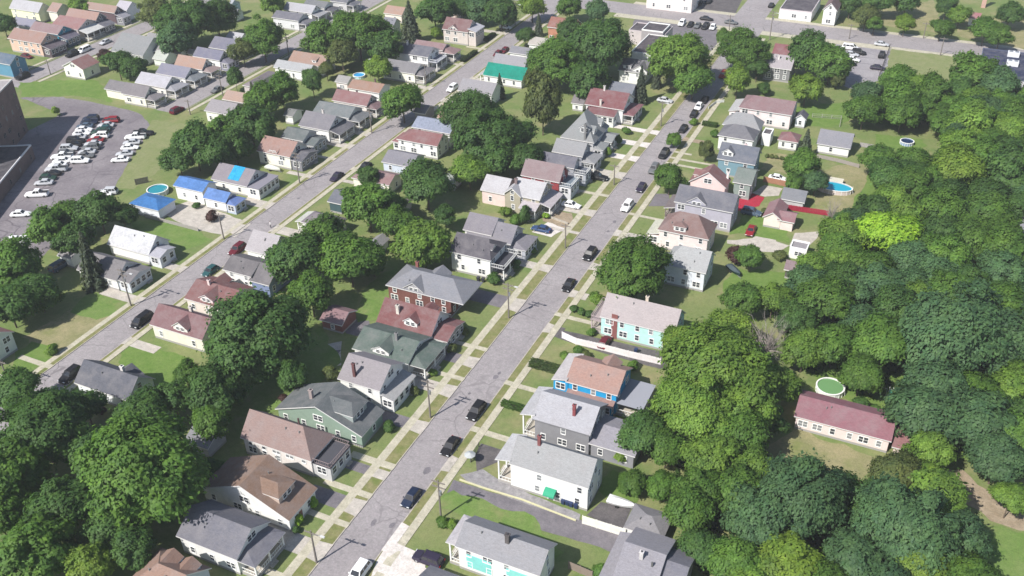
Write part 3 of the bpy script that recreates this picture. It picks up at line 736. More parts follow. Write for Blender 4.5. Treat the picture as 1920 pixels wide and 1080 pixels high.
def pool(label, x, y, rx_, ry_, h, water, wallc, deck=None, rz=0.0, ladder=True):
    T = thing('swimming_pool', label, 'pool', (x, y, 0), rz); n = 36
    pt = lambda r, i, z: ((rx_+r)*math.cos(2*math.pi*i/n), (ry_+r)*math.sin(2*math.pi*i/n), z)
    a = MB(); wm = plain('pool_wall', wallc, 0.5)
    for i in range(n): a.poly([pt(0,i,0), pt(0,i+1,0), pt(0,i+1,h), pt(0,i,h)], wm); a.poly([pt(-0.05,i+1,h-0.5), pt(-0.05,i,h-0.5), pt(-0.05,i,h), pt(-0.05,i+1,h)], wm)
    W = a.build('pool_wall', T)
    rb = MB(); rm = plain('pool_rim', (0.75,0.75,0.72), 0.5)
    for i in range(n):
        rb.poly([pt(0.12,i,h+0.03), pt(0.12,i+1,h+0.03), pt(-0.12,i+1,h+0.03), pt(-0.12,i,h+0.03)], rm); rb.poly([pt(0.12,i,h-0.05), pt(0.12,i+1,h-0.05), pt(0.12,i+1,h+0.03), pt(0.12,i,h+0.03)], rm)
    rb.build('rim', T)
    ub = MB()
    for i in range(0, n, 2): p, q = pt(0.03,i,0), pt(0.03,i,h); ub.tube(p, q, 0.06, 0.06, rm, 4)
    ub.build('uprights', W)
    wb = MB(); mm, b, n_, l_ = base_mat('pool_water', water, 0.06, 0.5); bump(n_, l_, b, noise(n_, l_, 2.5, 3, 0.6, geo_pos(n_)), 0.25, 0.05)
    wb.poly([pt(-0.06,i,h-0.18) for i in range(n)], mm); wb.build('water', T)
    if ladder:
        lb = MB()
        for s in (-0.25, 0.25): lb.tube((rx_+0.35,s,0), (rx_,s,h+0.7), 0.03, 0.03, rm, 5)
        for i in range(4): lb.tube((rx_+0.33-0.08*i,-0.25,0.3+0.3*i), (rx_+0.33-0.08*i,0.25,0.3+0.3*i), 0.025, 0.025, rm, 4)
        lb.build('ladder', T)
    if deck:
        db = MB(); dx0, dx1, dy0, dy1 = deck; dm = plain('deck_boards', (0.55,0.52,0.43), 0.8); k = max(3, int((dx1-dx0)/0.25))
        for i in range(k): db.box(dx0+(dx1-dx0)*i/k, dx0+(dx1-dx0)*(i+0.92)/k, dy0, dy1, h-0.02, h+0.05, dm)
        for xx in (dx0+0.1, dx1-0.1):
            for yy in (dy0+0.1, dy1-0.1): db.box(xx-0.06, xx+0.06, yy-0.06, yy+0.06, 0, h-0.03, dm)
        db.build('deck', T)
    return T
BINS = {}
def bin_(label, x, y, rz, col, group=None):
    if col not in BINS:
        b = MB(); m_ = plain('bin_plastic', col, 0.5); z0, z1 = 0.12, 0.95
        lo4 = [(-0.22,-0.25,z0),(0.22,-0.25,z0),(0.22,0.25,z0),(-0.22,0.25,z0)]; hi4 = [(-0.29,-0.34,z1),(0.29,-0.34,z1),(0.29,0.34,z1),(-0.29,0.34,z1)]
        for i in range(4): b.poly([lo4[i], lo4[(i+1)%4], hi4[(i+1)%4], hi4[i]], m_)
        b.poly(lo4[::-1], m_)
        l = MB(); l.box(-0.31, 0.31, -0.38, 0.36, 0.951, 1.03, m_); wh = MB(); wh.tube((-0.28,0.26,0.12), (0.28,0.26,0.12), 0.12, 0.12, M_rubber, 8)
        BINS[col] = (b.mesh('bin_body'), l.mesh('lid'), wh.mesh('wheel'))
    T = thing('wheelie_bin', label, 'bin', (x, y, 0.01), rz, group); B = BINS[col]
    link('bin_body', B[0], T); link('lid', B[1], T); link('wheel', B[2], T); return T
def boat(label, x, y, rz, L, hull, cover):
    T = thing('boat', label, 'boat', (x, y, 0), rz); hb = MB(); hm = plain('boat_hull', hull, 0.35); n = 9; st = []
    for i in range(n+1):
        t = i/n; X = -L/2+L*t; w_ = L*0.19*(1-t**3.2)**0.8+0.02; st.append([(X,0,0.3+0.25*t*t), (X,-w_*0.8,0.45+0.25*t*t), (X,-w_,0.95+0.2*t*t), (X,w_,0.95+0.2*t*t), (X,w_*0.8,0.45+0.25*t*t)])
    for a, b in zip(st, st[1:]):
        for i, j in ((0,1),(1,2),(3,4),(4,0)): hb.poly([a[i], b[i], b[j], a[j]], hm)
    hb.poly(st[0], hm); hb.build('hull', T); cb = MB(); cm = plain('boat_cover', cover, 0.7)
    for k, (a, b) in enumerate(zip(st, st[1:])):
        za, zb_ = (0.45*math.sin(math.pi*min(1,(k+0.6)/n)), 0.45*math.sin(math.pi*min(1,(k+1.6)/n)))
        ma, mb_ = (a[2][0],0,a[2][2]+za), (b[2][0],0,b[2][2]+zb_)
        cb.poly([a[2], b[2], mb_, ma], cm); cb.poly([ma, mb_, b[3], a[3]], cm)
    cb.poly([st[0][2], (st[0][2][0],0,st[0][2][2]+0.15), st[0][3]], cm)
    cb.build('cover', T); tb = MB(); tb.box(-L*0.3, L*0.62, -0.05, 0.05, 0.2, 0.3, M_metal); tb.tube((-L*0.12,-L*0.17,0.28), (-L*0.12,L*0.17,0.28), 0.28, 0.28, M_rubber, 10); tb.build('trailer', T)
    return T

# ---------------------------------------------------------------- the ground, roads, pavements
sheet('ground', [(-1500,-300),(900,-300),(900,1800),(-1500,1800)], 0, M_ground)
sheet('parking_lot', [(-250.51,184.11),(-249.32,185.4),(-247.66,185.65),(-246.25,186.45),(-244.76,187.09),(-243.27,187.72),(-241.91,188.63),(-240.32,189.05),(-238.84,189.81),(-237.14,189.24),(-235.49,189.77),(-233.82,189.92),(-232.14,189.97),(-230.47,190.09),(-228.8,190.21),(-227.12,190.17),(-225.39,190.02),(-223.65,190.11),(-221.92,189.91),(-220.19,190.07),(-218.46,190.02),(-216.73,189.77),(-215,189.91),(-213.37,189.9),(-211.75,189.68),(-210.14,189.41),(-208.67,189.08),(-207.04,188.48),(-205.58,187.59),(-204.22,186.54),(-202.62,185.9),(-201.21,184.94),(-199.84,183.9),(-198.39,183.09),(-197.6,181.69),(-196.95,180.22),(-195.75,179.02),(-195.54,177.32),(-194.55,176.02),(-193.72,174.63),(-193.25,173.06),(-192.58,171.6),(-191.7,170.24),(-190.89,168.85),(-190.31,167.34),(-189.57,165.91),(-188.92,164.3),(-188,162.85),(-187.09,161.38),(-186.37,159.81),(-185.36,158.41),(-184.43,156.96),(-183.79,155.34),(-182.95,153.84),(-182.01,152.4),(-181.09,150.94),(-180.39,149.4),(-179.21,148.14),(-178.79,146.45),(-177.93,145),(-176.82,143.7),(-176.21,142.12),(-175.22,140.66),(-175.53,139.05),(-175.15,137.42),(-175.36,135.81),(-175.64,134.2),(-175.75,132.58),(-175.31,131.06),(-175.06,129.44),(-174.68,127.87),(-174.05,126.38),(-173.87,124.74),(-172.98,123.33),(-172.7,121.72),(-172,120.25),(-171.86,118.6),(-171.16,117.13),(-170.61,115.59),(-170.32,113.83),(-170.73,112.02),(-170.49,110.25),(-170.4,108.48),(-170.18,106.88),(-171.84,106.83),(-173.5,106.76),(-175.16,106.8),(-176.82,106.87),(-178.46,107.27),(-180.13,106.92),(-181.78,107.12),(-183.44,107.23),(-185.09,107.39),(-186.75,107.51),(-188.41,107.31),(-190.07,107.31),(-191.72,107.64),(-193.37,107.89),(-195.03,107.9),(-196.69,107.89),(-198.35,107.88),(-200,108.04),(-201.75,107.96),(-203.5,108.12),(-205.25,107.88),(-207,108.02),(-208.75,107.98),(-210.5,108.08),(-212.25,108.03),(-213.64,108.13),(-214.34,109.63),(-214.9,111.19),(-215.95,112.56),(-216.27,114.21),(-216.86,115.75),(-217.26,117.36),(-218.21,118.77),(-218.28,120.5),(-218.85,122.05),(-219.74,123.49),(-220.25,125.06),(-220.78,126.63),(-221.22,128.22),(-221.69,129.81),(-222.04,131.44),(-222.92,132.88),(-223.34,134.48),(-223.98,136.01),(-224.31,137.64),(-225.01,139.15),(-225.47,140.74),(-226.37,142.17),(-226.8,143.77),(-227.45,145.29),(-227.68,146.96),(-228.35,148.48),(-229.05,150),(-229.07,151.67),(-228.93,153.33),(-229.11,155),(-229.14,156.67),(-228.93,158.33),(-228.63,160),(-229.04,161.67),(-229.08,163.33),(-229.18,165),(-229.2,166.67),(-228.92,168.33),(-228.87,170),(-229,171.67),(-228.95,173.33),(-228.98,175),(-228.98,176.67),(-229.23,178.33),(-229.01,179.93),(-230.66,180.35),(-232.35,180.56),(-234.01,180.94),(-235.68,181.23),(-237.33,181.64),(-238.96,182.15),(-240.66,182.3),(-242.32,182.68),(-243.96,183.16),(-245.63,183.47),(-247.26,183.96),(-249.04,183.74)], 0.0080, M_lot)
sheet('parking_lot', [(-34.33,328.62),(-32.6,328.87),(-30.86,328.82),(-29.12,328.76),(-27.38,328.76),(-25.64,328.81),(-23.91,328.99),(-22.16,328.81),(-20.43,329.14),(-18.69,329.16),(-16.95,329.06),(-15.14,329.22),(-15.67,327.54),(-15.62,325.83),(-15.92,324.14),(-15.71,322.41),(-15.79,320.7),(-15.99,319),(-16.2,317.3),(-16.13,315.58),(-16.4,313.89),(-16.47,312.18),(-16.84,310.49),(-16.63,308.79),(-17.02,307.14),(-16.89,305.44),(-16.98,303.76),(-17.15,302.09),(-17.21,300.41),(-17.54,298.75),(-17.8,297.08),(-17.81,295.39),(-17.99,293.76),(-19.07,292.26),(-19.83,290.57),(-20.77,288.98),(-21.65,287.36),(-22.42,285.67),(-23.52,284.31),(-25.29,284.74),(-26.73,285.84),(-28.38,286.52),(-29.91,287.44),(-31.59,288.05),(-33.24,288.72),(-34.73,289.6),(-34.89,291.21),(-34.84,292.83),(-34.82,294.44),(-34.87,296.06),(-34.89,297.67),(-35,299.29),(-34.92,300.9),(-35.22,302.51),(-34.94,304.13),(-35.11,305.74),(-34.78,307.36),(-34.77,308.98),(-35.27,310.59),(-34.97,312.2),(-34.94,313.86),(-35.02,315.52),(-34.71,317.17),(-34.8,318.83),(-34.93,320.49),(-34.64,322.13),(-34.55,323.79),(-34.45,325.44),(-34.58,327.1)], 0.0080, M_lotpale)
sheet('forecourt', [(-103.83,321.19),(-102.17,321.47),(-100.54,321.95),(-98.87,322.2),(-97.2,322.44),(-95.55,322.79),(-93.84,322.86),(-92.21,323.31),(-90.57,323.73),(-88.91,324),(-87.23,324.23),(-85.53,324.29),(-83.91,324.84),(-82.25,325.1),(-80.58,325.36),(-78.93,325.71),(-77.23,325.78),(-75.55,326.32),(-75.25,324.67),(-74.76,323.06),(-74.37,321.43),(-73.77,319.86),(-73.62,318.16),(-73.01,316.59),(-72.6,314.96),(-72.07,313.37),(-71.66,311.74),(-71.35,310.09),(-70.96,308.46),(-70.51,306.84),(-70.13,305.21),(-69.65,303.6),(-69.15,302),(-68.8,300.36),(-68.26,298.81),(-69.73,299.52),(-71.12,300.37),(-72.53,301.19),(-74.02,301.86),(-75.48,302.58),(-76.87,303.45),(-78.25,304.32),(-79.77,304.91),(-81.46,304.9),(-83.16,304.88),(-84.85,304.99),(-86.54,304.67),(-88.23,304.87),(-89.93,304.93),(-91.61,304.71),(-93.31,304.93),(-95,304.81),(-96.69,304.69),(-98.38,304.74),(-100.22,304.67),(-100.51,306.35),(-100.65,308.05),(-101.29,309.65),(-101.4,311.36),(-101.96,312.97),(-102.24,314.65),(-102.71,316.28),(-103.31,317.89),(-103.52,319.58)], 0.0060, M_asph)
sheet('forecourt', [(-92.38,355.08),(-90.82,355.83),(-89.23,356.48),(-87.57,356.94),(-86,357.67),(-84.44,358.39),(-82.81,358.92),(-81.15,359.41),(-79.6,360.16),(-77.95,360.65),(-76.32,361.22),(-74.78,361.99),(-74.52,360.3),(-74.35,358.6),(-74.33,356.89),(-74.28,355.18),(-74.07,353.48),(-73.95,351.78),(-73.7,350.08),(-73.63,348.37),(-73.4,346.68),(-73.27,344.97),(-73.03,343.28),(-72.85,341.58),(-72.84,339.82),(-74.45,339.26),(-76.08,338.77),(-77.76,338.43),(-79.36,337.85),(-81.07,337.64),(-82.64,336.95),(-84.22,336.3),(-85.89,335.94),(-87.46,335.37),(-87.97,336.99),(-88.2,338.68),(-88.79,340.28),(-89.42,341.87),(-89.45,343.6),(-90,345.21),(-90.2,346.91),(-90.82,348.5),(-91.27,350.14),(-91.42,351.85),(-92.08,353.43)], 0.0060, M_asphdark)
sheet('dry_field', [(-151.86,95.81),(-151.11,97.42),(-151.25,99.2),(-150.99,100.91),(-150.61,102.6),(-150.19,104.19),(-150.6,105.86),(-149.95,107.43),(-149.8,109.05),(-149.03,110.6),(-149.66,112.41),(-147.97,112.29),(-146.44,111.39),(-144.71,111.46),(-143.11,110.89),(-141.46,110.62),(-139.88,109.94),(-137.92,110.01),(-138.16,108.35),(-137.34,106.66),(-137.96,105.01),(-138.85,103.36),(-138.12,101.68),(-138.15,100.01),(-138.01,98.34),(-138.68,96.69),(-138.53,95.08),(-140.51,94.19),(-142.71,94.41),(-144.71,93.85),(-146.46,94.53),(-148.4,94.58),(-149.96,95.89)], 0.0055, M_drylawn)
sheet('lawn', [(-149.69,106.01),(-150.34,107.87),(-150.94,109.74),(-151.31,111.66),(-151.7,113.28),(-149.78,113.65),(-147.87,113.15),(-145.95,113.3),(-144.03,113),(-142.29,113.23),(-140.46,112.11),(-138.32,110.3),(-140.21,109.23),(-141.64,107.77),(-142.73,106.08),(-144.51,106.21),(-146.28,105.84),(-148.05,105.85)], 0.0070, M_lawn)
sheet('lawn', [(-149.32,91.92),(-148.46,93.76),(-148.89,95.59),(-147.01,95.7),(-145.13,95.88),(-143.29,95.36),(-141.94,95.19),(-141.59,93.44),(-141.16,91.68),(-141.9,89.92),(-141.69,88.57),(-143.1,87.36),(-144.19,86.16),(-145.24,87.72),(-146.55,89.07),(-147.63,90.6)], 0.0085, M_lush)
sheet('lawn', [(-131.49,100.59),(-130.69,103.02),(-129.09,103.52),(-127.45,102.95),(-125.88,104.42),(-124.23,103.52),(-122.61,103.48),(-121.01,104),(-119.39,103.78),(-117.77,103.73),(-116.34,103.94),(-115.17,102.75),(-114.45,101.29),(-113.96,99.69),(-113.21,98.26),(-112.02,97.08),(-111.18,95.69),(-110.31,94.38),(-111.9,94.97),(-113.67,94.55),(-115.33,94.75),(-116.88,95.55),(-118.53,95.26),(-120.13,95.58),(-121.73,95.96),(-123.33,96.24),(-124.99,95.84),(-126.38,96.56),(-128.54,97.29),(-129.54,99.29)], 0.0100, M_lush)
sheet('lawn', [(-165.96,139.7),(-164.3,140.5),(-162.37,140.8),(-160.94,142.01),(-159.25,143.05),(-157.61,142.86),(-155.99,142.47),(-154.34,142.59),(-152.71,142.51),(-151.09,142.06),(-149.42,142.61),(-147.74,142.45),(-146.18,141.96),(-144.8,140.9),(-143.22,140.46),(-141.95,140.49),(-142.29,138.72),(-143,137.12),(-144.06,135.7),(-144.56,133.87),(-146.38,134.5),(-148.24,134.67),(-150.16,134.38),(-152,134.8),(-153.88,134.99),(-155.35,136.2),(-156.94,137.08),(-158.95,136.79),(-160.62,137.43),(-162.58,137.27),(-163.98,138.69)], 0.0115, M_lawn)
sheet('field', [(-201.7,186.86),(-200.08,187.43),(-198.35,186.98),(-196.78,188),(-195.06,187.73),(-193.39,187.8),(-191.78,188.48),(-190.03,187.95),(-188.36,188.07),(-186.8,189.12),(-185.14,189.32),(-183.4,188.82),(-181.75,189.23),(-181,187.65),(-180.96,185.92),(-180.68,184.24),(-180.32,182.57),(-180.3,180.83),(-179.8,179.2),(-179.93,177.43),(-179.44,175.79),(-178.85,174.17),(-178.64,172.48),(-178.38,170.79),(-177.82,169.2),(-177,167.55),(-177.58,165.77),(-177.16,164.08),(-177.56,162.33),(-176.88,160.66),(-176.88,158.93),(-176.67,157.23),(-177,155.48),(-176.33,153.81),(-176.1,152.01),(-177.84,151.8),(-179.47,151.14),(-181.15,150.9),(-182,152.4),(-182.71,153.96),(-183,155.75),(-184.52,156.89),(-185.18,158.48),(-186.05,159.96),(-186.58,161.62),(-187.95,162.84),(-188.6,164.44),(-189.19,166.06),(-189.85,167.56),(-190.86,168.83),(-191.83,170.14),(-192.78,171.46),(-193.2,173.09),(-193.76,174.65),(-194.93,175.83),(-195.8,177.19),(-196.56,178.63),(-197.81,179.76),(-198.46,181.26),(-199.28,182.66),(-199.94,184.14),(-200.88,185.47)], 0.0130, M_mown)
sheet('field', [(-261.16,193.38),(-259.28,193.62),(-257.74,194.38),(-256.68,195.89),(-255.12,196.62),(-253.71,197.58),(-252.17,198.36),(-251.08,199.99),(-249.1,199.64),(-247.8,200.95),(-245.99,201.04),(-244.57,202.06),(-243.06,202.86),(-241.45,203.42),(-240.02,203.75),(-238.31,203.45),(-237,202.47),(-235.59,201.66),(-233.98,201.2),(-233.13,199.46),(-231.61,198.85),(-230.11,198.19),(-228.93,197),(-227.16,196.81),(-225.92,195.71),(-224.85,194.33),(-223.33,193.73),(-221.71,192.41),(-223.29,191.91),(-224.95,192.6),(-226.61,193.22),(-228.18,192.58),(-229.8,192.55),(-231.43,192.73),(-233,192.1),(-234.66,192.37),(-236.26,191.93),(-237.73,191.2),(-239.24,190.55),(-240.63,189.6),(-242.3,189.34),(-243.69,188.41),(-245.45,188.35),(-247.13,188.13),(-248.21,186.44),(-249.54,185.35),(-251.45,185.31),(-252.64,186.62),(-253.86,187.89),(-255.22,188.98),(-257,189.56),(-258.37,190.64),(-259.29,192.29)], 0.0145, M_lush)
sheet('mown_field', [(-17.83,323.73),(-16.1,322.99),(-14.39,323.48),(-12.68,323.16),(-10.96,323.21),(-9.25,323.21),(-7.54,323.23),(-5.83,323.89),(-4.11,323.47),(-2.4,323.6),(-.68,323.52),(1.01,323.23),(2.78,323.7),(4.53,323.8),(6.28,323.76),(8.13,323.44),(7.57,321.89),(7.92,320.24),(7.04,318.73),(7.15,317.11),(7.13,315.5),(7.32,313.86),(6.58,312.34),(6.23,310.77),(6.89,309.08),(5.67,307.61),(5.32,306.04),(5.58,304.4),(5.33,302.82),(4.47,301.31),(4.69,299.67),(5.23,297.99),(4.73,296.44),(4.57,294.81),(3.3,293.8),(2.52,292.18),(.58,292.02),(-.38,290.63),(-1.82,289.83),(-3.01,288.74),(-4.17,288.03),(-5.93,288.46),(-7.58,289.1),(-8.95,290.32),(-10.38,291.38),(-12.23,291.64),(-13.54,292.97),(-15.28,293.42),(-17.09,294.13),(-16.42,295.77),(-17.29,297.37),(-16.7,299.01),(-17.28,300.62),(-17,302.25),(-17.64,303.85),(-17.55,305.48),(-16.94,307.13),(-17.29,308.74),(-17.4,310.36),(-17.62,311.98),(-17.36,313.61),(-18.05,315.21),(-18.01,316.84),(-17.72,318.47),(-18.01,320.09),(-18.01,321.71)], 0.0160, M_mown)
sheet('dry_slope', [(-28.17,361.42),(-27.08,362.71),(-25.99,363.99),(-24.38,364.83),(-23.44,366.25),(-22.27,367.46),(-21.49,369.02),(-20.51,370.4),(-19.64,371.89),(-18.24,372.9),(-17.59,374.57),(-16.08,375.49),(-14.61,376.45),(-13.28,377.52),(-12.34,378.94),(-11.7,380.63),(-10.54,381.66),(-9.75,380.06),(-9.96,378.25),(-9.3,376.63),(-9.29,374.87),(-9.53,373.05),(-8.62,371.48),(-8.76,369.69),(-7.68,368.14),(-7.16,366.48),(-7.47,364.78),(-7.34,363.14),(-6.29,361.66),(-6.25,360.01),(-5.46,358.48),(-5.62,356.8),(-5.74,355.13),(-5.14,353.57),(-4.71,351.98),(-4.16,350.42),(-4.51,348.71),(-4.39,347.07),(-3.87,345.71),(-5.53,345.43),(-7.15,344.74),(-8.93,345.63),(-10.54,344.84),(-12.21,344.65),(-13.91,344.79),(-15.49,343.62),(-17.24,344.19),(-19.03,344.64),(-20.78,345.29),(-22.48,346.09),(-24.35,346.27),(-26.82,346.5),(-26.52,348.22),(-26.55,349.89),(-26.79,351.53),(-27.5,353.11),(-27.86,354.74),(-27.31,356.49),(-27.6,358.13),(-27.94,359.76)], 0.0175, M_drylawn)
sheet('dry_slope', [(-2.02,362.93),(0,362.62),(.69,364.84),(2.56,364.82),(4.42,364.83),(5.5,366.3),(7.02,366.95),(8.24,368.16),(10.11,368.14),(11.13,369.73),(12.84,370.02),(14.28,370.83),(15.54,371.97),(17.31,372.14),(18.39,373.62),(19.96,374.17),(21.54,374.72),(21.7,373.12),(21.42,371.52),(21.28,369.91),(21.74,368.32),(21.85,366.72),(21.87,365.11),(21.84,363.51),(21.46,361.9),(21.85,360.31),(21.65,358.7),(21.85,357.1),(22.15,355.5),(21.57,353.89),(22.27,352.3),(21.93,350.69),(21.44,349.08),(22.37,347.49),(22.03,345.88),(22.59,344.29),(22.24,342.68),(22.62,341.09),(22.25,339.48),(22.09,337.69),(20.58,338.42),(19.15,339.41),(17.43,339.49),(15.88,340.12),(14.23,340.39),(12.62,340.83),(11.02,341.13),(9.33,341.07),(7.81,341.98),(6.27,342.79),(4.57,342.65),(2.88,342.57),(1.85,343.11),(.88,344.62),(.56,346.22),(.11,347.8),(-.06,349.43),(-.06,351.08),(.46,352.82),(-.55,354.31),(-1.09,355.88),(-1.2,357.52),(-1.32,359.16),(-2.08,360.69)], 0.0190, M_drylawn)
sheet('dry_clearing', [(-13.39,123.45),(-12.37,124.78),(-11.65,126.28),(-10.72,127.66),(-10.02,129.64),(-7.95,129.6),(-5.98,128.38),(-3.94,128.27),(-1.86,128.87),(-.03,127.96),(1.92,127.71),(3.67,127.47),(3.2,125.78),(2.84,124.04),(2.03,122.46),(1.5,120.84),(-.25,120.72),(-1.99,120.03),(-3.71,119.58),(-5.82,120.22),(-7.87,119.8),(-9.91,120.31),(-11.53,122.04)], 0.0205, M_drylawn)
sheet('dirt_path', [(13.76,129.3),(16.12,130.25),(17.33,129.05),(18.39,127.67),(20.12,127.09),(21.2,125.49),(22.83,125.28),(24.47,125.15),(25.59,124.95),(26.38,122.68),(26.19,120.73),(24.32,120.22),(22.52,120.42),(20.53,120.52),(19.13,122),(17.19,122.63),(15.7,123.95),(14.66,125.63),(14.73,127.7)], 0.0220, M_dirt)
sheet('lawn', [(20.08,119.31),(22.08,120.02),(24.16,119.67),(25.97,120.4),(25.43,118.64),(26.18,116.89),(26.79,115.15),(25.74,113.38),(26.34,111.64),(26.47,109.56),(24.82,108.97),(23.37,107.95),(21.58,107.71),(19.59,107.05),(20.49,108.66),(20.21,110.27),(19.41,111.89),(19.47,113.5),(19.81,115.11),(19.34,116.73),(19.99,118.34)], 0.0235, M_lawn)
sheet('dry_lawn', [(-24.33,223.82),(-23.93,225.46),(-23.22,226.97),(-22.24,228.37),(-21.31,229.78),(-20.86,231.06),(-19.53,232.44),(-17.8,233.13),(-16.49,234.55),(-14.7,235.14),(-13.36,236.49),(-11.85,237.11),(-10.95,235.6),(-10.84,234),(-10.96,232.36),(-10.94,230.73),(-10.03,229.23),(-10.13,227.59),(-10.15,225.97),(-9.97,224.37),(-9.39,222.82),(-9.5,221.18),(-9.16,219.6),(-9.53,217.93),(-9.03,216.38),(-8.16,214.87),(-7.64,213.31),(-8.21,211.65),(-9.9,211.17),(-11.25,210.04),(-12.88,209.45),(-14.16,208.21),(-15.53,207.13),(-17.39,206.97),(-18.8,205.95),(-20.06,205.16),(-21.13,206.71),(-20.96,208.52),(-21.61,210.17),(-21.48,211.97),(-22.32,213.57),(-22.7,215.27),(-23.06,216.97),(-22.79,218.81),(-23.58,220.42),(-24.21,222.06)], 0.0250, M_drylawn)
sheet('lawn', [(-31.85,174.44),(-30.29,174.95),(-28.45,174.63),(-27.24,176.23),(-25.58,176.42),(-23.85,176.43),(-22.23,176.76),(-20.75,177.68),(-20.56,176),(-20.05,174.42),(-19.63,172.81),(-18.82,171.33),(-18.86,169.58),(-17.86,168.22),(-19.49,167.31),(-20.18,165.4),(-21.98,164.67),(-22.77,162.86),(-24.03,161.55),(-25.59,160.83),(-27.48,161.55),(-28.86,163.03),(-30.79,163.69),(-31.64,165.07),(-32.1,166.9),(-32.41,168.72),(-31.85,170.49),(-31.51,172.28)], 0.0265, M_lush)
sheet('lawn', [(-36.67,190.31),(-36.01,191.91),(-35.27,193.49),(-35.47,195.18),(-35.57,196.87),(-35.55,198.54),(-35.23,199.96),(-33.49,200.18),(-31.8,200.22),(-30.51,198.96),(-28.94,198.62),(-27.7,197.2),(-26.05,197.31),(-25.13,195.89),(-24.52,194.37),(-24.51,192.62),(-23.52,191.23),(-23.21,189.41),(-25.09,189.53),(-26.96,189.55),(-28.83,189.5),(-30.7,189.46),(-32.76,189.79),(-34.33,189.28),(-36.13,187.87)], 0.0280, M_lush)
sheet('lawn', [(-41.63,260.14),(-40.82,261.78),(-39.28,262.42),(-38.38,263.94),(-36.85,264.59),(-35.56,265.57),(-34.27,266.55),(-32.81,267.3),(-31.54,268.31),(-30.57,269.73),(-29.07,270.43),(-27.59,271.14),(-26.29,272.11),(-25.19,273.35),(-23.87,274.29),(-22.49,275.19),(-21.36,273.64),(-20.48,271.98),(-20.55,269.84),(-19.1,268.45),(-18.43,266.73),(-18.99,265.05),(-20.45,263.84),(-21.41,262.37),(-21.62,260.5),(-22.67,259.07),(-23.1,257.32),(-24.7,256.18),(-25.03,254.68),(-26.58,253.72),(-28.41,254.07),(-30.02,253.41),(-31.7,253.07),(-33.37,252.69),(-34.98,251.98),(-36.66,251.67),(-38.42,251.7),(-40.04,251.11),(-40.7,252.67),(-40.04,254.52),(-41.16,255.99),(-41.63,257.59),(-42.03,259.21)], 0.0295, M_lush)
sheet('lawn', [(-13.99,254.91),(-12.26,254.91),(-10.56,255.26),(-8.83,255.14),(-7.16,256.06),(-5.42,255.76),(-3.7,255.89),(-2,255.84),(-1.74,254.04),(-.45,252.49),(-1.79,250.3),(0,248.87),(.06,247.14),(-1.37,246.1),(-2.69,244.93),(-3.87,243.6),(-4.45,241.6),(-6.19,240.9),(-7.93,240.21),(-8.86,238.6),(-10.72,237.58),(-11.49,239.08),(-10.6,240.93),(-11.17,242.47),(-11.98,243.97),(-12.05,245.61),(-12.37,247.21),(-13.05,248.73),(-13.09,250.38),(-13.24,252.01),(-13.47,253.63)], 0.0310, M_lush)
sheet('dry_lawn', [(-37.46,232.53),(-35.89,233.09),(-34.29,233.4),(-32.66,233.22),(-31.09,233.71),(-29.04,233.67),(-29.74,231.94),(-29.07,230.33),(-29.11,228.66),(-29.15,226.99),(-28.41,225.39),(-28.88,223.69),(-28.5,222.22),(-30.51,222.13),(-32.5,222.41),(-34.52,222.12),(-37.26,222.41),(-36.76,224.23),(-37.14,225.96),(-36.69,227.76),(-37.06,229.49),(-37.51,231.22)], 0.0325, M_drylawn)
sheet('lawn', [(-36.97,103.75),(-35.76,104.97),(-35.01,106.44),(-34.58,107.95),(-32.65,107.49),(-30.67,107.3),(-28.72,106.77),(-28.99,105.12),(-28.76,103.46),(-28.81,101.92),(-30.62,101.55),(-32.57,101.52),(-34.11,102.08),(-35.5,103.06)], 0.0340, M_lush)
sheet('lawn', [(-99.56,139),(-99.12,140.58),(-99.36,142.38),(-99.05,144),(-97.78,145.33),(-97.7,146.9),(-96.34,145.77),(-96.29,143.92),(-95.22,142.64),(-94.78,141.01),(-93.68,139.74),(-93.05,138.21),(-92.08,136.87),(-90.89,135.65),(-90.31,134.09),(-89.38,132.73),(-89.04,131.04),(-87.81,129.45),(-89.41,128.3),(-91.49,128),(-93.27,127.16),(-94.29,126.01),(-95.06,127.63),(-96.56,128.96),(-96.95,130.73),(-97.56,132.41),(-98.05,134.14),(-99.4,135.53),(-99.35,137.47)], 0.0355, M_lawn)
sheet('dry_earth', [(-81.77,183.1),(-80.09,183.54),(-78.4,183.19),(-76.71,182.83),(-75.02,183.25),(-73.33,182.91),(-71.98,183.17),(-71.05,181.42),(-70.31,179.6),(-69.33,177.87),(-68.65,176.43),(-70.67,176.14),(-72.61,176.36),(-74.47,177.14),(-76.63,177.03),(-77.39,178.49),(-78.29,179.84),(-79.61,180.82),(-80.67,182.02)], 0.0370, M_dirt)
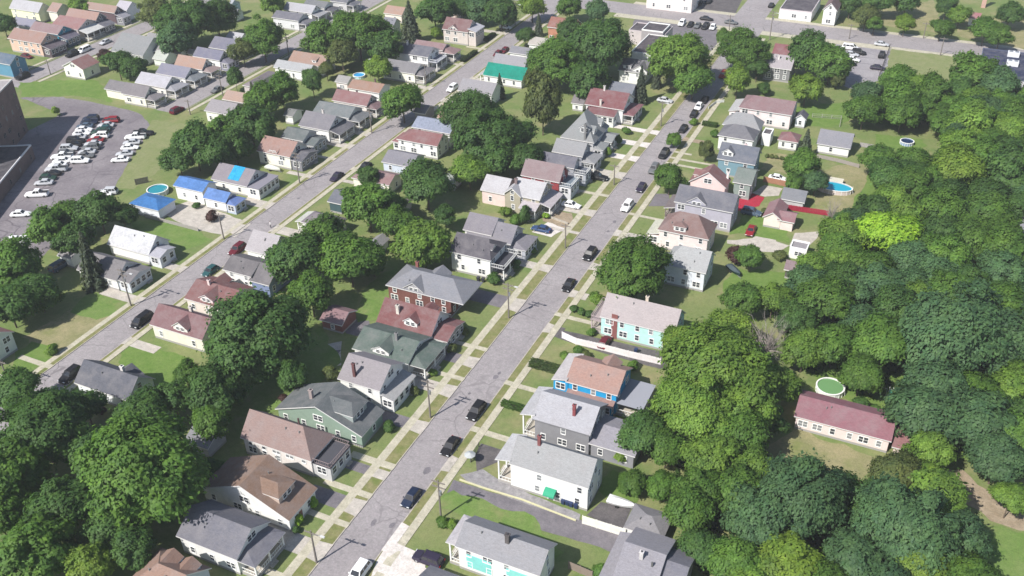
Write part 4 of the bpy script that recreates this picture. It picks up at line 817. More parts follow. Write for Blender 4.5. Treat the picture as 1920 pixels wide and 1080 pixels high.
sheet('wood_floor', [(-15.78,181.92),(-15.69,183.55),(-16.35,185.24),(-16.13,186.86),(-15.06,188.41),(-15.25,190.06),(-15.97,191.77),(-15.57,193.37),(-14.95,194.95),(-15.15,196.61),(-14.51,198.19),(-14.5,199.83),(-14.21,201.44),(-14.65,203.12),(-13.88,204.69),(-13.27,206.27),(-14.09,207.99),(-13.21,209.55),(-13.18,211.18),(-13.16,212.82),(-13.26,214.47),(-13.5,216.13),(-13.26,217.74),(-12.54,219.32),(-12.33,220.94),(-12.1,222.56),(-12.05,224.19),(-11.92,225.82),(-12.25,227.49),(-12.38,229.13),(-11.74,230.72),(-11.49,232.33),(-11.5,233.97),(-11.72,236.01),(-10.21,236.77),(-9.13,238.07),(-7.49,238.67),(-6.46,240.03),(-4.98,240.83),(-3.58,241.73),(-2.34,242.82),(-.78,243.52),(-.03,245.23),(1.02,246.56),(2.99,246.75),(4.38,247.66),(5.68,248.69),(6.71,250.04),(8.06,251),(9.26,252.15),(10.23,253.58),(11.68,254.42),(13.2,255.16),(14.26,256.49),(16.09,256.85),(16.62,258.83),(18.15,259.56),(19.78,260.18),(20.69,261.69),(21.87,262.87),(23.86,263.61),(23.67,261.99),(22.91,260.37),(23.32,258.76),(23.31,257.15),(23.7,255.54),(23.25,253.92),(23.54,252.32),(23.92,250.71),(23.79,249.09),(23.58,247.48),(23.27,245.86),(23.73,244.26),(23.56,242.64),(23.06,241.02),(24.07,239.42),(24.25,237.81),(23.5,236.19),(23.72,234.58),(23.93,232.97),(23.83,231.36),(24.07,229.75),(23.8,228.13),(24.13,226.52),(23.75,224.9),(24.47,223.3),(24.37,221.69),(24.08,220.07),(24.31,218.46),(23.93,216.84),(24.21,215.23),(24.41,213.62),(24.18,212.01),(24.46,210.4),(24.85,208.79),(24.73,207.18),(24.64,205.56),(24.55,203.95),(24.38,202.33),(24.12,200.72),(24.27,199.11),(23.87,197.49),(24.07,195.88),(24.61,194.27),(24,192.65),(24.19,191.04),(24.79,189.44),(24.55,187.82),(24.3,186.21),(24.62,184.6),(24.38,182.98),(24.62,181.37),(24.54,179.76),(24.93,178.15),(24.71,176.54),(25,174.93),(24.66,173.31),(25.52,171.71),(24.84,170.09),(24.54,168.47),(24.8,166.86),(25.04,165.25),(24.87,163.64),(25.38,162.03),(25.41,160.42),(25.27,158.81),(25.22,157.19),(24.86,155.57),(25.54,153.97),(24.9,152.35),(25.83,150.75),(25.58,149.13),(25.35,147.52),(24.95,145.9),(25.6,144.3),(26.16,142.69),(25.29,141.07),(25.48,139.46),(25.87,137.85),(25.89,136.24),(25.6,134.4),(23.9,134.38),(22.22,134.29),(20.69,133.27),(18.82,134.28),(17.3,133.19),(15.67,132.79),(13.96,132.86),(12.34,132.38),(11.13,132.75),(9.45,133.26),(7.74,133.7),(6.29,134.58),(4.82,135.43),(3.4,136.35),(2.14,137.54),(.45,138.02),(-.59,139.58),(-2.34,139.95),(-3.8,140.82),(-5.05,142.02),(-7.03,142.03),(-8.29,143.22),(-9.46,144.56),(-11.01,145.27),(-12.46,146.13),(-13.14,147.6),(-14.24,148.82),(-14.91,150.29),(-16.07,151.48),(-17.02,152.78),(-16.87,154.72),(-18.33,155.73),(-19.07,157.16),(-19.22,158.92),(-20.12,160.26),(-21.41,161.38),(-22.21,162.77),(-22.87,164.24),(-23.94,165.78),(-22.78,167.04),(-22.22,168.58),(-21.54,170.06),(-20.66,171.45),(-19.98,172.94),(-18.94,174.26),(-18.36,175.79),(-18.69,177.75),(-17.18,178.84),(-17.13,180.62)], 0.0385, M_lush)
sheet('lawn', [(-58.45,89.08),(-57.05,90.32),(-56.77,92.08),(-55.83,93.64),(-54.12,93.15),(-52.4,93.76),(-50.69,93.84),(-48.98,93.41),(-47.26,93.09),(-45.55,93.34),(-43.83,94.07),(-42,93.71),(-40.67,92.63),(-39.63,91.07),(-38,90.43),(-36.56,89.5),(-35.27,89.12),(-36.04,87.53),(-37.39,86.49),(-38.36,85.32),(-40.1,85.3),(-41.59,86.1),(-43.13,86.77),(-44.88,86.69),(-46.29,87.8),(-47.88,88.26),(-49.45,88.83),(-51.22,88.7),(-52.74,89.47),(-54.55,89.76),(-56.28,89.35)], 0.0400, M_lawn)
sheet('shaded_yard', [(-107.18,114.01),(-105.83,115.22),(-104.42,116.38),(-103.77,118.11),(-102.57,119.43),(-100.88,120.38),(-100.54,122.35),(-99.22,121.32),(-97.71,120.53),(-96.49,119.39),(-95.65,117.76),(-93.99,117.16),(-92.45,116.4),(-91.2,115.29),(-90.11,114),(-90.39,112.35),(-89.89,110.68),(-90.41,109.03),(-90.01,107.37),(-90.33,105.72),(-90.4,104.06),(-90.45,102.4),(-90.15,100.64),(-91.43,99.52),(-92.81,98.5),(-93.59,96.86),(-95.16,96.04),(-96.46,94.94),(-97.8,93.88),(-98.76,92.42),(-100.11,93.38),(-101.35,94.47),(-102.85,95.22),(-104.06,96.36),(-105.24,97.53),(-106.58,98.49),(-108.32,99.44),(-107.96,101.02),(-108.47,102.67),(-107.35,104.21),(-107.7,105.84),(-107.33,107.43),(-107.68,109.07),(-107.22,110.65),(-106.93,112.24)], 0.0415, M_lawn)
sheet('red_ground', [(-38.92,207.23),(-36.4,209.16),(-34.66,208.54),(-32.83,208.21),(-32.83,206.6),(-33.01,205),(-33,203.37),(-34.2,202.28),(-35.36,201.17),(-37.07,199.13),(-37.47,200.76),(-37.86,202.39),(-38.32,204.02),(-38.65,205.66)], 0.0300, M_red)
sheet('paved_yard', [(-36.03,209.26),(-35.35,210.98),(-34.87,212.77),(-34.27,214.37),(-32.1,214.42),(-29.83,214.33),(-30.01,212.36),(-29.91,210.32),(-31.45,209.45),(-32.87,208.53),(-34.49,208.82)], 0.0250, M_apron)
sheet('paved_yard', [(-35.97,185.4),(-34.16,186.04),(-32.72,187.29),(-31.1,188.27),(-30.45,189.76),(-29.99,191.33),(-29.4,192.86),(-26.66,192.74),(-25.97,191.03),(-26.1,189.01),(-23.02,188.32),(-23.85,186.35),(-24.86,184.51),(-26.8,183.8),(-28.84,182.98),(-30.38,183.9),(-31.99,184.43),(-33.69,184.18),(-35.61,183.89)], 0.0260, M_apron)
sheet('paved_yard', [(-23.04,188.08),(-22.88,190.15),(-22.95,192.22),(-22.98,194.25),(-21.47,194.95),(-20.08,195.86),(-18.66,196.73),(-17.11,197.41),(-17.87,195.53),(-18.12,193.51),(-18.65,191.57),(-19.24,188.82),(-21.08,188.49)], 0.0270, M_apron)
sheet('driveway', [(-155.23,143.7),(-157.02,144.29),(-158.79,144.91),(-160.58,145.49),(-162.4,146.24),(-161.59,147.63),(-160.86,149.06),(-160.15,150.5),(-159.53,151.98),(-158.81,153.51),(-157.2,153.05),(-155.55,152.73),(-153.87,152.61),(-152.27,152.06),(-150.62,151.76),(-149,151.33),(-147.3,151.28),(-145.49,150.96),(-143.72,150.43),(-141.87,150.36),(-140.08,149.93),(-138.18,149.54),(-138.04,147.41),(-137.8,145.29),(-137.84,143.13),(-139.47,143.12),(-141.09,142.94),(-142.71,142.81),(-144.32,142.61),(-145.96,142.66),(-147.56,142.44),(-149.47,142.81),(-151.43,142.87),(-153.32,143.38)], 0.0280, M_apron)
sheet('paved_yard', [(-97.58,116.22),(-96.24,117.26),(-95,118.43),(-93.68,119.66),(-92.76,118.02),(-91.81,116.4),(-90.72,114.86),(-89.69,113.37),(-90.96,112.23),(-92.43,111.22),(-93.74,112.4),(-94.93,113.71),(-96.14,115)], 0.0280, M_apron)
sheet('paved_yard', [(-91.01,108.47),(-91.31,110.26),(-91.69,112.04),(-91.8,113.86),(-92.13,115.65),(-92.27,117.29),(-93.79,116.43),(-95.36,115.66),(-96.84,114.73),(-98.56,113.91),(-98.21,112.25),(-97.91,110.59),(-97.82,108.94),(-96.14,108.63),(-94.43,108.77),(-92.75,108.49)], 0.0285, M_asph)
sheet('driveway', [(-96.14,123.25),(-95.26,125.19),(-94.55,127.21),(-93.77,129.23),(-92.71,127.74),(-91.54,126.34),(-90.48,124.85),(-89.26,123.48),(-88.13,122.24),(-90.17,122.08),(-92.21,122.19),(-94.29,122.14)], 0.0290, M_asph)
sheet('concrete_pad', [(-59.61,80.71),(-57.49,80.6),(-55.38,80.47),(-53.29,80.34),(-52.41,78.39),(-50.77,77.93),(-49.15,77.38),(-47.5,76.94),(-49.02,76.25),(-50.57,75.63),(-52.09,74.94),(-53.55,74.13),(-55.11,73.54),(-56.66,72.9),(-58.13,72.2),(-58.84,74.4),(-59.42,76.61),(-59.57,78.66)], 0.1000, M_pad)
sheet('asphalt_lane', [(-56.92,95.62),(-55.29,95.61),(-53.66,95.65),(-52.03,95.6),(-50.4,95.61),(-48.77,95.75),(-47.14,95.63),(-45.51,95.87),(-43.88,95.85),(-42.25,95.69),(-40.51,95.87),(-38.76,95.79),(-37.02,95.97),(-35.27,95.97),(-33.53,95.98),(-31.78,95.97),(-30.04,96.04),(-28.29,96.03),(-26.55,95.99),(-24.92,96.08),(-24.79,94.39),(-24.82,92.71),(-24.71,91.12),(-26.97,91.44),(-29.15,91.9),(-30.9,92.17),(-32.64,92.1),(-34.37,91.92),(-36.11,91.91),(-37.85,91.73),(-39.59,91.64),(-41.33,91.77),(-43.06,91.54),(-44.8,91.73),(-46.46,91.69),(-48.11,91.9),(-49.75,92.17),(-51.4,92.28),(-53.07,92.18),(-54.71,92.42),(-56.47,92.41),(-56.7,94)], 0.0310, M_asph)
sheet('cracked_drive', [(-56.51,97.03),(-55.03,98.24),(-53.7,99.67),(-51.52,98.92),(-49.31,98.31),(-47.59,98.28),(-45.9,98),(-44.21,97.67),(-42.49,97.66),(-40.79,97.43),(-39.09,97.23),(-37.37,97.22),(-35.8,96.97),(-35.53,95.68),(-37.16,95.72),(-38.8,95.72),(-40.43,95.57),(-42.07,95.59),(-43.7,95.6),(-45.33,95.62),(-47.1,95.65),(-48.87,95.84),(-50.63,95.91),(-52.4,95.71),(-54.12,95.86)], 0.0320, M_gravel)
sheet('fenced_yard', [(-56.29,102.08),(-56.66,104.92),(-54.54,104.95),(-52.34,104.92),(-52.19,102.07),(-53.98,99.51),(-54.35,98.79),(-55.31,100.43)], 0.0330, M_asphdark)
sheet('asphalt_yard', [(-34.92,97.16),(-34.37,98.87),(-33.87,100.61),(-31.53,100.9),(-29.14,101.25),(-29.08,99.06),(-28.94,96.9),(-31.84,96.79)], 0.0340, M_asphdark)
sheet('driveway', [(-58.41,137.51),(-56.66,139.64),(-54.96,139.79),(-53.25,139.95),(-51.53,139.96),(-49.82,140),(-48.11,140.09),(-46.45,140.39),(-44.77,140.39),(-43.1,140.45),(-41.43,140.57),(-39.74,140.62),(-38.07,140.73),(-36.39,140.86),(-34.71,140.94),(-34.66,139.19),(-34.73,137.45),(-34.81,135.66),(-36.45,135.78),(-38.09,135.69),(-39.72,135.8),(-41.36,135.88),(-43,135.88),(-44.63,135.95),(-46.39,136.02),(-48.13,136.21),(-49.88,136.38),(-51.63,136.58),(-53.38,136.65),(-55.12,136.82),(-56.79,137.15)], 0.0350, M_asphdark)
sheet('driveway', [(-77.1,171.64),(-76.46,173.54),(-75.95,175.47),(-75.44,177.33),(-73.86,176.93),(-72.31,176.43),(-70.82,176.14),(-71.14,174.46),(-71.75,172.86),(-72.13,171.23),(-73.78,171.38),(-75.44,171.49)], 0.0360, M_pad)
sheet('driveway', [(-76.06,114.97),(-73.55,115.55),(-72.42,112.74),(-74.09,112.96),(-75.75,113.21)], 0.0370, M_asph)
sheet('driveway', [(-56.98,199.9),(-54.1,201.17),(-53.47,199.2),(-52.81,197.24),(-52.2,195.17),(-53.77,194.62),(-55.29,193.96),(-56.8,193.31),(-56.79,194.97),(-56.91,196.62),(-56.96,198.28)], 0.0380, M_asph)
sheet('road', [(-66.9,20),(-59.8,20),(-59.8,326),(-66.9,326)], 0.012, M_road)
sheet('road', [(-138.9,30),(-132.2,30),(-132.2,326),(-138.9,326)], 0.012, M_road)
sheet('road', [(-205.8,193),(-198.2,193),(-198.2,326),(-205.8,326)], 0.012, M_road)
sheet('road', [(-266,190),(-257.5,190),(-257.5,420),(-266,420)], 0.012, M_road)
sheet('road', [(-330,325.5),(120,325.5),(120,337.8),(-330,337.8)], 0.016, M_road)
sheet('road', [(-72.5,337.8),(-61.8,337.8),(-61.8,460),(-72.5,460)], 0.012, M_road)
sheet('pavement', [(-112,321.5),(-66.9,321.5),(-66.9,325.5),(-112,325.5)], 0.010, M_walk)
sheet('pavement', [(-59.8,321.5),(60,321.5),(60,325.5),(-59.8,325.5)], 0.010, M_walk)
sheet('pavement', [(-110,337.8),(-72.5,337.8),(-72.5,340.6),(-110,340.6)], 0.010, M_walk)
sheet('pavement', [(-61.8,337.8),(60,337.8),(60,340.2),(-61.8,340.2)], 0.010, M_walk)
MARKS = [(-61.95,121.67,0.8),(-61.88,122.88,0.5),(-61.85,95.76,0.9),(-63.81,82.74,0.7),(-67.05,120.62,0.4),(-61.53,183.27,0.7),(-61.37,178.61,0.5),(-64.26,115.6,0.4),(-67.63,98.9,0.5),(-135.73,118.11,0.7),(-135.34,164.26,0.5),(-69.53,158.32,0.9),(-60.95,83.43,0.6),(-64.82,186.2,0.3)]
W_APRONS = [(158.82,2.6,7,M_apron),(175.05,1.1,5,M_apron),(184.85,2.8,9,M_apron),(194.19,1.2,5,M_walk),(205.58,3.4,8,M_apron),(215.73,2.8,8,M_pad),(224.64,2.8,6,M_pad),(233.1,2.4,9,M_pad),(143.91,4.2,10,M_asph),(128.13,1.1,5,M_walk),(123.7,2.8,7,M_asph),(114.73,3.0,5,M_apron),(118.59,1.1,5,M_walk),(104.32,2.8,7,M_asph),(94.13,1.4,4.5,M_walk),(91.92,2.0,6,M_asph),(87.13,1.2,5,M_walk),(84.32,3.0,6,M_asph),(74.64,3.4,8,M_apron),(68.65,1.2,6,M_walk),(80.64,1.1,5,M_walk)]
E_APRONS = [(98.48,3.4,0,M_apron),(107.55,1.3,10,M_walk),(120.96,1.2,8,M_walk),(144.14,1.2,8,M_walk),(139.15,2.8,1,M_asphdark),(152.1,2.4,1,M_apron),(163.37,2.6,2,M_apron),(178.63,2.6,7,M_apron),(188.13,1.0,7,M_walk),(216.72,1.0,8,M_walk),(220.06,1.0,9,M_walk),(232.16,2.2,3,M_dirt),(223.74,1.0,2,M_walk),(81.49,5.5,0,M_pad)]
LW_APRONS = [(91.14,1.2,6,M_walk),(114.63,2.6,8,M_apron),(127.67,2.2,6,M_apron),(146.32,4.2,9,M_apron),(158.35,3.2,6,M_apron),(174.93,1.6,5,M_apron),(185.6,1.3,5,M_walk),(193.67,2.6,6,M_apron),(202.25,2.6,7,M_apron),(237.52,2.4,7,M_apron),(258.44,1.2,5,M_walk),(274.05,1.2,5,M_walk),(290.57,2.6,7,M_apron),(84.51,2.6,6,M_apron)]
LE_APRONS = [(103.13,2.2,6,M_apron),(149.94,3.2,7,M_apron),(176.36,1.4,4,M_apron),(182.85,1.8,5,M_walk),(230.92,2.6,5,M_apron),(249.66,2.0,4,M_apron)]

def street(xa, xb, y0, y1, side, road_edge, walk0, walk1, aprons, label, slabs=(0,0)):
    """kerb, raised grass verge, sidewalk slabs and driveway aprons along one side; side = +1 when the yard lies to the east"""
    kb = MB(); kx = sorted((road_edge, road_edge+side*0.16)); kb.box(kx[0], kx[1], y0, y1, 0, 0.125, M_conc); struct(kb.build('kerb'))
    vx = sorted((road_edge+side*0.16, walk0)); vb = MB(); vb.box(vx[0], vx[1], y0, y1, -0.02, 0.09, M_verge); struct(vb.build('verge'))
    W = link('sidewalk', None, None, ((walk0+walk1)/2, 0, 0)); struct(W); W['label'] = label
    a0, a1 = slabs; wd = abs(walk1-walk0)
    sb = MB(); sb.box(-wd/2+0.012, wd/2-0.012, 0.014, 1.486, -0.02, 0.1, M_walk); me = sb.mesh('slab'); rg = random.Random(int(abs(walk0)*10))
    y = a0
    while y < a1-0.1:
        o = link('slab', me, W, (0, y, rg.uniform(-0.012, 0.004))); o.rotation_euler = (rg.uniform(-0.004,0.004), rg.uniform(-0.006,0.006), rg.uniform(-0.002,0.002)); y += 1.5
    fb = MB()
    for (c0, c1) in ((y0, a0), (y, y1)):
        if c1-c0 > 0.5:
            k = c0
            while k < c1-0.3: fb.box(-wd/2, wd/2, k+0.012, min(k+1.488, c1), -0.02, 0.098, M_walk); k += 1.5
    if fb.v: o = fb.build('paving', W); o['kind'] = 'stuff'
    for (ya, w_, dep, mt) in aprons:
        A = sorted((road_edge-side*0.05, walk0)); fl = 0.25 if w_ > 2 else 0
        e0, e1 = (A[0], A[1]) if side > 0 else (A[1], A[0])      # e0 at the kerb
        sheet('apron', [(e0, ya-w_/2-fl), (e1, ya-w_/2), (e1, ya+w_/2), (e0, ya+w_/2+fl)], 0.131, mt if mt not in (M_asph, M_asphdark) else M_apron)
        if dep > 0:
            B = (walk1, walk1+side*dep)
            sheet('driveway' if w_ > 1.9 else 'garden_path', [(B[0], ya-w_/2), (B[1], ya-w_/2), (B[1], ya+w_/2), (B[0], ya+w_/2)], 0.05, mt)
street(0, 0, 40, 318, -1, -66.9, -69.15, -70.6, W_APRONS, 'concrete sidewalk in front of the left hand house row on the main street', (57.0, 205.5))
street(0, 0, 40, 318, 1, -59.8, -58.4, -57.05, E_APRONS, 'concrete sidewalk on the right hand side of the main street', (57.0, 205.5))
street(0, 0, 60, 318, -1, -138.9, -140.0, -141.2, LW_APRONS, 'concrete sidewalk on the far side of the left street', (84.0, 177.0))
street(0, 0, 60, 318, 1, -132.2, -131.5, -130.3, LE_APRONS, 'concrete sidewalk on the near side of the left street', (90.0, 177.0))
for (xa, xb) in ((-208.6,-207.4), (-196.6,-195.4), (-256.2,-255.0), (-268.6,-267.4)):
    k = MB(); y = 196.0
    while y < 318: k.box(xa, xb, y+0.012, y+1.488, -0.02, 0.08, M_walk); y += 1.5
    struct(k.build('sidewalk'))
    kb = MB(); xk = xb+0.9 if xa in (-208.6,-268.6) else xa-1.0; kb.box(xk, xk+0.16, 196, 318, 0, 0.12, M_conc); struct(kb.build('kerb'))
rg = random.Random(8)
for (x, y, s) in MARKS:
    n = 9; sheet('road_patch', [(x+s*(0.45+0.4*rg.random())*math.cos(6.283*i/n), y+s*(0.5+0.5*rg.random())*math.sin(6.283*i/n)*1.2) for i in range(n)], 0.018, M_asph)


# ---------------------------------------------------------------- houses and other buildings
house('bungalow', 'low bungalow with orange tan hip roof cut by the bottom edge of the photo', 'house', (-82.83,59.58), [V(('x',-4.59,4.59,-4.28,4.28,3.3,3.2,4.28,0), (.5,.55,.6), (.33,.215,.17))], dormers=[('N',.45,2.6,.3,1,'gable',(.4,.5,.6)),('N',.8,2.4,.3,.9,'gable',(.4,.5,.6))], seed=0)  # light blue of the dormer walls is shade put into the siding colour
house('bungalow', 'white bungalow with slate grey roof half shaded by the big maple at bottom left', 'house', (-81.09,70.09), [V(('x',-5.49,5.49,-3.95,3.95,3.7,2.45,0,0), (.74,.74,.72), (.185,.185,.215))], porches=[{'s':'E','d':2.8,'h':3,'style':'open','roof':'hip'}], door=('E',.5,(.1,.12,.16)), seed=1)
house('house', 'white house whose tan roof slopes to the street with a gabled dormer', 'house', (-82.11,79.43), [V(('y',-8.38,8.38,-3.67,3.67,2.9,3.83,0,0), (.74,.74,.72), (.27,.18,.135), st=1)], dormers=[('E',.45,3.8,.3,1.3,'hip',(.5,.4,.34))], door=('E',.4,(.2,.1,.08)), seed=2)
house('house', 'two storey white house with pinkish brown roof and dark flat porch deck', 'house', (-84.32,90.24), [V(('x',-6.96,6.96,-3.4,3.4,3.75,3.43,0,3.4), (.7,.66,.63), (.325,.235,.215), wd=2.6)], porches=[{'s':'E','d':3.4,'h':3,'style':'enclosed','roof':'deck','rc':(.06,.06,.07),'cc':(.25,.2,.2),'wall':(.5,.5,.5)}], chims=[(1.51,1.5,6.87,.25,(.1,.06,.06),0)], seed=3)
house('house', 'sage green gabled house with dark slate roof and large hipped dormer', 'house', (-82.4,99.27), [V(('y',-8.69,8.69,-3.57,3.57,2.9,3.46,0,0), (.24,.32,.26), (.145,.16,.165), st=1)], dormers=[('E',.5,4.2,.28,1.4,'hip',(.3,.34,.33))], chims=[(-2.49,-1.02,7.07,.6,(.3,.25,.24),0)], seed=4)
house('house', 'two storey white house with mottled mauve grey roof and enclosed front porch', 'house', (-80.2,109.42), [V(('x',-4.33,4.33,-4.25,4.25,4.6,2.64,0,0), (.74,.74,.72), (.315,.29,.305), wd=3)], porches=[{'s':'E','d':2.4,'h':2.8,'style':'enclosed','roof':'shed','rc':(.4,.4,.4)}], chims=[(-1.36,-3.11,7.9,.5,(.13,.06,.06),0)], seed=5)
house('bungalow', 'white bungalow with dark green roof, south gable dormer and deep green porch roof', 'house', (-82.04,119.52), [V(('x',-5.97,5.97,-4.55,4.55,3.3,2.05,0,0), (.74,.74,.72), (.125,.165,.145))], porches=[{'s':'E','d':3.3,'h':2.9,'style':'open','roof':'hip'}], dormers=[('S',.5,3.4,.1,.9,'gable',(.74,.74,.72))], chims=[(1.57,-.87,6.36,.5,(.2,.2,.2),0)], door=('E',.5,(.6,.6,.58)), seed=6)
house('bungalow', 'white bungalow with dark maroon roof and gabled maroon porch by round shrubs', 'house', (-82.21,127.69), [V(('x',-6.03,6.03,-3.97,3.97,3.4,3.34,0,0), (.74,.74,.72), (.215,.098,.098))], porches=[{'s':'E','d':3.2,'h':2.9,'style':'enclosed','roof':'gable','wall':(.3,.28,.27)}], dormers=[('S',.6,2.8,.2,1,'gable',(.74,.74,.72)),('N',.72,2.4,.25,1,'gable',(.3,.2,.2))], chims=[(-2.21,-1.78,6.84,.6,(.6,.56,.5),0)], seed=7)
house('house', 'large two storey red brick house with grey hip roof and white porch columns', 'house', (-83.81,138.82), [V(('x',-8.75,8.75,-4.27,4.27,4.2,2.31,4.27,4.27), (.155,.068,.058), (.255,.262,.29), brick=True, cut=(0,2.6,0,0), wd=2.6)], dormers=[('S',.36,4.2,0,.5,'gable',(.33,.33,.34)),('N',.5,3.6,.1,.6,'gable',(.33,.33,.34))], chims=[(-5.67,3.39,5.87,.6,(.25,.1,.09),0)], seed=8)
house('house', 'two storey white house with charcoal roof and railed balcony porch under a leafy shadow', 'house', (-81.5,153.93), [V(('x',-4.87,4.87,-3.96,3.96,4.9,2.6,0,2.18), (.74,.74,.72), (.125,.118,.135))], porches=[{'s':'E','d':3,'h':3,'style':'open','roof':'deck','rc':(.05,.05,.06),'cc':(.7,.7,.68)}], dormers=[('E',.4,1.8,.2,.9,'gable',(.74,.74,.72))], door=('E',.5,(.1,.12,.16)), seed=9)
house('house', 'long grey roofed house in two steps with hipped grey sun porch', 'house', (-81.65,162.61), [V(('x',-5.38,5.38,-3.62,3.62,3.9,2.74,0,0), (.45,.45,.46), (.245,.235,.262)), V(('x',-6.4,.582,-3.12,4.27,4.7,2.5,0,0), (.74,.74,.72), (.25,.235,.262), win='S')], porches=[{'s':'E','d':3.4,'h':2.9,'style':'enclosed','roof':'hip','wall':(.4,.42,.46)}], seed=10)
house('house', 'old beige farm style house with silver roofs, pink rear wing and pale porch roof', 'house', (-81.73,182.43), [V(('x',-3.79,3.79,-4.1,4.1,4.6,2.54,0,0), (.37,.34,.26), (.53,.525,.54), wd=2.6), V(('x',-12.04,-5.42,-3.12,4.48,3.6,2.36,0,0), (.68,.55,.52), (.53,.52,.54), win='S', wd=3.6), V(('y',-5.44,-.793,-4.52,0,4.6,1.93,0,0), (.37,.34,.26), (.5,.49,.51), win='S', wd=3.6)], porches=[{'s':'E','d':2.6,'h':2.9,'style':'open','roof':'shed','rc':(.55,.5,.52)},{'s':'S','d':2.4,'h':2.9,'style':'open','roof':'shed','f':(.45,1),'rc':(.55,.5,.52)}], chims=[(-3.19,-1.86,7.59,.6,(.2,.15,.15),0)], far=True, door=('E',.5,(.2,.12,.07)), seed=11)
house('house', 'tall house with dusty mauve roof, bright red south wall and white two level porch', 'house', (-82.36,191.67), [V(('x',-5.06,5.06,-3.25,3.25,4.4,3.05,0,0), (.26,.05,.055), (.285,.215,.22), wd=4.5)], porches=[{'s':'E','d':3,'h':3.3,'style':'enclosed','roof':'deck','rc':(.12,.15,.18),'wall':(.6,.6,.62)}], far=True, seed=12)
house('house', 'two storey grey house with dark slate roof and decked porch by the red wall', 'house', (-81.63,198.69), [V(('x',-4.85,4.85,-2.31,2.31,4.5,1.98,0,0), (.33,.34,.37), (.17,.17,.2), win='SEW', wd=3.6)], porches=[{'s':'E','d':3.2,'h':3.2,'style':'enclosed','roof':'deck','rc':(.1,.11,.13),'wall':(.36,.38,.42)}], far=True, seed=13)
house('house', 'two storey house with plain light grey roof behind the slate roofed one', 'house', (-81.4,206.4), [V(('x',-4.15,4.15,-3.25,3.25,4.5,2.34,0,0), (.3,.31,.34), (.315,.32,.33), win='SEW', wd=3.6)], porches=[{'s':'E','d':3.2,'h':3,'style':'open','roof':'hip'}], far=True, door=('E',.5,(.6,.6,.58)), seed=14)
house('house', 'large grey house with steep pyramid roof and several dormers', 'house', (-82.12,217.29), [V(('y',-4.68,4.68,-5.73,5.73,4.6,5.82,4.68,4.68), (.45,.45,.46), (.285,.3,.305), wd=3.6)], porches=[{'s':'E','d':3,'h':2.9,'style':'open','roof':'gable','f':(.5,1)},{'s':'E','d':2.6,'h':2.9,'style':'enclosed','roof':'hip','f':(0,.4),'wall':(.5,.5,.55)}], dormers=[('S',.66,2.6,.3,1.3,'gable',(.4,.42,.43)),('E',.3,2.4,.2,1.1,'gable',(.74,.74,.72)),('E',.75,2.4,.2,1.1,'gable',(.74,.74,.72))], chims=[(2.08,-5.33,9.03,.5,(.2,.2,.2),0)], far=True, door=('E',.5,(.2,.12,.07)), seed=15)
house('house', 'white house with maroon red roofs, side wing and maroon front porch by a spruce', 'house', (-83.27,239.36), [V(('x',-5.69,5.69,-4.9,4.9,4.4,3.04,0,0), (.74,.74,.72), (.225,.102,.107), wd=3.6)], porches=[{'s':'E','d':2.8,'h':2.9,'style':'open','roof':'hip','rc':(.25,.12,.13)},{'s':'S','d':3,'h':3.2,'style':'enclosed','roof':'shed','f':(.1,.85),'rc':(.225,.105,.11)}], chims=[(-1.1,-4.5,6.15,.5,(.6,.55,.5),0),(-1.65,-.23,8.5,.5,(.55,.52,.5),0)], far=True, seed=16)
house('house', 'blue grey roofed house wedged between the maroon roof and the white gable', 'house', (-82.78,249.1), [V(('x',-3.66,3.66,-3.51,3.51,4.3,1.86,0,0), (.5,.52,.55), (.2,.215,.25), win='SE', wd=3.6)], far=True, seed=17)
house('house', 'white house with charcoal roof, white dormer and a big white cross gable', 'house', (-85.12,267.67), [V(('x',-4.23,4.23,-4.95,4.95,4.2,2.23,0,0), (.74,.74,.72), (.16,.16,.175), wd=3.6)], dormers=[('S',.78,4.6,0,.6,'gable',(.74,.74,.72)),('S',.3,2.4,.2,1,'shed',(.74,.74,.72))], far=True, seed=18)
house('shed', 'small white shed with grey roof behind the maroon roofed house', 'shed', (-92.65,240.82), [V(('x',-1.89,1.89,-2.5,2.5,2.4,1.55,0,0), (.74,.74,.72), (.22,.2,.21), win='S', wd=3.6)], far=True, seed=19)
house('flat_roof_building', 'low commercial building with dark flat roof and raised white edged square', 'building', (-91.54,301.02), [V(('f',-6.23,6.23,-4.18,4.18,4.6,0,0,0), (.5,.45,.45), (.1,.088,.098), par=(.45,.4,.41), win='E', wd=6), V(('f',-1.56,5.67,-5.11,3.01,5.6,0,0,0), (.3,.28,.29), (.1,.09,.1), par=(.72,.72,.7), win='', wd=3.6)], far=True, seed=20)
house('flat_roof_building', 'low building with dark flat roof and white south wall beside the willow', 'building', (-86.89,287.23), [V(('f',-3.7,3.7,-8.91,8.91,4.4,0,0,0), (.74,.74,.72), (.105,.09,.1), par=(.7,.7,.68), win='', wd=3.6)], far=True, seed=21)
house('brick_building', 'orange brick building with rust coloured roof behind the blue spruce', 'building', (-118.69,292.49), [V(('x',-4.81,4.81,-3.8,3.8,5,2.36,0,0), (.42,.2,.13), (.3,.14,.11), brick=True, wd=2.8)], far=True, seed=22)
house('garage', 'small garage with cream roof beside the round dark tree', 'garage', (-121.57,280.46), [V(('x',-3.85,3.85,-3,3,2.6,1.6,0,0), (.74,.74,.72), (.48,.45,.41), win='', wd=3.6)], far=True, seed=23)
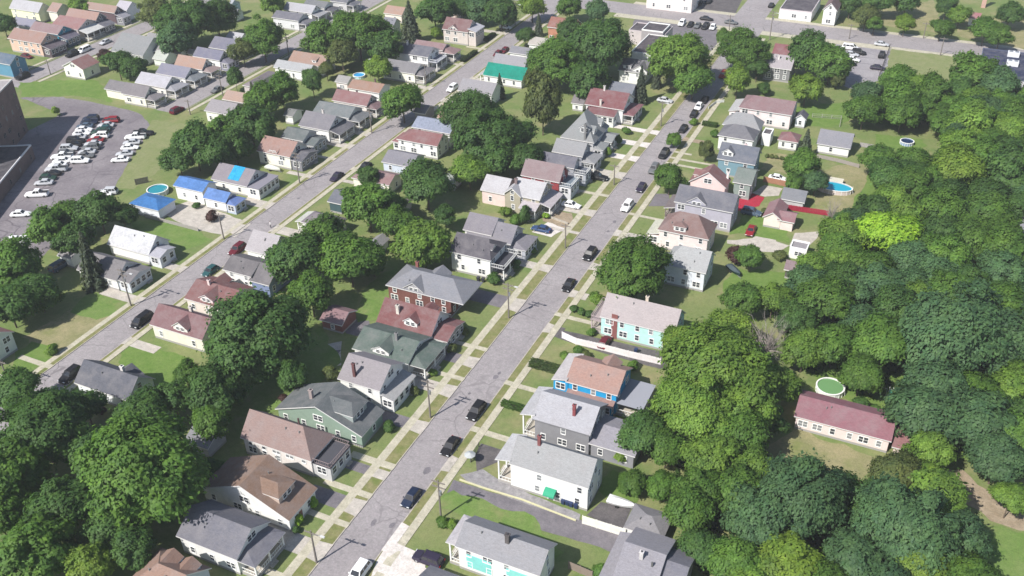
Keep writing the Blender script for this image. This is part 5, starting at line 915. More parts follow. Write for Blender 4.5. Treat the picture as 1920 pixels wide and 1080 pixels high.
house('house', 'white and turquoise house with grey shingle roof at the bottom of the street', 'house', (-41.7,83.21), [V(('x',-6.52,6.52,-3.15,3.15,4.8,1.95,0,0), (.74,.74,.72), (.315,.315,.335), wd=3)], porches=[{'s':'W','d':1.7,'h':4.6,'style':'open','roof':'hip','rc':(.5,.48,.5),'cc':(.75,.75,.73)}], chims=[(.57,-.66,7.74,.6,(.1,.09,.09),0)], door=('W',.5,(.25,.06,.05)), panels=[('S',-4.96,-1.04,1,3.6,(.22,.58,.54)),('S',1.3,5.87,1,3.6,(.22,.56,.52))], seed=24)
house('garage', 'low grey roofed garage beside the pale concrete pad at the bottom edge', 'garage', (-46.24,73.73), [V(('x',-4.5,4.5,-3.5,3.5,2.7,1.3,0,0), (.74,.74,.72), (.2,.205,.235), win='')], group=None, seed=25)
house('house', 'house with plain grey roof and lower slate grey rear roof at the bottom right edge', 'house', (-23.25,89.13), [V(('x',-3,3,-5,5,4.4,2.1,0,0), (.45,.45,.46), (.315,.305,.335)), V(('x',2.8,6.3,-4.4,4.2,3.8,1.9,0,0), (.24,.24,.26), (.19,.19,.225), win='')], porches=[{'s':'W','d':2.2,'h':2.9,'style':'open','roof':'shed'}], chims=[(-.11,-1.44,7.1,.5,(.5,.48,.48),0),(1.6,-1.97,6.47,.25,(.1,.1,.1),0)], door=('W',.5,(.6,.6,.58)), seed=26)
house('garage', 'white garage with pyramid grey shingle roof at the end of the white fence', 'garage', (-25.47,98.05), [V(('x',-3.03,3.03,-2.65,2.65,2,1.28,2.65,2.65), (.74,.74,.72), (.265,.258,.272), win='S', wd=6)], group=None, seed=27)
AWNING_HOUSE = house('house', 'long two storey bright white house with light grey shingle roof and green awning', 'house', (-41.51,101.16), [V(('x',-6.58,6.58,-3.4,3.4,5.1,3.03,0,0), (.74,.74,.72), (.36,.365,.37), wd=2.8, o=.2)], porches=[{'s':'W','d':2.4,'h':4.9,'style':'open','roof':'shed','rc':(.52,.52,.53)}], chims=[(-2.79,-.28,9.48,.5,(.2,.075,.075),0)], door=('W',.5,(.25,.06,.05)), seed=28)
house('house', 'two storey dark grey sided house with pale silver roof and red chimney', 'house', (-43.99,113.04), [V(('x',-5.08,5.08,-4.25,4.25,5,2.64,0,0), (.235,.235,.25), (.445,.445,.475), wd=2.5, fas=(.2,.2,.21)), V(('x',4.68,12.58,-3.95,3.75,3,1.3,0,0), (.25,.25,.27), (.33,.32,.36), win='S')], porches=[{'s':'W','d':2.4,'h':4.9,'style':'open','roof':'shed','rc':(.5,.5,.52)}], chims=[(1.43,-2.06,8.36,.5,(.22,.06,.065),0)], door=('W',.5,(.1,.12,.16)), seed=29)
house('house', 'bright blue house with salmon tan roof and grey rear deck', 'house', (-43.06,124.06), [V(('x',-4.74,4.74,-4.08,4.08,4.9,2.36,0,0), (.02,.3,.58), (.4,.255,.215), wd=2.8)], porches=[{'s':'S','d':1.3,'h':2.9,'style':'enclosed','roof':'shed','rc':(.36,.22,.19)},{'s':'W','d':2.6,'h':4.6,'style':'enclosed','roof':'shed','rc':(.55,.52,.52),'f':(-.02,.98)},{'s':'E','d':4.6,'h':2.8,'style':'open','roof':'flat','rc':(.26,.27,.31)}], dormers=[('N',.62,3,.1,.8,'gable',(.5,.5,.45))], door=('E',.5,(.6,.6,.58)), seed=30)
house('house', 'long two storey aqua house with pale pinkish roof and red brick chimney', 'house', (-42.06,144.66), [V(('x',-7.28,7.28,-3.78,3.78,4.5,3.2,0,0), (.45,.7,.66), (.45,.4,.4), wd=2.7, o=.25)], porches=[{'s':'W','d':2.2,'h':3,'style':'open','roof':'deck','rc':(.3,.25,.25),'cc':(.4,.33,.33)}], chims=[(.25,1.33,7.78,.55,(.55,.48,.4),0)], door=('W',.5,(.2,.12,.07)), panels=[('S',-4.98,-3.8,0,5.6,(.23,.092,.085))], seed=31)
house('house', 'pale blue white house with light grey hip roof behind the large round tree', 'house', (-39.47,166.66), [V(('x',-4.5,4.5,-3.88,3.88,4.8,2.99,2.71,0), (.66,.7,.76), (.42,.43,.435), wd=2.4)], porches=[{'s':'W','d':2.2,'h':3,'style':'enclosed','roof':'shed','rc':(.5,.52,.52)}], seed=32)
house('house', 'pinkish white house with brown hip roof, hipped dormer and cream porch roof', 'house', (-43.59,179.47), [V(('x',-5.66,5.66,-3.64,3.64,4.8,3.43,3.64,3.64), (.72,.62,.6), (.245,.16,.148))], porches=[{'s':'W','d':2.6,'h':3,'style':'enclosed','roof':'shed','rc':(.62,.62,.5)}], dormers=[('S',.42,2.6,.12,1.1,'hip',(.74,.74,.72))], seed=33)
house('house', 'big lavender grey house with dark slate roof and a steep south gable', 'house', (-42.71,192.19), [V(('x',-6.74,6.74,-3.79,3.79,5.3,2.65,0,0), (.4,.39,.45), (.165,.168,.195), wd=2.5)], porches=[{'s':'W','d':2.4,'h':3,'style':'open','roof':'shed','rc':(.2,.17,.17),'cc':(.15,.12,.12)}], dormers=[('S',.38,4,0,.7,'gable',(.36,.36,.42))], far=True, door=('W',.5,(.6,.6,.58)), seed=34)
house('house', 'pink gabled house with reddish brown roof and white chimney', 'house', (-45.22,203.67), [V(('y',-4.49,4.49,-2.46,2.46,4.2,3.26,0,0), (.74,.56,.54), (.25,.13,.125), st=1, wd=3.6)], dormers=[('W',.5,2.2,.2,1,'gable',(.7,.5,.48))], chims=[(3.74,1.61,6.34,.5,(.68,.62,.6),0)], far=True, seed=35)
house('house', 'grey green two storey house with sage grey roof near the red yard', 'house', (-37.91,209.26), [V(('x',-2.26,2.26,-4.3,4.3,4.2,1.94,0,0), (.24,.29,.27), (.2,.235,.215), win='SEN', wd=3.6)], far=True, seed=36)
house('house', 'steel blue house with slate roof and a small white gable dormer', 'house', (-41.92,218.74), [V(('x',-4.72,4.72,-3.63,3.63,4.5,3,0,0), (.17,.28,.34), (.15,.165,.2), wd=3.6)], dormers=[('S',.25,2.6,.25,1,'gable',(.74,.74,.72))], chims=[(.66,3.23,6.23,.55,(.7,.55,.55),0)], far=True, seed=37)
house('house', 'white house with red porch posts under a dark hip roof', 'house', (-45.46,232.46), [V(('x',-4.71,4.71,-3.4,3.4,4.2,2.29,3.4,3.4), (.74,.74,.72), (.175,.175,.195), win='S', wd=3.6)], far=True, seed=38)
house('house', 'house with light grey many sided hip roof beside the big pink house', 'house', (-45.84,239.05), [V(('x',-4.99,4.99,-2.87,2.87,4.2,2.88,2.87,2.87), (.45,.45,.46), (.315,.32,.33), win='SE', wd=3.6)], far=True, seed=39)
house('house', 'big pinkish white house with mauve red roof in the back yard row', 'house', (-42.23,252.78), [V(('x',-7.17,7.17,-4.8,4.8,4.5,2.16,2.88,0), (.74,.63,.63), (.275,.178,.185), wd=3)], porches=[{'s':'W','d':2.8,'h':2.9,'style':'enclosed','roof':'shed','rc':(.5,.5,.5)}], far=True, seed=40)
house('shed', 'small white gabled shed with dark roof touching the big pink house', 'shed', (-33.12,252.7), [V(('y',-1.6,1.6,-2,2,2.7,1.27,0,0), (.68,.7,.74), (.12,.12,.15), win='S', wd=3.6)], far=True, seed=41)
house('pavilion', 'low white summer house with maroon hip roof above a row of clipped shrubs', 'summer house', (-33.36,238.17), [V(('x',-2.62,2.62,-2.58,2.58,2.7,1.58,2.58,2.58), (.74,.74,.72), (.26,.14,.145), win='S', wd=1.7)], far=True, seed=42)
house('garage', 'tall narrow white garage with flat dark roof behind the steel blue house', 'garage', (-39.07,238.37), [V(('f',-1.14,1.14,-1.98,1.98,3.25,0,0,0), (.74,.74,.72), (.12,.11,.12), win='', wd=3.6)], far=True, seed=43)
house('garage', 'wide white outbuilding with plain grey gable roof by the fenced gardens', 'garage', (-22.17,241), [V(('x',-4.23,4.23,-4,4,2.7,2.48,0,0), (.74,.74,.72), (.265,.265,.295), wd=4.5, win='SE')], far=True, seed=44)
house('house', 'dark grey two storey house with pale mauve roof near the top parking lot', 'house', (-46.13,286.24), [V(('x',-4.16,4.16,-4.52,4.52,4.2,2.64,0,0), (.2,.2,.205), (.42,.385,.405), wd=2.4)], chims=[(-.31,-1.61,7.1,.35,(.7,.65,.63),0)], far=True, seed=45)
house('house', 'low house with dark maroon roof hidden behind trees by the main road', 'house', (-48.31,300.37), [V(('x',-2.52,2.52,-3.5,3.5,3,2.17,0,0), (.4,.3,.28), (.25,.105,.115), win='', wd=3.6)], far=True, seed=46)
house('store_building', 'single storey white fronted shop with dark flat roof on the main road', 'shop', (-52.16,349.42), [V(('f',-5.51,5.51,-8.97,8.97,3.4,0,0,0), (.66,.64,.66), (.105,.095,.11), par=(.5,.45,.46), win='S', wd=3)], far=True, seed=47)
house('house', 'tall white gabled house with brown roof beside the flat roofed shop', 'house', (-40.62,345.14), [V(('y',-2.42,2.42,-6.5,6.5,5.4,2.42,0,0), (.74,.74,.72), (.2,.14,.14), wd=2.4, win='SEN')], far=True, seed=48)
house('store_building', 'long pinkish white two storey building on the far side of the main road', 'building', (-95.75,340.09), [V(('f',-8.34,8.34,-5.33,5.33,6.6,0,0,0), (.72,.66,.63), (.3,.28,.28), win='SE', wd=5, par=(.6,.55,.53))], far=True, seed=49)
house('garage', 'pink stucco garage with mauve red gable roof in the yard with the red car', 'garage', (-28.32,197.81), [V(('y',-2.17,2.17,-3.75,3.75,2.6,1.51,0,0), (.74,.64,.58), (.3,.175,.185), win='', wd=3.6), V(('x',1.05,4.92,-3.64,1.36,2.5,1.12,0,0), (.72,.6,.58), (.3,.16,.175), win='', wd=3.6)], far=True, seed=50)
house('shed', 'grey roofed shed beside the long red strip', 'shed', (-25.86,207.07), [V(('x',-2.76,2.76,-2.75,2.75,2.5,1.71,0,0), (.45,.45,.45), (.215,.225,.245), win='', wd=3.6)], far=True, seed=51)
house('shed', 'small shed with plum brown roof and open dark front near the white cabin', 'shed', (-20.35,176.56), [V(('x',-1.28,1.28,-2,2,2.3,1.24,0,0), (.12,.1,.1), (.26,.19,.205), win='')], group=None, seed=52)
house('cabin', 'small white cabin with flat grey roof at the edge of the wood', 'cabin', (-20.42,185.05), [V(('f',-1.8,1.8,-1.7,1.7,2.6,0,0,0), (.74,.74,.72), (.34,.32,.34), win='S', wd=2.2)], group=None, seed=53)
house('long_house', 'long low building with faded crimson roof and pinkish white wall by the green pool', 'building', (-2.84,132.78), [V(('x',-7.72,7.72,-3.75,3.75,2.9,1.69,0,0), (.72,.6,.58), (.3,.145,.17), wd=2.3, win='S')], group=None, seed=54)
house('outbuilding', 'low lean building with weathered red roof at the end of the crimson roof', 'outbuilding', (6.7,132.43), [V(('x',-1.61,1.61,-3.5,3.5,2,.8,0,0), (.6,.5,.45), (.3,.15,.15), win='')], group=None, seed=55)
house('cabin', 'pale building with flat grey roof at the right edge of the photo', 'building', (22.31,209.8), [V(('f',-1.85,1.85,-6.19,6.19,3,0,0,0), (.66,.64,.56), (.33,.33,.36), win='')], group=None, seed=56)
house('hut', 'tiny white hut with faded red roof on the dry grass across the main road', 'hut', (4.27,357.33), [V(('x',-1.93,1.93,-1.79,1.79,2.8,1.57,0,0), (.74,.74,.72), (.34,.16,.17), win='S', wd=2.5)], far=True, seed=57)
house('warehouse', 'large flat dark navy roof with two white rooftop units at the right edge', 'warehouse', (33.27,307.85), [V(('f',-25,25,-12,12,5,0,0,0), (.5,.5,.52), (.045,.055,.105), win='', par=(.08,.09,.14), wd=3.6)], far=True, seed=58)
house('house', 'white house with charcoal blue roof, north gable and a chimney on the lower left street', 'house', (-122.07,90.6), [V(('x',-6.31,6.31,-3.39,3.39,2.8,2.84,0,0), (.72,.74,.76), (.135,.14,.165), st=1)], dormers=[('N',.62,4.4,0,.5,'gable',(.5,.55,.6))], chims=[(2.06,.64,6.11,.6,(.6,.58,.56),0)], seed=59)
house('house', 'cream house with plum brown roof and cream south dormer beside the black van', 'house', (-121.53,109.37), [V(('x',-6.4,6.4,-3.48,3.48,3.3,2.71,0,0), (.7,.66,.57), (.235,.135,.14), st=1)], dormers=[('S',.58,3.4,.12,.9,'gable',(.72,.66,.62))], chims=[(.36,1.2,6.18,.6,(.6,.55,.52),0)], seed=60)
house('house', 'cream house with brick red roof and pink gabled dormer shaded by the tall tree', 'house', (-122.58,120.12), [V(('x',-5.38,5.38,-4.45,4.45,3.2,2,0,0), (.7,.62,.56), (.235,.115,.11), st=1)], dormers=[('S',.5,3.2,.12,.9,'gable',(.72,.6,.58)),('N',.35,3,.1,.7,'gable',(.6,.5,.48))], chims=[(-1.8,-.48,5.99,.5,(.6,.5,.48),0)], seed=61)
house('house', 'white house with dark brown grey roof and lower rear roof on the left street', 'house', (-123.26,129.84), [V(('x',-3.69,3.69,-3.41,3.41,4,1.56,0,0), (.74,.74,.72), (.165,.155,.162)), V(('x',3.14,8.23,-3.71,3.89,3.2,2.36,0,0), (.2,.25,.4), (.18,.17,.18), win='E')], group=None, seed=62)  # rear wing's blue wall colour is the shade of its east gable, painted in
house('house', 'white house with very pale grey roof beside the maroon car', 'house', (-124.98,139.56), [V(('x',-3.59,3.59,-3.87,3.87,3.2,2.98,0,0), (.74,.74,.72), (.44,.415,.43), win='SEW')], group=None, seed=63)
house('bungalow', 'white bungalow with plum grey hip roof on a corner of the left street', 'house', (-120.27,153.46), [V(('x',-4.47,4.47,-2.8,2.8,3,1.62,2.8,2.24), (.74,.74,.72), (.205,.18,.2), wd=3.6)], porches=[{'s':'W','d':1.8,'h':2.6,'style':'open','roof':'shed','rc':(.6,.6,.55)}], far=True, door=('W',.5,(.25,.06,.05)), seed=64)
house('cottage', 'small dark teal cottage with slate roof almost hidden by trees', 'cottage', (-122.83,164.83), [V(('x',-1.94,1.94,-3.5,3.5,2.9,1.52,0,0), (.05,.09,.1), (.16,.17,.2), win='W', wd=3.6)], far=True, seed=65)
house('house', 'cream house with dusty pink brown roof behind the leafy crown on the left street', 'house', (-120.74,176.85), [V(('x',-5.39,5.39,-3.15,3.15,3,1.42,3.15,0), (.7,.66,.57), (.3,.19,.19), wd=3.6)], far=True, seed=66)
house('house', 'small blue grey house with grey roof between the pink brown and red roofs', 'house', (-119.72,188.09), [V(('x',-4.29,4.29,-3.8,3.8,2.9,1.71,0,0), (.52,.57,.66), (.245,.24,.27), wd=3.6)], far=True, seed=67)
house('house', 'two storey white house with brick red hip ended roof on the left street', 'house', (-120.02,198.78), [V(('x',-6.06,6.06,-3.36,3.36,4,2,3.36,0), (.74,.74,.72), (.25,.122,.122), wd=2.8)], porches=[{'s':'W','d':1.8,'h':2.9,'style':'enclosed','roof':'hip','rc':(.3,.13,.13)}], far=True, seed=68)
house('house', 'house with pale blue grey metal roof behind the red roofed house', 'house', (-119.96,206.39), [V(('x',-5.81,5.81,-3.65,3.65,4.4,1.64,0,0), (.74,.74,.72), (.29,.32,.41), metal=True, win='SE', wd=3.6)], far=True, seed=69)
house('house', 'house with peach orange roof near the blue grey metal roof', 'house', (-120.37,217.49), [V(('x',-3.66,3.66,-4.15,4.15,3,2.57,0,0), (.6,.45,.4), (.42,.28,.23), win='S', wd=3.6)], far=True, seed=70)
house('garage', 'small grey roofed garage at the corner beside the peach orange roof', 'garage', (-130.44,217.81), [V(('x',-1.96,1.96,-3,3,2.7,1.35,0,0), (.24,.24,.26), (.32,.3,.32), win='', wd=3.6)], far=True, seed=71)
house('house', 'bright white house with plain grey roof above the peach orange roof', 'house', (-121.59,235.31), [V(('x',-5.53,5.53,-3.8,3.8,3.7,2.36,0,0), (.78,.78,.76), (.325,.315,.335), win='SW', wd=3.6)], far=True, seed=72)
house('house', 'white house with bright emerald green roof', 'house', (-120.31,251.48), [V(('x',-6.52,6.52,-4.2,4.2,2.7,2.6,0,0), (.74,.74,.72), (.015,.27,.2), metal=True, wd=3.6)], porches=[{'s':'W','d':1.6,'h':2.5,'style':'open','roof':'shed','rc':(.5,.5,.5)}], far=True, seed=73)
house('house', 'house with light grey roof just behind the emerald green roof', 'house', (-121.51,256.98), [V(('x',-5.45,5.45,-2.63,2.63,4,2.25,0,0), (.74,.74,.72), (.325,.32,.345), win='E', wd=3.6)], far=True, seed=74)
house('house', 'house with medium grey roof next to the round dark tree on the left street', 'house', (-123.29,267.8), [V(('x',-3.29,3.29,-2.73,2.73,3.8,1.33,0,0), (.74,.74,.72), (.25,.25,.275), win='E', wd=3.6)], far=True, seed=75)
house('house', 'pale green white house with pink red roof cut by the left edge', 'house', (-153.3,88.9), [V(('x',-4.5,4.5,-4,4,4.2,2.6,0,0), (.62,.66,.62), (.34,.17,.16), wd=2.5)], group=None, seed=76)
house('house', 'dark roofed white house in the shade of the tall leaning spruce', 'house', (-151.23,119.24), [V(('x',-5.55,5.55,-3.66,3.66,2.8,2.52,0,0), (.74,.74,.72), (.215,.205,.212))], porches=[{'s':'E','d':3.2,'h':2.8,'style':'enclosed','roof':'gable','wall':(.55,.58,.63)}], seed=77)
house('garage', 'small white garage tucked behind the tall leaning spruce', 'garage', (-163.24,120.64), [V(('x',-2.14,2.14,-2.25,2.25,2.6,1.47,0,0), (.74,.74,.72), (.32,.31,.32), win='')], group=None, seed=78)
house('house', 'white house with very pale roof and gabled sun porch on the left street', 'house', (-152.6,129.52), [V(('x',-5.94,5.94,-3.46,3.46,2.8,3.02,0,0), (.77,.77,.75), (.6,.605,.635), metal=True)], porches=[{'s':'E','d':3.2,'h':2.8,'style':'enclosed','roof':'gable','f':(-.02,.7),'wall':(.62,.64,.68),'rc':(.45,.45,.5)}], seed=79)
house('garage', 'white garage with bright blue pyramid roof beside the round pool', 'garage', (-163.09,145.32), [V(('x',-4.51,4.51,-3.06,3.06,2.8,1.07,3.06,3.06), (.72,.74,.78), (.065,.2,.47), metal=True, win='', wd=3.6)], far=True, seed=80)
house('house', 'white house with long royal blue roof and lower blue front section', 'house', (-149.72,153.67), [V(('x',-3.37,3.37,-2.38,2.38,2.9,1.62,0,0), (.74,.74,.72), (.13,.24,.52), metal=True, wd=3.6), V(('x',-13.2,-4.21,-1.25,4.24,3.6,1.32,0,0), (.74,.74,.72), (.105,.23,.52), metal=True, win='SW', wd=3.6)], porches=[{'s':'E','d':2.6,'h':2.5,'style':'enclosed','roof':'hip','rc':(.14,.22,.48),'wall':(.45,.5,.62)}], far=True, seed=81)
TARP_HOUSE = house('house', 'white house with grey roof partly under a bright blue tarp', 'house', (-152.2,163.94), [V(('x',-5.48,5.48,-4.15,4.15,3,2.57,0,0), (.76,.75,.7), (.275,.25,.275), wd=3.6)], porches=[{'s':'E','d':3.6,'h':2.9,'style':'enclosed','roof':'flat','rc':(.2,.19,.22),'f':(-.02,1)}], far=True, seed=82)
house('house', 'cream white house with salmon brown roof and grey enclosed porch beside a small white boat', 'house', (-150.8,179.9), [V(('x',-5.2,5.2,-4.1,4.1,3.8,2.54,0,0), (.76,.73,.64), (.37,.235,.2), wd=3.6)], porches=[{'s':'E','d':3.2,'h':2.9,'style':'enclosed','roof':'gable','wall':(.2,.2,.22),'rc':(.13,.13,.15)}], dormers=[('S',.48,2.6,0,.5,'shed',(.74,.74,.72))], far=True, seed=83)
house('house', 'house with dark green grey roof and white entrance next to the salmon brown roof', 'house', (-151.55,188.29), [V(('x',-3.58,3.58,-3.45,3.45,3.9,1.55,0,0), (.55,.53,.5), (.155,.178,.178), wd=3.6)], porches=[{'s':'E','d':3,'h':2.8,'style':'enclosed','roof':'gable','wall':(.3,.32,.36)}], far=True, seed=84)
house('house', 'white house with grey roof and white fronted dark porch beside the lane pole', 'house', (-150.56,197.48), [V(('x',-4.91,4.91,-4.25,4.25,3.7,2.64,0,0), (.74,.74,.72), (.225,.218,.24), wd=3.6)], porches=[{'s':'E','d':3.2,'h':2.9,'style':'open','roof':'shed','rc':(.14,.14,.16)}], chims=[(.61,.14,7.25,.5,(.5,.47,.45),0)], far=True, seed=85)
house('garage', 'little white garage with grey green roof in shade behind the grey roofed house', 'garage', (-163.46,201.85), [V(('x',-1.63,1.63,-2.5,2.5,2.6,1.12,0,0), (.74,.74,.72), (.2,.21,.205), win='', wd=3.6)], far=True, seed=86)
house('bungalow', 'white bungalow with slate green roof and hipped slate porch', 'house', (-151.37,206.4), [V(('x',-5.94,5.94,-3.86,3.86,3.6,1.75,0,0), (.74,.74,.72), (.2,.222,.228), wd=3.6)], porches=[{'s':'E','d':3.2,'h':2.8,'style':'open','roof':'hip','rc':(.19,.2,.21)}], far=True, seed=87)
house('bungalow', 'bungalow with rosy brown roof and dark rosy porch near the round green street tree', 'house', (-151.29,214.87), [V(('x',-5.86,5.86,-3.1,3.1,3.5,2.26,0,0), (.7,.66,.62), (.275,.15,.15), wd=3.6)], porches=[{'s':'E','d':3,'h':2.8,'style':'open','roof':'hip','rc':(.2,.12,.13)}], chims=[(-.91,2.7,4.79,.4,(.12,.08,.08),0)], far=True, seed=88)
house('bungalow', 'bungalow with burnt orange roof just behind the rosy brown roof', 'house', (-153.08,225.32), [V(('x',-5.48,5.48,-3.4,3.4,3.2,1.53,0,0), (.74,.74,.72), (.36,.23,.175), win='E', wd=3.6)], chims=[(.29,3,4.28,.4,(.12,.08,.08),0)], far=True, seed=89)
house('garage', 'small pinkish white garage behind the burnt orange roof', 'garage', (-163.58,228.62), [V(('x',-2.27,2.27,-2.5,2.5,2.5,1.26,0,0), (.74,.66,.64), (.36,.35,.34), win='S', wd=4)], far=True, seed=90)
house('bungalow', 'ivory bungalow with grey roof and dark front porch below the two storey white house', 'house', (-151.18,242.93), [V(('x',-5.88,5.88,-4.24,4.24,3.3,1.83,0,0), (.74,.72,.64), (.245,.238,.25), wd=3.6)], porches=[{'s':'E','d':3,'h':2.8,'style':'open','roof':'hip','rc':(.2,.19,.2)}], far=True, seed=91)
house('house', 'two storey white house with navy charcoal roof and white balcony porch', 'house', (-152.67,253.33), [V(('x',-6.07,6.07,-3.93,3.93,4.7,1.96,0,0), (.77,.77,.76), (.145,.15,.182), wd=2.8)], porches=[{'s':'E','d':3,'h':3,'style':'open','roof':'deck','rc':(.15,.16,.2),'cc':(.75,.75,.75)}], chims=[(-3.05,-.52,7.6,.5,(.7,.66,.64),0)], far=True, seed=92)
house('house', 'house with mauve roof and mauve porch behind the navy charcoal roof', 'house', (-152.23,261.85), [V(('x',-5.51,5.51,-2.86,2.86,3.6,1.33,0,0), (.6,.5,.48), (.3,.2,.205), win='E', wd=3.6)], porches=[{'s':'E','d':4,'h':2.8,'style':'open','roof':'hip','rc':(.3,.2,.2)}], far=True, seed=93)
house('house', 'pale lilac beige house with dark brown roof and cream edged cross gable', 'house', (-150.5,278.31), [V(('x',-4.88,4.88,-3.71,3.71,4.7,3.03,0,0), (.56,.5,.47), (.22,.13,.128), wd=2.6)], porches=[{'s':'E','d':2.8,'h':5,'style':'enclosed','roof':'shed','rc':(.5,.5,.55)}], dormers=[('S',.42,3.2,0,.5,'gable',(.6,.53,.5))], far=True, seed=94)
house('house', 'pink walled house glimpsed between tall trees at the top', 'house', (-163.35,299.74), [V(('x',-2.47,2.47,-2.9,2.9,4.4,1.8,0,0), (.74,.6,.55), (.55,.45,.43), win='S', wd=3.6)], far=True, seed=95)
house('house', 'small white house with slate roof behind the tall dark conifer', 'house', (-175.09,274.91), [V(('x',-2.39,2.39,-2.61,2.61,4.2,1.9,0,0), (.74,.74,.72), (.24,.245,.28), win='S', wd=3.6)], far=True, seed=96)
house('house', 'low house with salmon tan roof above the tall dark conifer', 'house', (-181.65,289.58), [V(('x',-3.76,3.76,-3.15,3.15,3,1.95,0,0), (.75,.66,.6), (.42,.28,.22), win='S', wd=3.6)], far=True, seed=97)
house('shed', 'small white garden shed with grey roof in the trees of the middle block', 'shed', (-104.66,151.03), [V(('y',-1.7,1.7,-2.3,2.3,2.2,1.1,0,0), (.74,.74,.72), (.3,.3,.31), win='')], group=None, seed=98)
house('garage', 'small brick garage with mauve roof under the broad green tree', 'garage', (-97.08,124.14), [V(('x',-2.6,2.6,-2.8,2.8,2.3,1.4,0,0), (.24,.1,.09), (.28,.18,.19), win='S', brick=True, wd=3)], group=None, seed=99)
house('garage', 'grey roofed garage in the dark shade above the huge maple', 'garage', (-98.02,86.01), [V(('x',-2.5,2.5,-2.5,2.5,2.3,1.2,0,0), (.4,.4,.42), (.25,.25,.27), win='')], group=None, seed=100)
house('garage', 'cream walled little garage between the pink brown roof and the dark spreading tree', 'garage', (-109.75,168.8), [V(('x',-2.5,2.5,-2.2,2.2,2.2,1,0,0), (.7,.66,.57), (.3,.24,.22), win='', wd=3.6)], far=True, seed=101)
house('garage', 'pale garage partly hidden below the large dark middle tree', 'garage', (-104.57,184.29), [V(('x',-2.5,2.5,-2.2,2.2,2.2,1,0,0), (.74,.74,.72), (.33,.36,.33), win='', wd=3.6)], far=True, seed=102)
house('house', 'house with orange tan roof and small white skylight boxes on the third street', 'house', (-181.12,236.61), [V(('x',-6.5,6.5,-3.7,3.7,3.4,2.29,0,0), (.74,.74,.72), (.37,.25,.2), wd=3.6)], dormers=[('S',.72,1.4,.25,.8,'shed',(.8,.8,.78))], far=True, seed=103)
house('house', 'white house with pale silver roof next to the orange tan roof', 'house', (-182.5,230.09), [V(('x',-6.67,6.67,-2.65,2.65,3.2,1.64,0,0), (.74,.74,.72), (.42,.43,.44), wd=3.6)], far=True, seed=104)
house('house', 'house with mauve grey hip roof on the corner of the third street', 'house', (-187.21,217.99), [V(('y',-1.53,1.53,-6.29,6.29,3.2,.764,1.53,1.53), (.5,.45,.45), (.26,.225,.24), win='', wd=3.6)], far=True, seed=105)
house('house', 'house with peach roof at the corner by the clipped conical tree', 'house', (-182.73,203.33), [V(('x',-4.41,4.41,-2.85,2.85,3.4,1.77,0,0), (.74,.66,.6), (.42,.3,.245), win='', wd=3.6)], far=True, seed=106)
house('house', 'cream walled house with grey roof beside the blue shaded gable near the wood edge', 'house', (-181.6,195.48), [V(('x',-4.58,4.58,-3.91,3.91,3.6,1.98,0,0), (.72,.72,.64), (.33,.31,.325), wd=2.8, win='SEW')], far=True, seed=107)
house('shed', 'white shed with white roof beside the trees near the two storey white house', 'shed', (-161.74,242.55), [V(('x',-2.08,2.08,-2,2,2.5,1.79,0,0), (.7,.72,.76), (.55,.55,.58), win='', wd=3.6)], far=True, seed=108)
house('house', 'house with indigo grey roof and white cornered porch on the third street', 'house', (-212.52,269.1), [V(('x',-5.68,5.68,-3.4,3.4,3.8,1.53,0,0), (.6,.6,.62), (.175,.175,.205), wd=3.6)], porches=[{'s':'E','d':2.8,'h':2.7,'style':'open','roof':'hip'}], far=True, seed=109)
house('house', 'house with silver white roof just above the indigo grey roof', 'house', (-213.57,277.49), [V(('x',-6.23,6.23,-3.1,3.1,3.8,1.92,0,0), (.74,.74,.72), (.45,.45,.48), wd=3.6)], porches=[{'s':'E','d':2.6,'h':2.7,'style':'open','roof':'shed','rc':(.4,.4,.42)}], far=True, seed=110)
house('house', 'house with graphite roof and white porch above the silver white roof', 'house', (-211.22,284.14), [V(('x',-4.71,4.71,-3.15,3.15,3.8,1.42,0,0), (.74,.74,.72), (.19,.2,.212), wd=3.6)], porches=[{'s':'E','d':2.8,'h':2.7,'style':'open','roof':'hip','rc':(.13,.13,.15)}], far=True, seed=111)
house('house', 'dark roofed house at the top edge right of the graphite roof', 'house', (-206.32,292.88), [V(('x',-3.63,3.63,-3.3,3.3,3.6,1.49,0,0), (.5,.5,.5), (.16,.165,.19), win='S', wd=3.6)], porches=[{'s':'E','d':2.6,'h':2.7,'style':'open','roof':'hip'}], far=True, seed=112)
house('bungalow', 'cream bungalow with taupe grey roof at the corner of the parking lot', 'house', (-213.49,195.75), [V(('x',-4.54,4.54,-2.87,2.87,3.2,2.46,0,0), (.76,.73,.62), (.225,.21,.222), wd=3.6), V(('x',-13.05,-5.57,-1.09,4.91,2.7,1.86,0,0), (.76,.73,.62), (.21,.2,.21), win='', wd=3.6)], porches=[{'s':'E','d':3.2,'h':2.7,'style':'open','roof':'hip'}], far=True, seed=113)
house('bungalow', 'bungalow with off white roof beside the taupe grey roof', 'house', (-214.29,204.4), [V(('x',-5.93,5.93,-3.55,3.55,3.3,2.2,0,0), (.72,.7,.66), (.5,.495,.535), wd=3.6)], porches=[{'s':'E','d':3.2,'h':2.7,'style':'open','roof':'hip','rc':(.36,.36,.39)}], far=True, seed=114)
house('bungalow', 'bungalow with periwinkle grey roof and green grey porch roof', 'house', (-214.03,212.76), [V(('x',-5.79,5.79,-3.45,3.45,3.3,2.14,0,0), (.74,.74,.72), (.25,.25,.315), wd=3.6)], porches=[{'s':'E','d':3.2,'h':2.7,'style':'open','roof':'hip','rc':(.2,.22,.24)}], far=True, seed=115)
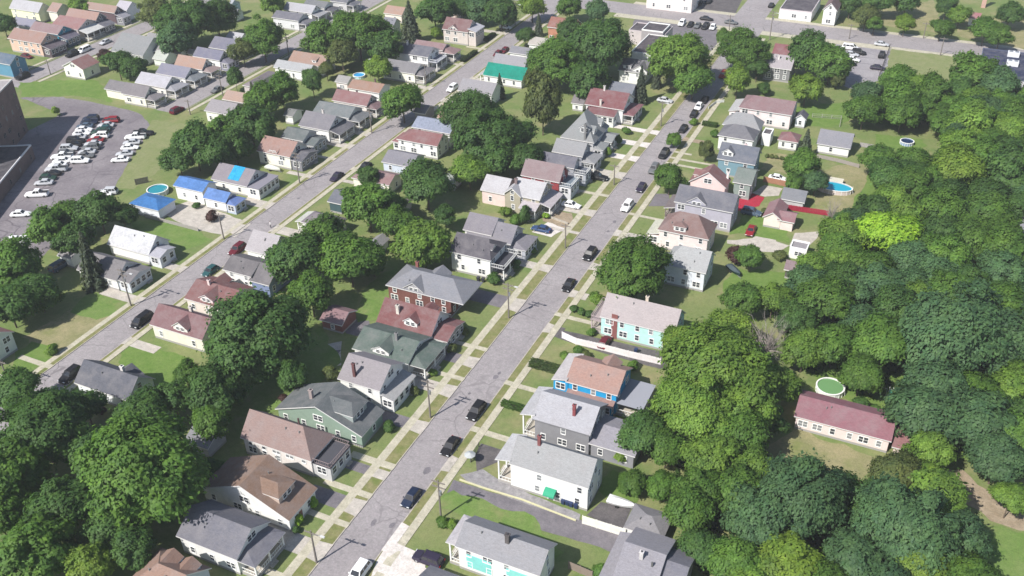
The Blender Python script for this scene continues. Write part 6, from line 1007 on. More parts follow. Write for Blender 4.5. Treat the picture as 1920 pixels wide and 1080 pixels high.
house('bungalow', 'bungalow with apricot roof in the third street row', 'house', (-213.61,219.68), [V(('x',-5.53,5.53,-2.79,2.79,3.3,2.57,0,0), (.74,.74,.72), (.42,.285,.23), wd=3.6)], porches=[{'s':'E','d':3.2,'h':2.7,'style':'open','roof':'hip','rc':(.33,.25,.24)}], far=True, seed=116)
house('bungalow', 'bungalow with blue slate roof beside the apricot roof', 'house', (-213.34,227.99), [V(('x',-5.37,5.37,-2.91,2.91,3.5,2.15,0,0), (.74,.74,.72), (.2,.2,.265), wd=3.6)], porches=[{'s':'E','d':3.2,'h':2.7,'style':'enclosed','roof':'hip','wall':(.25,.25,.32),'rc':(.18,.18,.24)}], far=True, seed=117)
house('house', 'house with ink blue roof furthest up the third street row', 'house', (-213.56,237.31), [V(('x',-5.6,5.6,-4,4,3.6,2.48,0,0), (.74,.74,.72), (.2,.2,.255), win='E', wd=3.6)], far=True, seed=118)
house('garage', 'white garage with pale roof behind the ink blue roof', 'garage', (-218.57,247.28), [V(('x',-3.09,3.09,-3,3,2.6,1.59,0,0), (.74,.74,.72), (.5,.5,.53), win='S', wd=2)], far=True, seed=119)
house('shed', 'tiny white shed left of the pinkish shed behind the apricot roof', 'shed', (-227.75,228.65), [V(('x',-2.03,2.03,-1.75,1.75,2.3,1.08,0,0), (.75,.74,.7), (.55,.54,.5), win='', wd=3.6)], far=True, seed=120)
house('shed', 'tiny pinkish shed behind the blue slate roof', 'shed', (-223.38,230.54), [V(('x',-1.35,1.35,-1.75,1.75,2.3,1.08,0,0), (.74,.66,.62), (.55,.5,.48), win='', wd=3.6)], far=True, seed=121)
house('garage', 'pale sea green garage with mint white roof in the back gardens', 'garage', (-228.82,223.45), [V(('x',-2.67,2.67,-3,3,2.5,1.86,0,0), (.66,.7,.64), (.52,.55,.5), win='', wd=3.6)], far=True, seed=122)
house('house', 'grey roofed house with white west gable beside the parked trailers', 'house', (-239.78,224.78), [V(('x',-6.78,6.78,-6.5,6.5,3.8,4.03,0,0), (.72,.72,.73), (.275,.285,.29), win='SW', wd=3.6)], far=True, seed=123)
house('house', 'house with ash grey roof and white gable next to the dark trees', 'house', (-234.76,228.94), [V(('x',-4.38,4.38,-5.8,5.8,3.8,3.6,0,0), (.7,.7,.72), (.3,.295,.3), win='SW', wd=3.6)], far=True, seed=124)
house('house', 'tall peach house with rosy tan roof at the top left corner', 'house', (-278.57,216.52), [V(('x',-7.57,7.57,-3.9,3.9,4.6,2.42,0,0), (.62,.44,.35), (.36,.235,.2), wd=2.8)], porches=[{'s':'E','d':3.4,'h':3,'style':'enclosed','roof':'shed','wall':(.1,.08,.09),'rc':(.12,.1,.12)}], far=True, seed=125)
house('house', 'teal blue gabled house with mauve roof in the top left row', 'house', (-280.13,225.48), [V(('x',-6.64,6.64,-3.25,3.25,4.4,1.97,0,0), (.045,.27,.38), (.3,.21,.215), win='E', wd=3.6)], porches=[{'s':'E','d':3.4,'h':2.9,'style':'enclosed','roof':'shed','wall':(.05,.09,.14),'rc':(.14,.13,.17)}], far=True, seed=126)
house('house', 'house with rose red roof and white porch roof in the top left row', 'house', (-277.99,234.11), [V(('x',-6.31,6.31,-5,5,4,2.25,0,0), (.5,.45,.45), (.33,.19,.185), win='E', wd=3.6)], porches=[{'s':'E','d':3.6,'h':2.9,'style':'open','roof':'shed','rc':(.7,.7,.68)}], far=True, seed=127)
house('house', 'house with tan pink roof and dark gable in the top left row', 'house', (-278.68,240.01), [V(('x',-7.13,7.13,-2.81,2.81,4.4,2.43,0,0), (.16,.16,.19), (.38,.25,.215), win='E', wd=3.6)], porches=[{'s':'E','d':3.6,'h':2.9,'style':'enclosed','roof':'shed','wall':(.13,.13,.16),'rc':(.16,.16,.19)}], far=True, seed=128)
house('house', 'house with sandy roof and maroon gable at the top of the top left row', 'house', (-279.33,249.17), [V(('x',-7.05,7.05,-2.15,2.15,4.4,1.91,0,0), (.13,.09,.1), (.37,.26,.22), win='E', wd=3.6)], porches=[{'s':'E','d':3.4,'h':2.9,'style':'enclosed','roof':'shed','wall':(.25,.25,.28),'rc':(.3,.3,.34)}], far=True, seed=129)
house('house', 'lemon white house with pale grey roof and dark green gable near the top left corner', 'house', (-306.6,240.78), [V(('x',-7.29,7.29,-3.05,3.05,4.2,2.61,0,0), (.74,.74,.52), (.49,.485,.51), win='S', wd=3.6)], far=True, seed=130)
house('garage', 'garage with violet grey roof beside the lemon white house', 'garage', (-297.72,230.93), [V(('x',-4.94,4.94,-3,3,2.6,1.86,0,0), (.4,.4,.45), (.29,.29,.36), win='', wd=3.6)], far=True, seed=131)
house('house', 'steel teal house cut by the left edge below the peach house', 'house', (-268.43,198.04), [V(('x',-3.71,3.71,-3.3,3.3,4.6,2.05,0,0), (.1,.25,.36), (.12,.17,.23), win='E', wd=3.6)], far=True, seed=132)
house('house', 'white gabled house with reddish brown roof standing alone above the green lawn', 'house', (-246.74,205.81), [V(('y',-4.41,4.41,-3.58,3.58,3.6,2.09,0,0), (.78,.76,.68), (.3,.165,.155), win='SE', wd=3.6)], far=True, seed=133)
house('house', 'house with bone white wall behind the lemon white house', 'house', (-296.1,244.29), [V(('x',-2.45,2.45,-3.5,3.5,4,2.17,0,0), (.74,.7,.62), (.4,.28,.24), win='', wd=3.6)], far=True, seed=134)
house('house', 'house with pale lilac roof at the very top edge beside the olive trees', 'house', (-273.8,254.93), [V(('x',-2.92,2.92,-3.45,3.45,4.2,2.14,0,0), (.66,.66,.7), (.5,.48,.53), win='', wd=3.6)], far=True, seed=135)
house('house', 'pale roofed house at the top edge just behind the dark trees', 'house', (-239.66,272.14), [V(('x',-.795,.795,-3.21,3.21,4,1.65,0,0), (.45,.55,.6), (.4,.43,.46), win='', wd=3.6)], far=True, seed=136)
house('cottage', 'small white cottage with grey roof below the dark trees at the top', 'cottage', (-237.22,267.52), [V(('x',-3.64,3.64,-2.5,2.5,2.8,1.55,0,0), (.74,.74,.74), (.42,.43,.46), win='', wd=3.6)], far=True, seed=137)
house('brick_block', 'tall dark brick block with pale roof edge on the left edge by the parking lot', 'building', (-233.57,146.96), [V(('f',-14,14,-16,16,15,0,0,0), (.18,.125,.115), (.45,.42,.42), brick=True, par=(.5,.48,.46), win='SEN', wd=3.6, st=4, trim=(.16,.13,.12))], far=True, rz=0.4974, seed=138)
house('brick_wing', 'long low dark brick wing with white parapet at the left edge', 'building', (-208.1,129.71), [V(('f',-8,8,-25,25,3.9,0,0,0), (.15,.11,.105), (.09,.085,.095), brick=True, par=(.6,.6,.6), win='E', wd=6, st=1, trim=(.16,.13,.12))], far=True, rz=0.4974, seed=139)

# ---------------------------------------------------------------- poles
utility_pole('utility pole with lamp arm by the wide drive at the bottom of the main street', -67.2, 72.74, 6.8, lamp=1.6)
utility_pole('utility pole before the white enclosed porch on the main street', -67.42, 107.09, 8.4, lamp=None)
utility_pole('utility pole beside the driveway of the large brick house', -67.58, 139.17, 8.4, lamp=1.4)
utility_pole('utility pole beside the lawn of the grey sun porch house', -67.39, 168, 6.2, lamp=None)
utility_pole('utility pole near the black pickup on the main street', -67.81, 200.26, 5.6, lamp=None)
utility_pole('utility pole in front of the maroon porch on the main street', -67.78, 237.7, 7.3, lamp=1.2)
utility_pole('utility pole leaning by the dense green bush at the bottom', -54.83, 87.66, 8.1, lamp=None)
utility_pole('utility pole at the far left on the left street', -140.5, 83.37, 6.8, lamp=None)
utility_pole('pole with long lamp arm beside the leaning spruce house', -139.74, 112.6, 9, lamp=2.2)
utility_pole('pole at the drive of the royal blue roofed house', -139.47, 141.44, 6.7, lamp=None)
utility_pole('pole beside the salmon brown roofed house', -139.7, 170.86, 8.6, lamp=None)
utility_pole('pole in front of the slate green bungalow', -138.88, 203.24, 7.8, lamp=None)
utility_pole('pole by the ivory bungalow porch', -141.4, 238.2, 7.2, lamp=None)
utility_pole('pole with lamp at the top of the left street', -140.07, 299.41, 8, lamp=1.6)
utility_pole('pole standing above the pale silver roof', -195.49, 243.67, 8, lamp=None)
utility_pole('pole beside the grey sedan on the third street', -194.3, 208.86, 6.7, lamp=None)
utility_pole('short pole beside the maroon car at the lot corner', -194.02, 194.09, 4.5, lamp=None)
utility_pole('pole on the fourth street opposite the tall peach house', -256.86, 201.94, 4.9, lamp=None)
utility_pole('pole at the junction of the main road', -70.63, 322.9, 5, lamp=None)
utility_pole('pole with signal arm at the main road corner', -55.65, 317.39, 9.8, lamp=1.5)
utility_pole('pole at the entrance of the top parking lot', -31.83, 328.07, 5, lamp=None)
utility_pole('pole on the verge beside the small bright tree', -9.63, 337.53, 5.4, lamp=None)
utility_pole('slanting pole on the edge of the mown field', -3.17, 322.99, 5.9, lamp=None)

# ---------------------------------------------------------------- fences, walls, hedges
fence('white board fence running between the aqua house drive and the blue house garden', [(-55.49,137.34),(-52.32,136.51),(-47.25,136.73),(-42,136.71),(-35.91,136.93)], 1.5, (.72,.68,.68))
fence('white panel fence between the dark asphalt yard and the lane', [(-34.86,95.36),(-28.15,95.48)], 1.7, (.74,.73,.66))
low_wall('low yellowish kerb wall along the asphalt lane', [(-55.99,96.01),(-51.88,95.92),(-45.05,96.08),(-35.94,95.46)], .22, .22, plain('yellow_kerb', (.5,.48,.3), .8))
fence('orange brown board fence behind the paved yard', [(-34.9,215.97),(-28.75,215.53)], 1.5, (.34,.17,.11))
fence('grey stone topped fence between the blue garage drive and the lawn', [(-163.13,142.23),(-158.73,142.18),(-153.13,142.14),(-147.24,142)], .9, (.33,.31,.29))
fence('short dark privacy fence behind the round blue pool', [(-177.15,154.13),(-175.19,156.51)], 1.6, (.10,.10,.08))
fence('dark wire fence along the right edge of the top parking lot', [(-18.32,294.47),(-18.57,324.11)], 1.3, (.09,.08,.08), solid=False)
fence('grey picket fence round the vegetable beds behind the big pink house', [(-31.13,259.45),(-23.64,260.99),(-23.23,255.8)], 1.1, (.35,.33,.32), solid=False)
fence('weathered board fence behind the oval pool garden', [(-25.32,234.36),(-20.21,233.86),(-14.82,232.55)], 1.0, (.30,.27,.25))
fence('grey fence right of the wide white outbuilding', [(-16.4,245.25),(-13.2,245.2),(-12.79,238.29)], 1.2, (.33,.31,.31))
fence('white low fence in front of the big pink house lawn', [(-58.99,253.95),(-58.14,258.84),(-56.24,260.46)], .8, (.72,.72,.70))
low_wall('long low concrete wall before the beige farm style house', [(-75.99,179.27),(-70.82,177.98)], .45, .3, M_conc)
fence('brown board fence at the bottom edge beside the lawn', [(-33.58,86.66),(-29.87,86.34)], 1.5, (.24,.19,.16))
fence('dark fence round the square asphalt yard by the sidewalk', [(-56.21,100.38),(-56.59,104.04)], .9, (.07,.065,.06), solid=False)
fence('long bright red fence in front of the grey roofed shed', [(-28.61,204.06),(-23.19,204.43),(-17.62,204.89)], 1.35, (.30,.02,.045))
hedge('clipped rectangular hedge in front of the blue house lawn', -54.47, 127.47, 6.2, 1.7, 1.2, (.05,.085,.02))
hedge('low bright hedge across the lawn of the grey sided house', -54.74, 115.23, 5.6, 1.3, 0.9, (.055,.115,.02))
hedge('dark hedge on the lawn edge below the lilac beige house', -140.63, 265.34, 1.6, 9, 1.0, (.035,.06,.02))
hedge('dark hedge along the sidewalk right of the lilac beige house', -142.58, 284.22, 1.6, 7, 1.0, (.035,.06,.02))
hedge('green hedge in the front garden of the white house with red posts', -55.58, 243.14, 4.0, 1.6, 1.0, (.05,.1,.02))

# ---------------------------------------------------------------- pools, boats, bins and other small things
pool('oval above ground pool with turquoise water and white deck', -18.56, 218.05, 4.21, 2.36, 1.15, (.012,.30,.42), (.52,.45,.42), (-1.6,1.6,2.3,4.6), ladder=True)
pool('round above ground pool with green algae water', -6.51, 141.52, 2.33, 2.33, 1.2, (.13,.26,.11), (.68,.70,.64), None, ladder=True)
pool('round pool with teal water behind the blue pyramid roof', -169.06, 153.12, 2.48, 2.48, 1.1, (.02,.22,.27), (.6,.65,.68), None, ladder=True)
pool('small round pool with navy water in the grassy clearing', -5.55, 251.55, 1.67, 1.67, 0.9, (.012,.03,.085), (.2,.28,.42), None, ladder=False)
pool('pale blue pool mostly hidden under trees right of the white house', -25.03, 107.94, 1.08, 1.08, 0.9, (.2,.42,.5), (.5,.6,.66), None, ladder=False)
pool('small bright blue pool behind the burnt orange roof', -164.56, 237.31, 1.81, 1.81, 0.8, (.05,.3,.6), (.5,.68,.72), None, ladder=False)
boat('boat under a white cover on the dark asphalt yard', -30.72, 101.09, 0.0, 4.4, (.6,.6,.6), (.72,.72,.72))
boat('long dark green boat lying on the lush lawn', -31.27, 172.71, -0.75, 4.3, (.01,.03,.03), (.05,.07,.08))
boat('small white boat on the grass beside the salmon brown roofed house', -150.05, 174.12, -0.1, 4.6, (.7,.7,.66), (.55,.58,.5))
bin_('dark blue wheelie bin against the bright white house, number one from the awning', -39.03, 97.89, 0.0, (.02,.035,.09), 'blue bins against the bright white house')
bin_('dark blue wheelie bin against the bright white house, number two from the awning', -38.34, 97.95, 0.0, (.02,.035,.09), 'blue bins against the bright white house')
bin_('dark blue wheelie bin against the bright white house, number three from the awning', -37.69, 97.88, 0.0, (.02,.035,.09), 'blue bins against the bright white house')
bin_('dark blue wheelie bin against the bright white house, number four from the awning', -36.9, 97.87, 0.0, (.02,.035,.09), 'blue bins against the bright white house')
bin_('left hand black bin beside the charcoal roofed house', -79.08, 148.81, 0.0, (.03,.03,.04), 'black bins beside the charcoal roofed house')
bin_('right hand black bin beside the charcoal roofed house', -77.98, 148.84, 0.0, (.03,.03,.04), 'black bins beside the charcoal roofed house')
bin_('dark blue bin at the back wall of the aqua house', -41.15, 138.49, 0.0, (.02,.035,.09))
bin_('dark bin in front of the white garage wall', -25.79, 94.86, 0.0, (.03,.03,.04))
AWNING_X, AWNING_Y = -41.07, 97.95
TARP_G = ['x',-5.48,5.48,-4.15,4.15,3,2.57]

# ---------------------------------------------------------------- trees and shrubs: kind, label, x, y, crown radius, crown height, half depth, colour
for a in [
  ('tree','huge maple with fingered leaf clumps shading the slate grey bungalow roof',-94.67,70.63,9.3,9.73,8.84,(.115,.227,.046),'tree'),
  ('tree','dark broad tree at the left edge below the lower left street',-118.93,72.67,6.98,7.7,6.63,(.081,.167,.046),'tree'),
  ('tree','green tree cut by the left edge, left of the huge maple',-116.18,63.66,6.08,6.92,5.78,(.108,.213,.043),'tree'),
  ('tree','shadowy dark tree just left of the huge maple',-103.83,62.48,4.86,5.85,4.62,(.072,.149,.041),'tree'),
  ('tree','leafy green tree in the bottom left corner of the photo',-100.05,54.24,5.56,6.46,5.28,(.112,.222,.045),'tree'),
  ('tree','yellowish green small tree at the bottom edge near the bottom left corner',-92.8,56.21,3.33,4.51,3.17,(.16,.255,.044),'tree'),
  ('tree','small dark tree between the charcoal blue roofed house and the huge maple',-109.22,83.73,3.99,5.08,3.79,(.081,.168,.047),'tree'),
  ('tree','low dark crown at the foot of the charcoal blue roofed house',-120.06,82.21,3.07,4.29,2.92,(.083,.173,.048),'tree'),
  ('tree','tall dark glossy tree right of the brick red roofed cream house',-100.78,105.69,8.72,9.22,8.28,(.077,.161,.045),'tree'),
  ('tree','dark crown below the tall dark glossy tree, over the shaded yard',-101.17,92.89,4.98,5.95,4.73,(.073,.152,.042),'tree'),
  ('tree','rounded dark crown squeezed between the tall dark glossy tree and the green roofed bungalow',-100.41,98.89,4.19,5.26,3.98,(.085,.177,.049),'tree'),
  ('tree','small light green tree on the lawn behind the plum brown roofed house',-111.73,97.48,2.48,2.67,2.36,(.095,.189,.038),'tree'),
  ('tree','feathery green tree standing in front of two darker crowns mid left',-103.14,124.27,4.37,5.42,4.15,(.1,.198,.04),'tree'),
  ('tree','round dense dark tree right of the dark brown grey roofed house',-113.5,133.49,5.27,6.2,5,(.08,.166,.046),'tree'),
  ('tree','broad green tree shading the red roofed brick shed',-102,136.51,6.08,6.91,5.77,(.108,.214,.043),'tree'),
  ('tree','green tree beside the plum grey hip roofed bungalow',-112.4,143.05,5,5.97,4.75,(.098,.195,.039),'tree'),
  ('tree','light green willowy tree above the large brick house',-91.47,148.68,5.58,6.48,5.3,(.148,.257,.05),'tree'),
  ('tree','green tree right of the small white garden shed',-102.19,155.03,4.43,5.47,4.21,(.103,.204,.041),'tree'),
  ('tree','green tree in front of the small dark teal cottage',-110.67,157.48,5.95,6.8,5.65,(.115,.228,.046),'tree'),
  ('tree','dark crown between the teal cottage tree and the spreading dark tree',-108.21,163.35,3.16,4.36,3,(.086,.178,.049),'tree'),
  ('tree','spreading dark tree below the small blue grey house',-103.6,171.63,5.93,6.78,5.63,(.072,.149,.041),'tree'),
  ('tree','tall light green tree left of the silver roofed farm style house',-99.08,184.35,4.11,5.19,3.9,(.166,.289,.056),'tree'),
  ('tree','large dark tree in the middle of the block behind the silver roofed farm style house',-99.62,195.92,7.93,8.53,7.54,(.076,.159,.044),'tree'),
  ('tree','dark green tree right of the pale blue grey metal roof',-111.49,208.94,7.01,7.73,6.66,(.074,.154,.043),'tree'),
  ('tree','deep green crown between the large dark tree and the tall olive tree',-95.71,201.54,5.64,6.53,5.36,(.077,.16,.044),'tree'),
  ('tree','tall egg shaped olive green tree behind the grey pyramid roofed house',-95.21,220.01,5.07,9.77,8.88,(.118,.155,.055),'tree'),
  ('tree','rounded green tree above the tall olive tree',-104.66,250.51,7.79,8.41,7.41,(.11,.217,.044),'tree'),
  ('tree','big dark tree left of the dark flat roofed building',-95.9,264.57,9.88,10.24,9.39,(.081,.168,.047),'tree'),
  ('tree','dark crown above the maroon red roofed house',-91.86,245.49,6.07,6.9,5.77,(.074,.154,.043),'tree'),
  ('tree','dark crown beside the orange brick building',-113.26,283.42,4.82,5.81,4.58,(.071,.147,.041),'tree'),
  ('tree','large drooping willow at the top of the main street',-71.76,264.99,9.31,9.31,8.84,(.163,.283,.055),'tree'),
  ('tree','low hanging willow branches on the street side of the large willow',-65.18,258.54,5.17,6.12,4.91,(.115,.228,.046),'tree'),
  ('tree','broad green tree at the corner across from the willow',-56.57,283.74,6.74,7.49,6.4,(.097,.193,.039),'tree'),
  ('tree','bright yellow green tree below the broad corner tree',-53.68,263.78,3.35,5.6,4.35,(.192,.307,.053),'tree'),
  ('tree','dark crown left of the dark grey two storey house',-51.4,279.02,3.17,4.37,3.01,(.079,.164,.045),'tree'),
  ('tree','small round dark tree behind the big pink house',-47.03,269.88,2.01,2.25,1.91,(.074,.153,.043),'tree'),
  ('tree','dark green tree right of the dark grey two storey house',-38.84,290.32,6.39,7.18,6.07,(.082,.171,.047),'tree'),
  ('tree','grey green tree at the edge of the top parking lot',-31.47,284.88,5.93,6.78,5.63,(.111,.219,.044),'tree'),
  ('tree','yellow green tree on the lawn behind the big pink house',-34.81,266.13,4.48,5.52,4.26,(.17,.272,.047),'tree'),
  ('tree','little street tree on the corner of the main road',-68.04,303.5,2.58,4.13,2.45,(.107,.211,.043),'tree'),
  ('tree','thin olive tree on the pale drive of the top parking lot',-28.63,282.09,2.18,3.3,3.05,(.123,.16,.057),'tree'),
  ('tree','round green street tree on the left street',-133.98,212.58,5.57,6.47,5.29,(.107,.212,.043),'tree'),
  ('tree','big bright green tree left of the tall dark conifer',-171.34,249.33,8.76,9.25,8.32,(.099,.195,.039),'tree'),
  ('tree','green tree over the third street, left of the big bright tree',-181.53,244.6,6.43,7.22,6.1,(.102,.202,.041),'tree'),
  ('tree','greyish olive tree between two green trees at the top',-171.67,239.41,4.96,5.94,4.71,(.138,.18,.064),'tree'),
  ('tree','light yellow green tree hanging below the big bright tree',-155.46,234.26,4.17,5.24,3.96,(.185,.297,.051),'tree'),
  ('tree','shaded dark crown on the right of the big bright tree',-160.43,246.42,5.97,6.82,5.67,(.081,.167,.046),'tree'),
  ('conifer','tall dark conifer behind the two storey white house',-165.05,270.4,4.59,7.34,7.34,(.097,.132,.092),'tree'),
  ('tree','dark green tree at the top between conifer and lilac beige house',-162.23,282.49,6.51,7.29,6.19,(.082,.171,.047),'tree'),
  ('tree','dark crown at the top edge above the lilac beige house',-157.9,293.63,4.81,5.81,4.57,(.08,.165,.046),'tree'),
  ('tree','grey blue green tree at the top edge',-151.09,294.49,4.79,5.79,4.55,(.089,.178,.081),'tree'),
  ('tree','dark green tree at the top edge by the white sedan',-141.99,292.59,5.8,6.67,5.51,(.072,.15,.042),'tree'),
  ('tree','bright green tree at the top edge by the junction',-135.69,304.3,4.82,5.81,4.57,(.159,.254,.044),'tree'),
  ('tree','green tree at the top edge beside the main road',-123.66,309.08,4.8,5.8,4.56,(.1,.197,.04),'tree'),
  ('tree','bluish tree at the top edge on the corner of the main road',-113.42,309.13,4.03,5.12,3.82,(.09,.181,.082),'tree'),
  ('conifer','small blue spruce in front of the orange brick building',-127.91,292.04,1.97,4.33,4.33,(.099,.134,.093),'tree'),
  ('tree','small round dark tree by the cream garage',-127.48,280.6,2.96,4.19,2.81,(.074,.153,.042),'tree'),
  ('tree','little yellow green shrub tree left of the lilac beige house',-158.72,276.55,1.97,2.22,1.87,(.192,.307,.053),'tree'),
  ('tree','rounded tree casting a wide shadow across the third street',-199.63,237.09,7.12,7.82,6.76,(.112,.221,.045),'tree'),
  ('tree','olive side crown left of the rounded third street tree',-203.03,230.85,4.37,5.42,4.16,(.121,.159,.056),'tree'),
  ('tree','green tree in the gardens behind the slate green bungalow',-169.12,205.24,5.72,6.6,5.43,(.106,.21,.042),'tree'),
  ('tree','green tree beside the small blue grey spruce',-170.88,198.6,5.04,6.01,4.79,(.1,.198,.04),'tree'),
  ('tree','cone shaped dark tree beside the pale silver roof',-167.83,218.02,3.12,5.61,4.36,(.082,.17,.047),'tree'),
  ('tree','olive shrub tree below the orange tan roof',-171.59,230.63,2.6,3.87,2.47,(.126,.165,.058),'tree'),
  ('conifer','small blue grey spruce by the mauve grey roof',-177.12,202.36,2.42,4.84,4.84,(.088,.119,.083),'tree'),
  ('tree','clipped conical dark green tree at the street corner',-192.01,212.8,2.54,4.75,3.43,(.079,.164,.046),'tree'),
  ('tree','dark green tree right of the house by the parking lot field',-162.58,182.81,5.87,6.73,5.58,(.075,.155,.043),'tree'),
  ('tree','green tree at the end of the parking lot field',-168.52,179.07,4.75,5.75,4.51,(.111,.22,.044),'tree'),
  ('tree','dark tree on the edge of the field above the blue roofs',-167.51,166.67,5.9,6.76,5.61,(.08,.166,.046),'tree'),
  ('tree','dark crown behind the blue tarp roof',-161.24,167.09,5.33,6.26,5.06,(.071,.148,.041),'tree'),
  ('tree','dark bush like tree at the left end of the field trees',-168.75,161.66,3.98,5.08,3.78,(.079,.164,.046),'tree'),
  ('tree','dark crown behind the salmon brown roofed house',-159.49,172.1,4.86,5.85,4.62,(.077,.16,.044),'tree'),
  ('tree','big dark tree between the third and fourth streets',-230.66,238,8.78,9.27,8.34,(.085,.176,.049),'tree'),
  ('tree','brownish olive tree at the top left',-252.49,246.48,6.62,7.39,6.29,(.142,.185,.065),'tree'),
  ('tree','dark green tree below the small white cottage',-227.11,247.99,6.82,7.56,6.48,(.071,.148,.041),'tree'),
  ('tree','bluish dark crown over the tiny white shed',-227.69,228.57,5.5,6.41,5.23,(.091,.181,.082),'tree'),
  ('tree','dark green tree behind the lone white gabled house',-232.08,206.92,4.59,5.61,4.36,(.08,.166,.046),'tree'),
  ('tree','dark crown between the lone white house and the taupe roofed bungalow',-225.11,206.6,3.9,5.01,3.71,(.078,.162,.045),'tree'),
  ('tree','purple brown leaved tree beside the lone white house',-242.77,212.41,2.7,3.96,2.57,(.078,.043,.042),'tree'),
  ('tree','dark tree at the left edge beside the lemon white house',-298.1,221.71,4.04,5.13,3.83,(.084,.175,.049),'tree'),
  ('tree','bright green tree at the top left between the roofs',-289.33,247.78,3.47,4.63,3.29,(.159,.278,.053),'tree'),
  ('tree','bright green tree at the top edge above the indigo grey roof',-222.51,272.38,4.92,5.9,4.67,(.159,.277,.053),'tree'),
  ('tree','tiny bright tree on the grass island by the brick block',-229.27,178.54,1.38,1.7,1.31,(.191,.306,.052),'tree'),
  ('conifer','tall grey green spruce in front of the charcoal roofed white house',-78.02,250.37,2.57,5.91,5.91,(.083,.113,.079),'tree'),
  ('conifer','narrow dark spruce squeezed against the large willow',-77.39,263.5,1.89,4.15,4.15,(.088,.119,.083),'tree'),
  ('conifer','small spruce in front of the emerald green roof',-116.94,238.69,2.01,4.02,4.02,(.082,.111,.077),'tree'),
  ('tree','dark crown behind the slate roofed house with the decked porch',-89.02,194.84,4.44,5.48,4.22,(.075,.155,.043),'tree'),
  ('tree','shadowy crown below the large dark tree of the middle block',-95.2,191.13,4.69,5.7,4.45,(.086,.178,.049),'tree'),
  ('tree','dark crown left of the spreading dark tree',-121.47,174.25,2.84,4.08,2.69,(.076,.158,.044),'tree'),
  ('tree','green tree at the left edge below the parking lot',-164.37,107.37,5.45,6.36,5.18,(.112,.222,.045),'tree'),
  ('tree','dark tree at the left edge over the shadowed lawn',-155.29,97.75,4.65,5.67,4.42,(.084,.174,.048),'tree'),
  ('tree','dark low crown left of the shadowed lawn',-154.26,103.86,4.23,5.3,4.02,(.079,.163,.045),'tree'),
  ('tree','green tree at the lower end of the parking lot',-172.15,123.41,4.46,5.5,4.24,(.112,.222,.045),'tree'),
  ('tree','fresh green crown right of the white car at the lot end',-172.02,129.31,4.08,5.17,3.88,(.099,.196,.04),'tree'),
  ('tree','dark tree behind the very pale roofed house',-166.36,132.74,5.04,6.01,4.79,(.071,.148,.041),'tree'),
  ('tree','dark crown above the tall leaning spruce',-162.65,121.76,4.14,5.22,3.93,(.073,.152,.042),'tree'),
  ('conifer','tall leaning grey green spruce in front of the shaded garage',-151.68,115.24,3.29,6.9,6.9,(.083,.112,.078),'tree'),
  ('tree','shaded crown beside the blue pyramid roofed garage',-162.06,135.13,3.14,4.34,2.98,(.072,.149,.041),'tree'),
  ('bush','light green bush on the lawn at the left edge',-142.1,94.27,1.41,1.08,1.2,(.141,.246,.047),'shrub'),
  ('tree','large round green tree on the main street beside the pale blue house',-47.14,154.14,7.11,7.82,6.76,(.096,.19,.038),'tree'),
  ('tree','round green street tree beside the black parked cars',-54.07,200.48,3.66,4.8,3.48,(.097,.192,.039),'tree'),
  ('tree','small round street tree casting a round shadow on the main street',-60.62,226,2.08,2.32,1.98,(.106,.21,.042),'tree'),
  ('tree','oval olive tree in front of the steel blue house',-50.82,220.99,2.02,3.28,3.03,(.125,.163,.058),'tree'),
  ('tree','green tree beside the oval pool garden',-26.66,217.28,4.08,5.17,3.88,(.115,.228,.046),'tree'),
  ('conifer','dark ragged conifer left of the wide white outbuilding',-28.38,233.16,2.43,4.13,4.13,(.092,.125,.087),'tree'),
  ('tree','bluish green tree touching the oval pool',-22.36,213.14,2.76,4.01,2.62,(.094,.187,.085),'tree'),
  ('tree','green crown beside the parked white car in the gardens',-26.94,210.2,2.5,3.79,2.38,(.11,.218,.044),'tree'),
  ('tree','green garden tree beside the grey yard',-28.55,174.37,2.65,3.92,2.52,(.113,.225,.045),'tree'),
  ('bush','brown leaved bush beside the green garden tree',-31.83,176.29,2.25,2.03,2.25,(.093,.051,.049),'shrub'),
  ('bush','olive bush left of the white cabin',-23.79,181.63,1.59,1.21,1.35,(.127,.166,.059),'shrub'),
  ('dead','dying grey spruce with bare drooping branches',-16.52,200.08,2.85,4.09,2.71,(.123,.161,.057),'tree'),
  ('tree','very large light green tree right of the aqua house',-23.95,128.42,8.71,9.22,8.28,(.142,.247,.048),'tree'),
  ('tree','big light green tree behind the blue house',-24.82,119.21,6.69,7.45,6.36,(.169,.295,.057),'tree'),
  ('tree','light green crown left of the crimson roofed building',-17.44,123.21,5.35,6.28,5.09,(.147,.256,.049),'tree'),
  ('tree','yellow tinged crown above the very large light green tree',-25.42,144.56,4.66,5.67,4.42,(.192,.307,.053),'tree'),
  ('tree','yellow green branches overhanging the aqua house',-33.27,139.36,3.29,4.48,3.13,(.183,.293,.05),'tree'),
  ('dead','bare dead tree with pale grey branches',-18.48,143.68,4.95,5.92,4.7,(.138,.181,.064),'tree'),
  ('dead','half dead tree with pale twigs beside the bare dead tree',-22.26,144.16,3.28,4.47,3.12,(.118,.154,.054),'tree'),
  ('tree','dark green tree behind the grey sided house',-31.41,112.52,3.75,4.87,3.56,(.084,.175,.049),'tree'),
  ('tree','mid green crown beside the tree behind the grey sided house',-27.12,111.61,3.19,4.39,3.03,(.096,.191,.038),'tree'),
  ('tree','small lime green tree at the corner of the grey sided house',-33.8,109.8,1.37,1.69,1.3,(.186,.297,.051),'tree'),
  ('tree','garden shrub tree behind the bright white house',-30.15,104.05,2.3,2.51,2.18,(.095,.189,.038),'tree'),
  ('tree','green garden tree above the white garage',-25.84,105.2,2.45,2.64,2.33,(.114,.227,.046),'tree'),
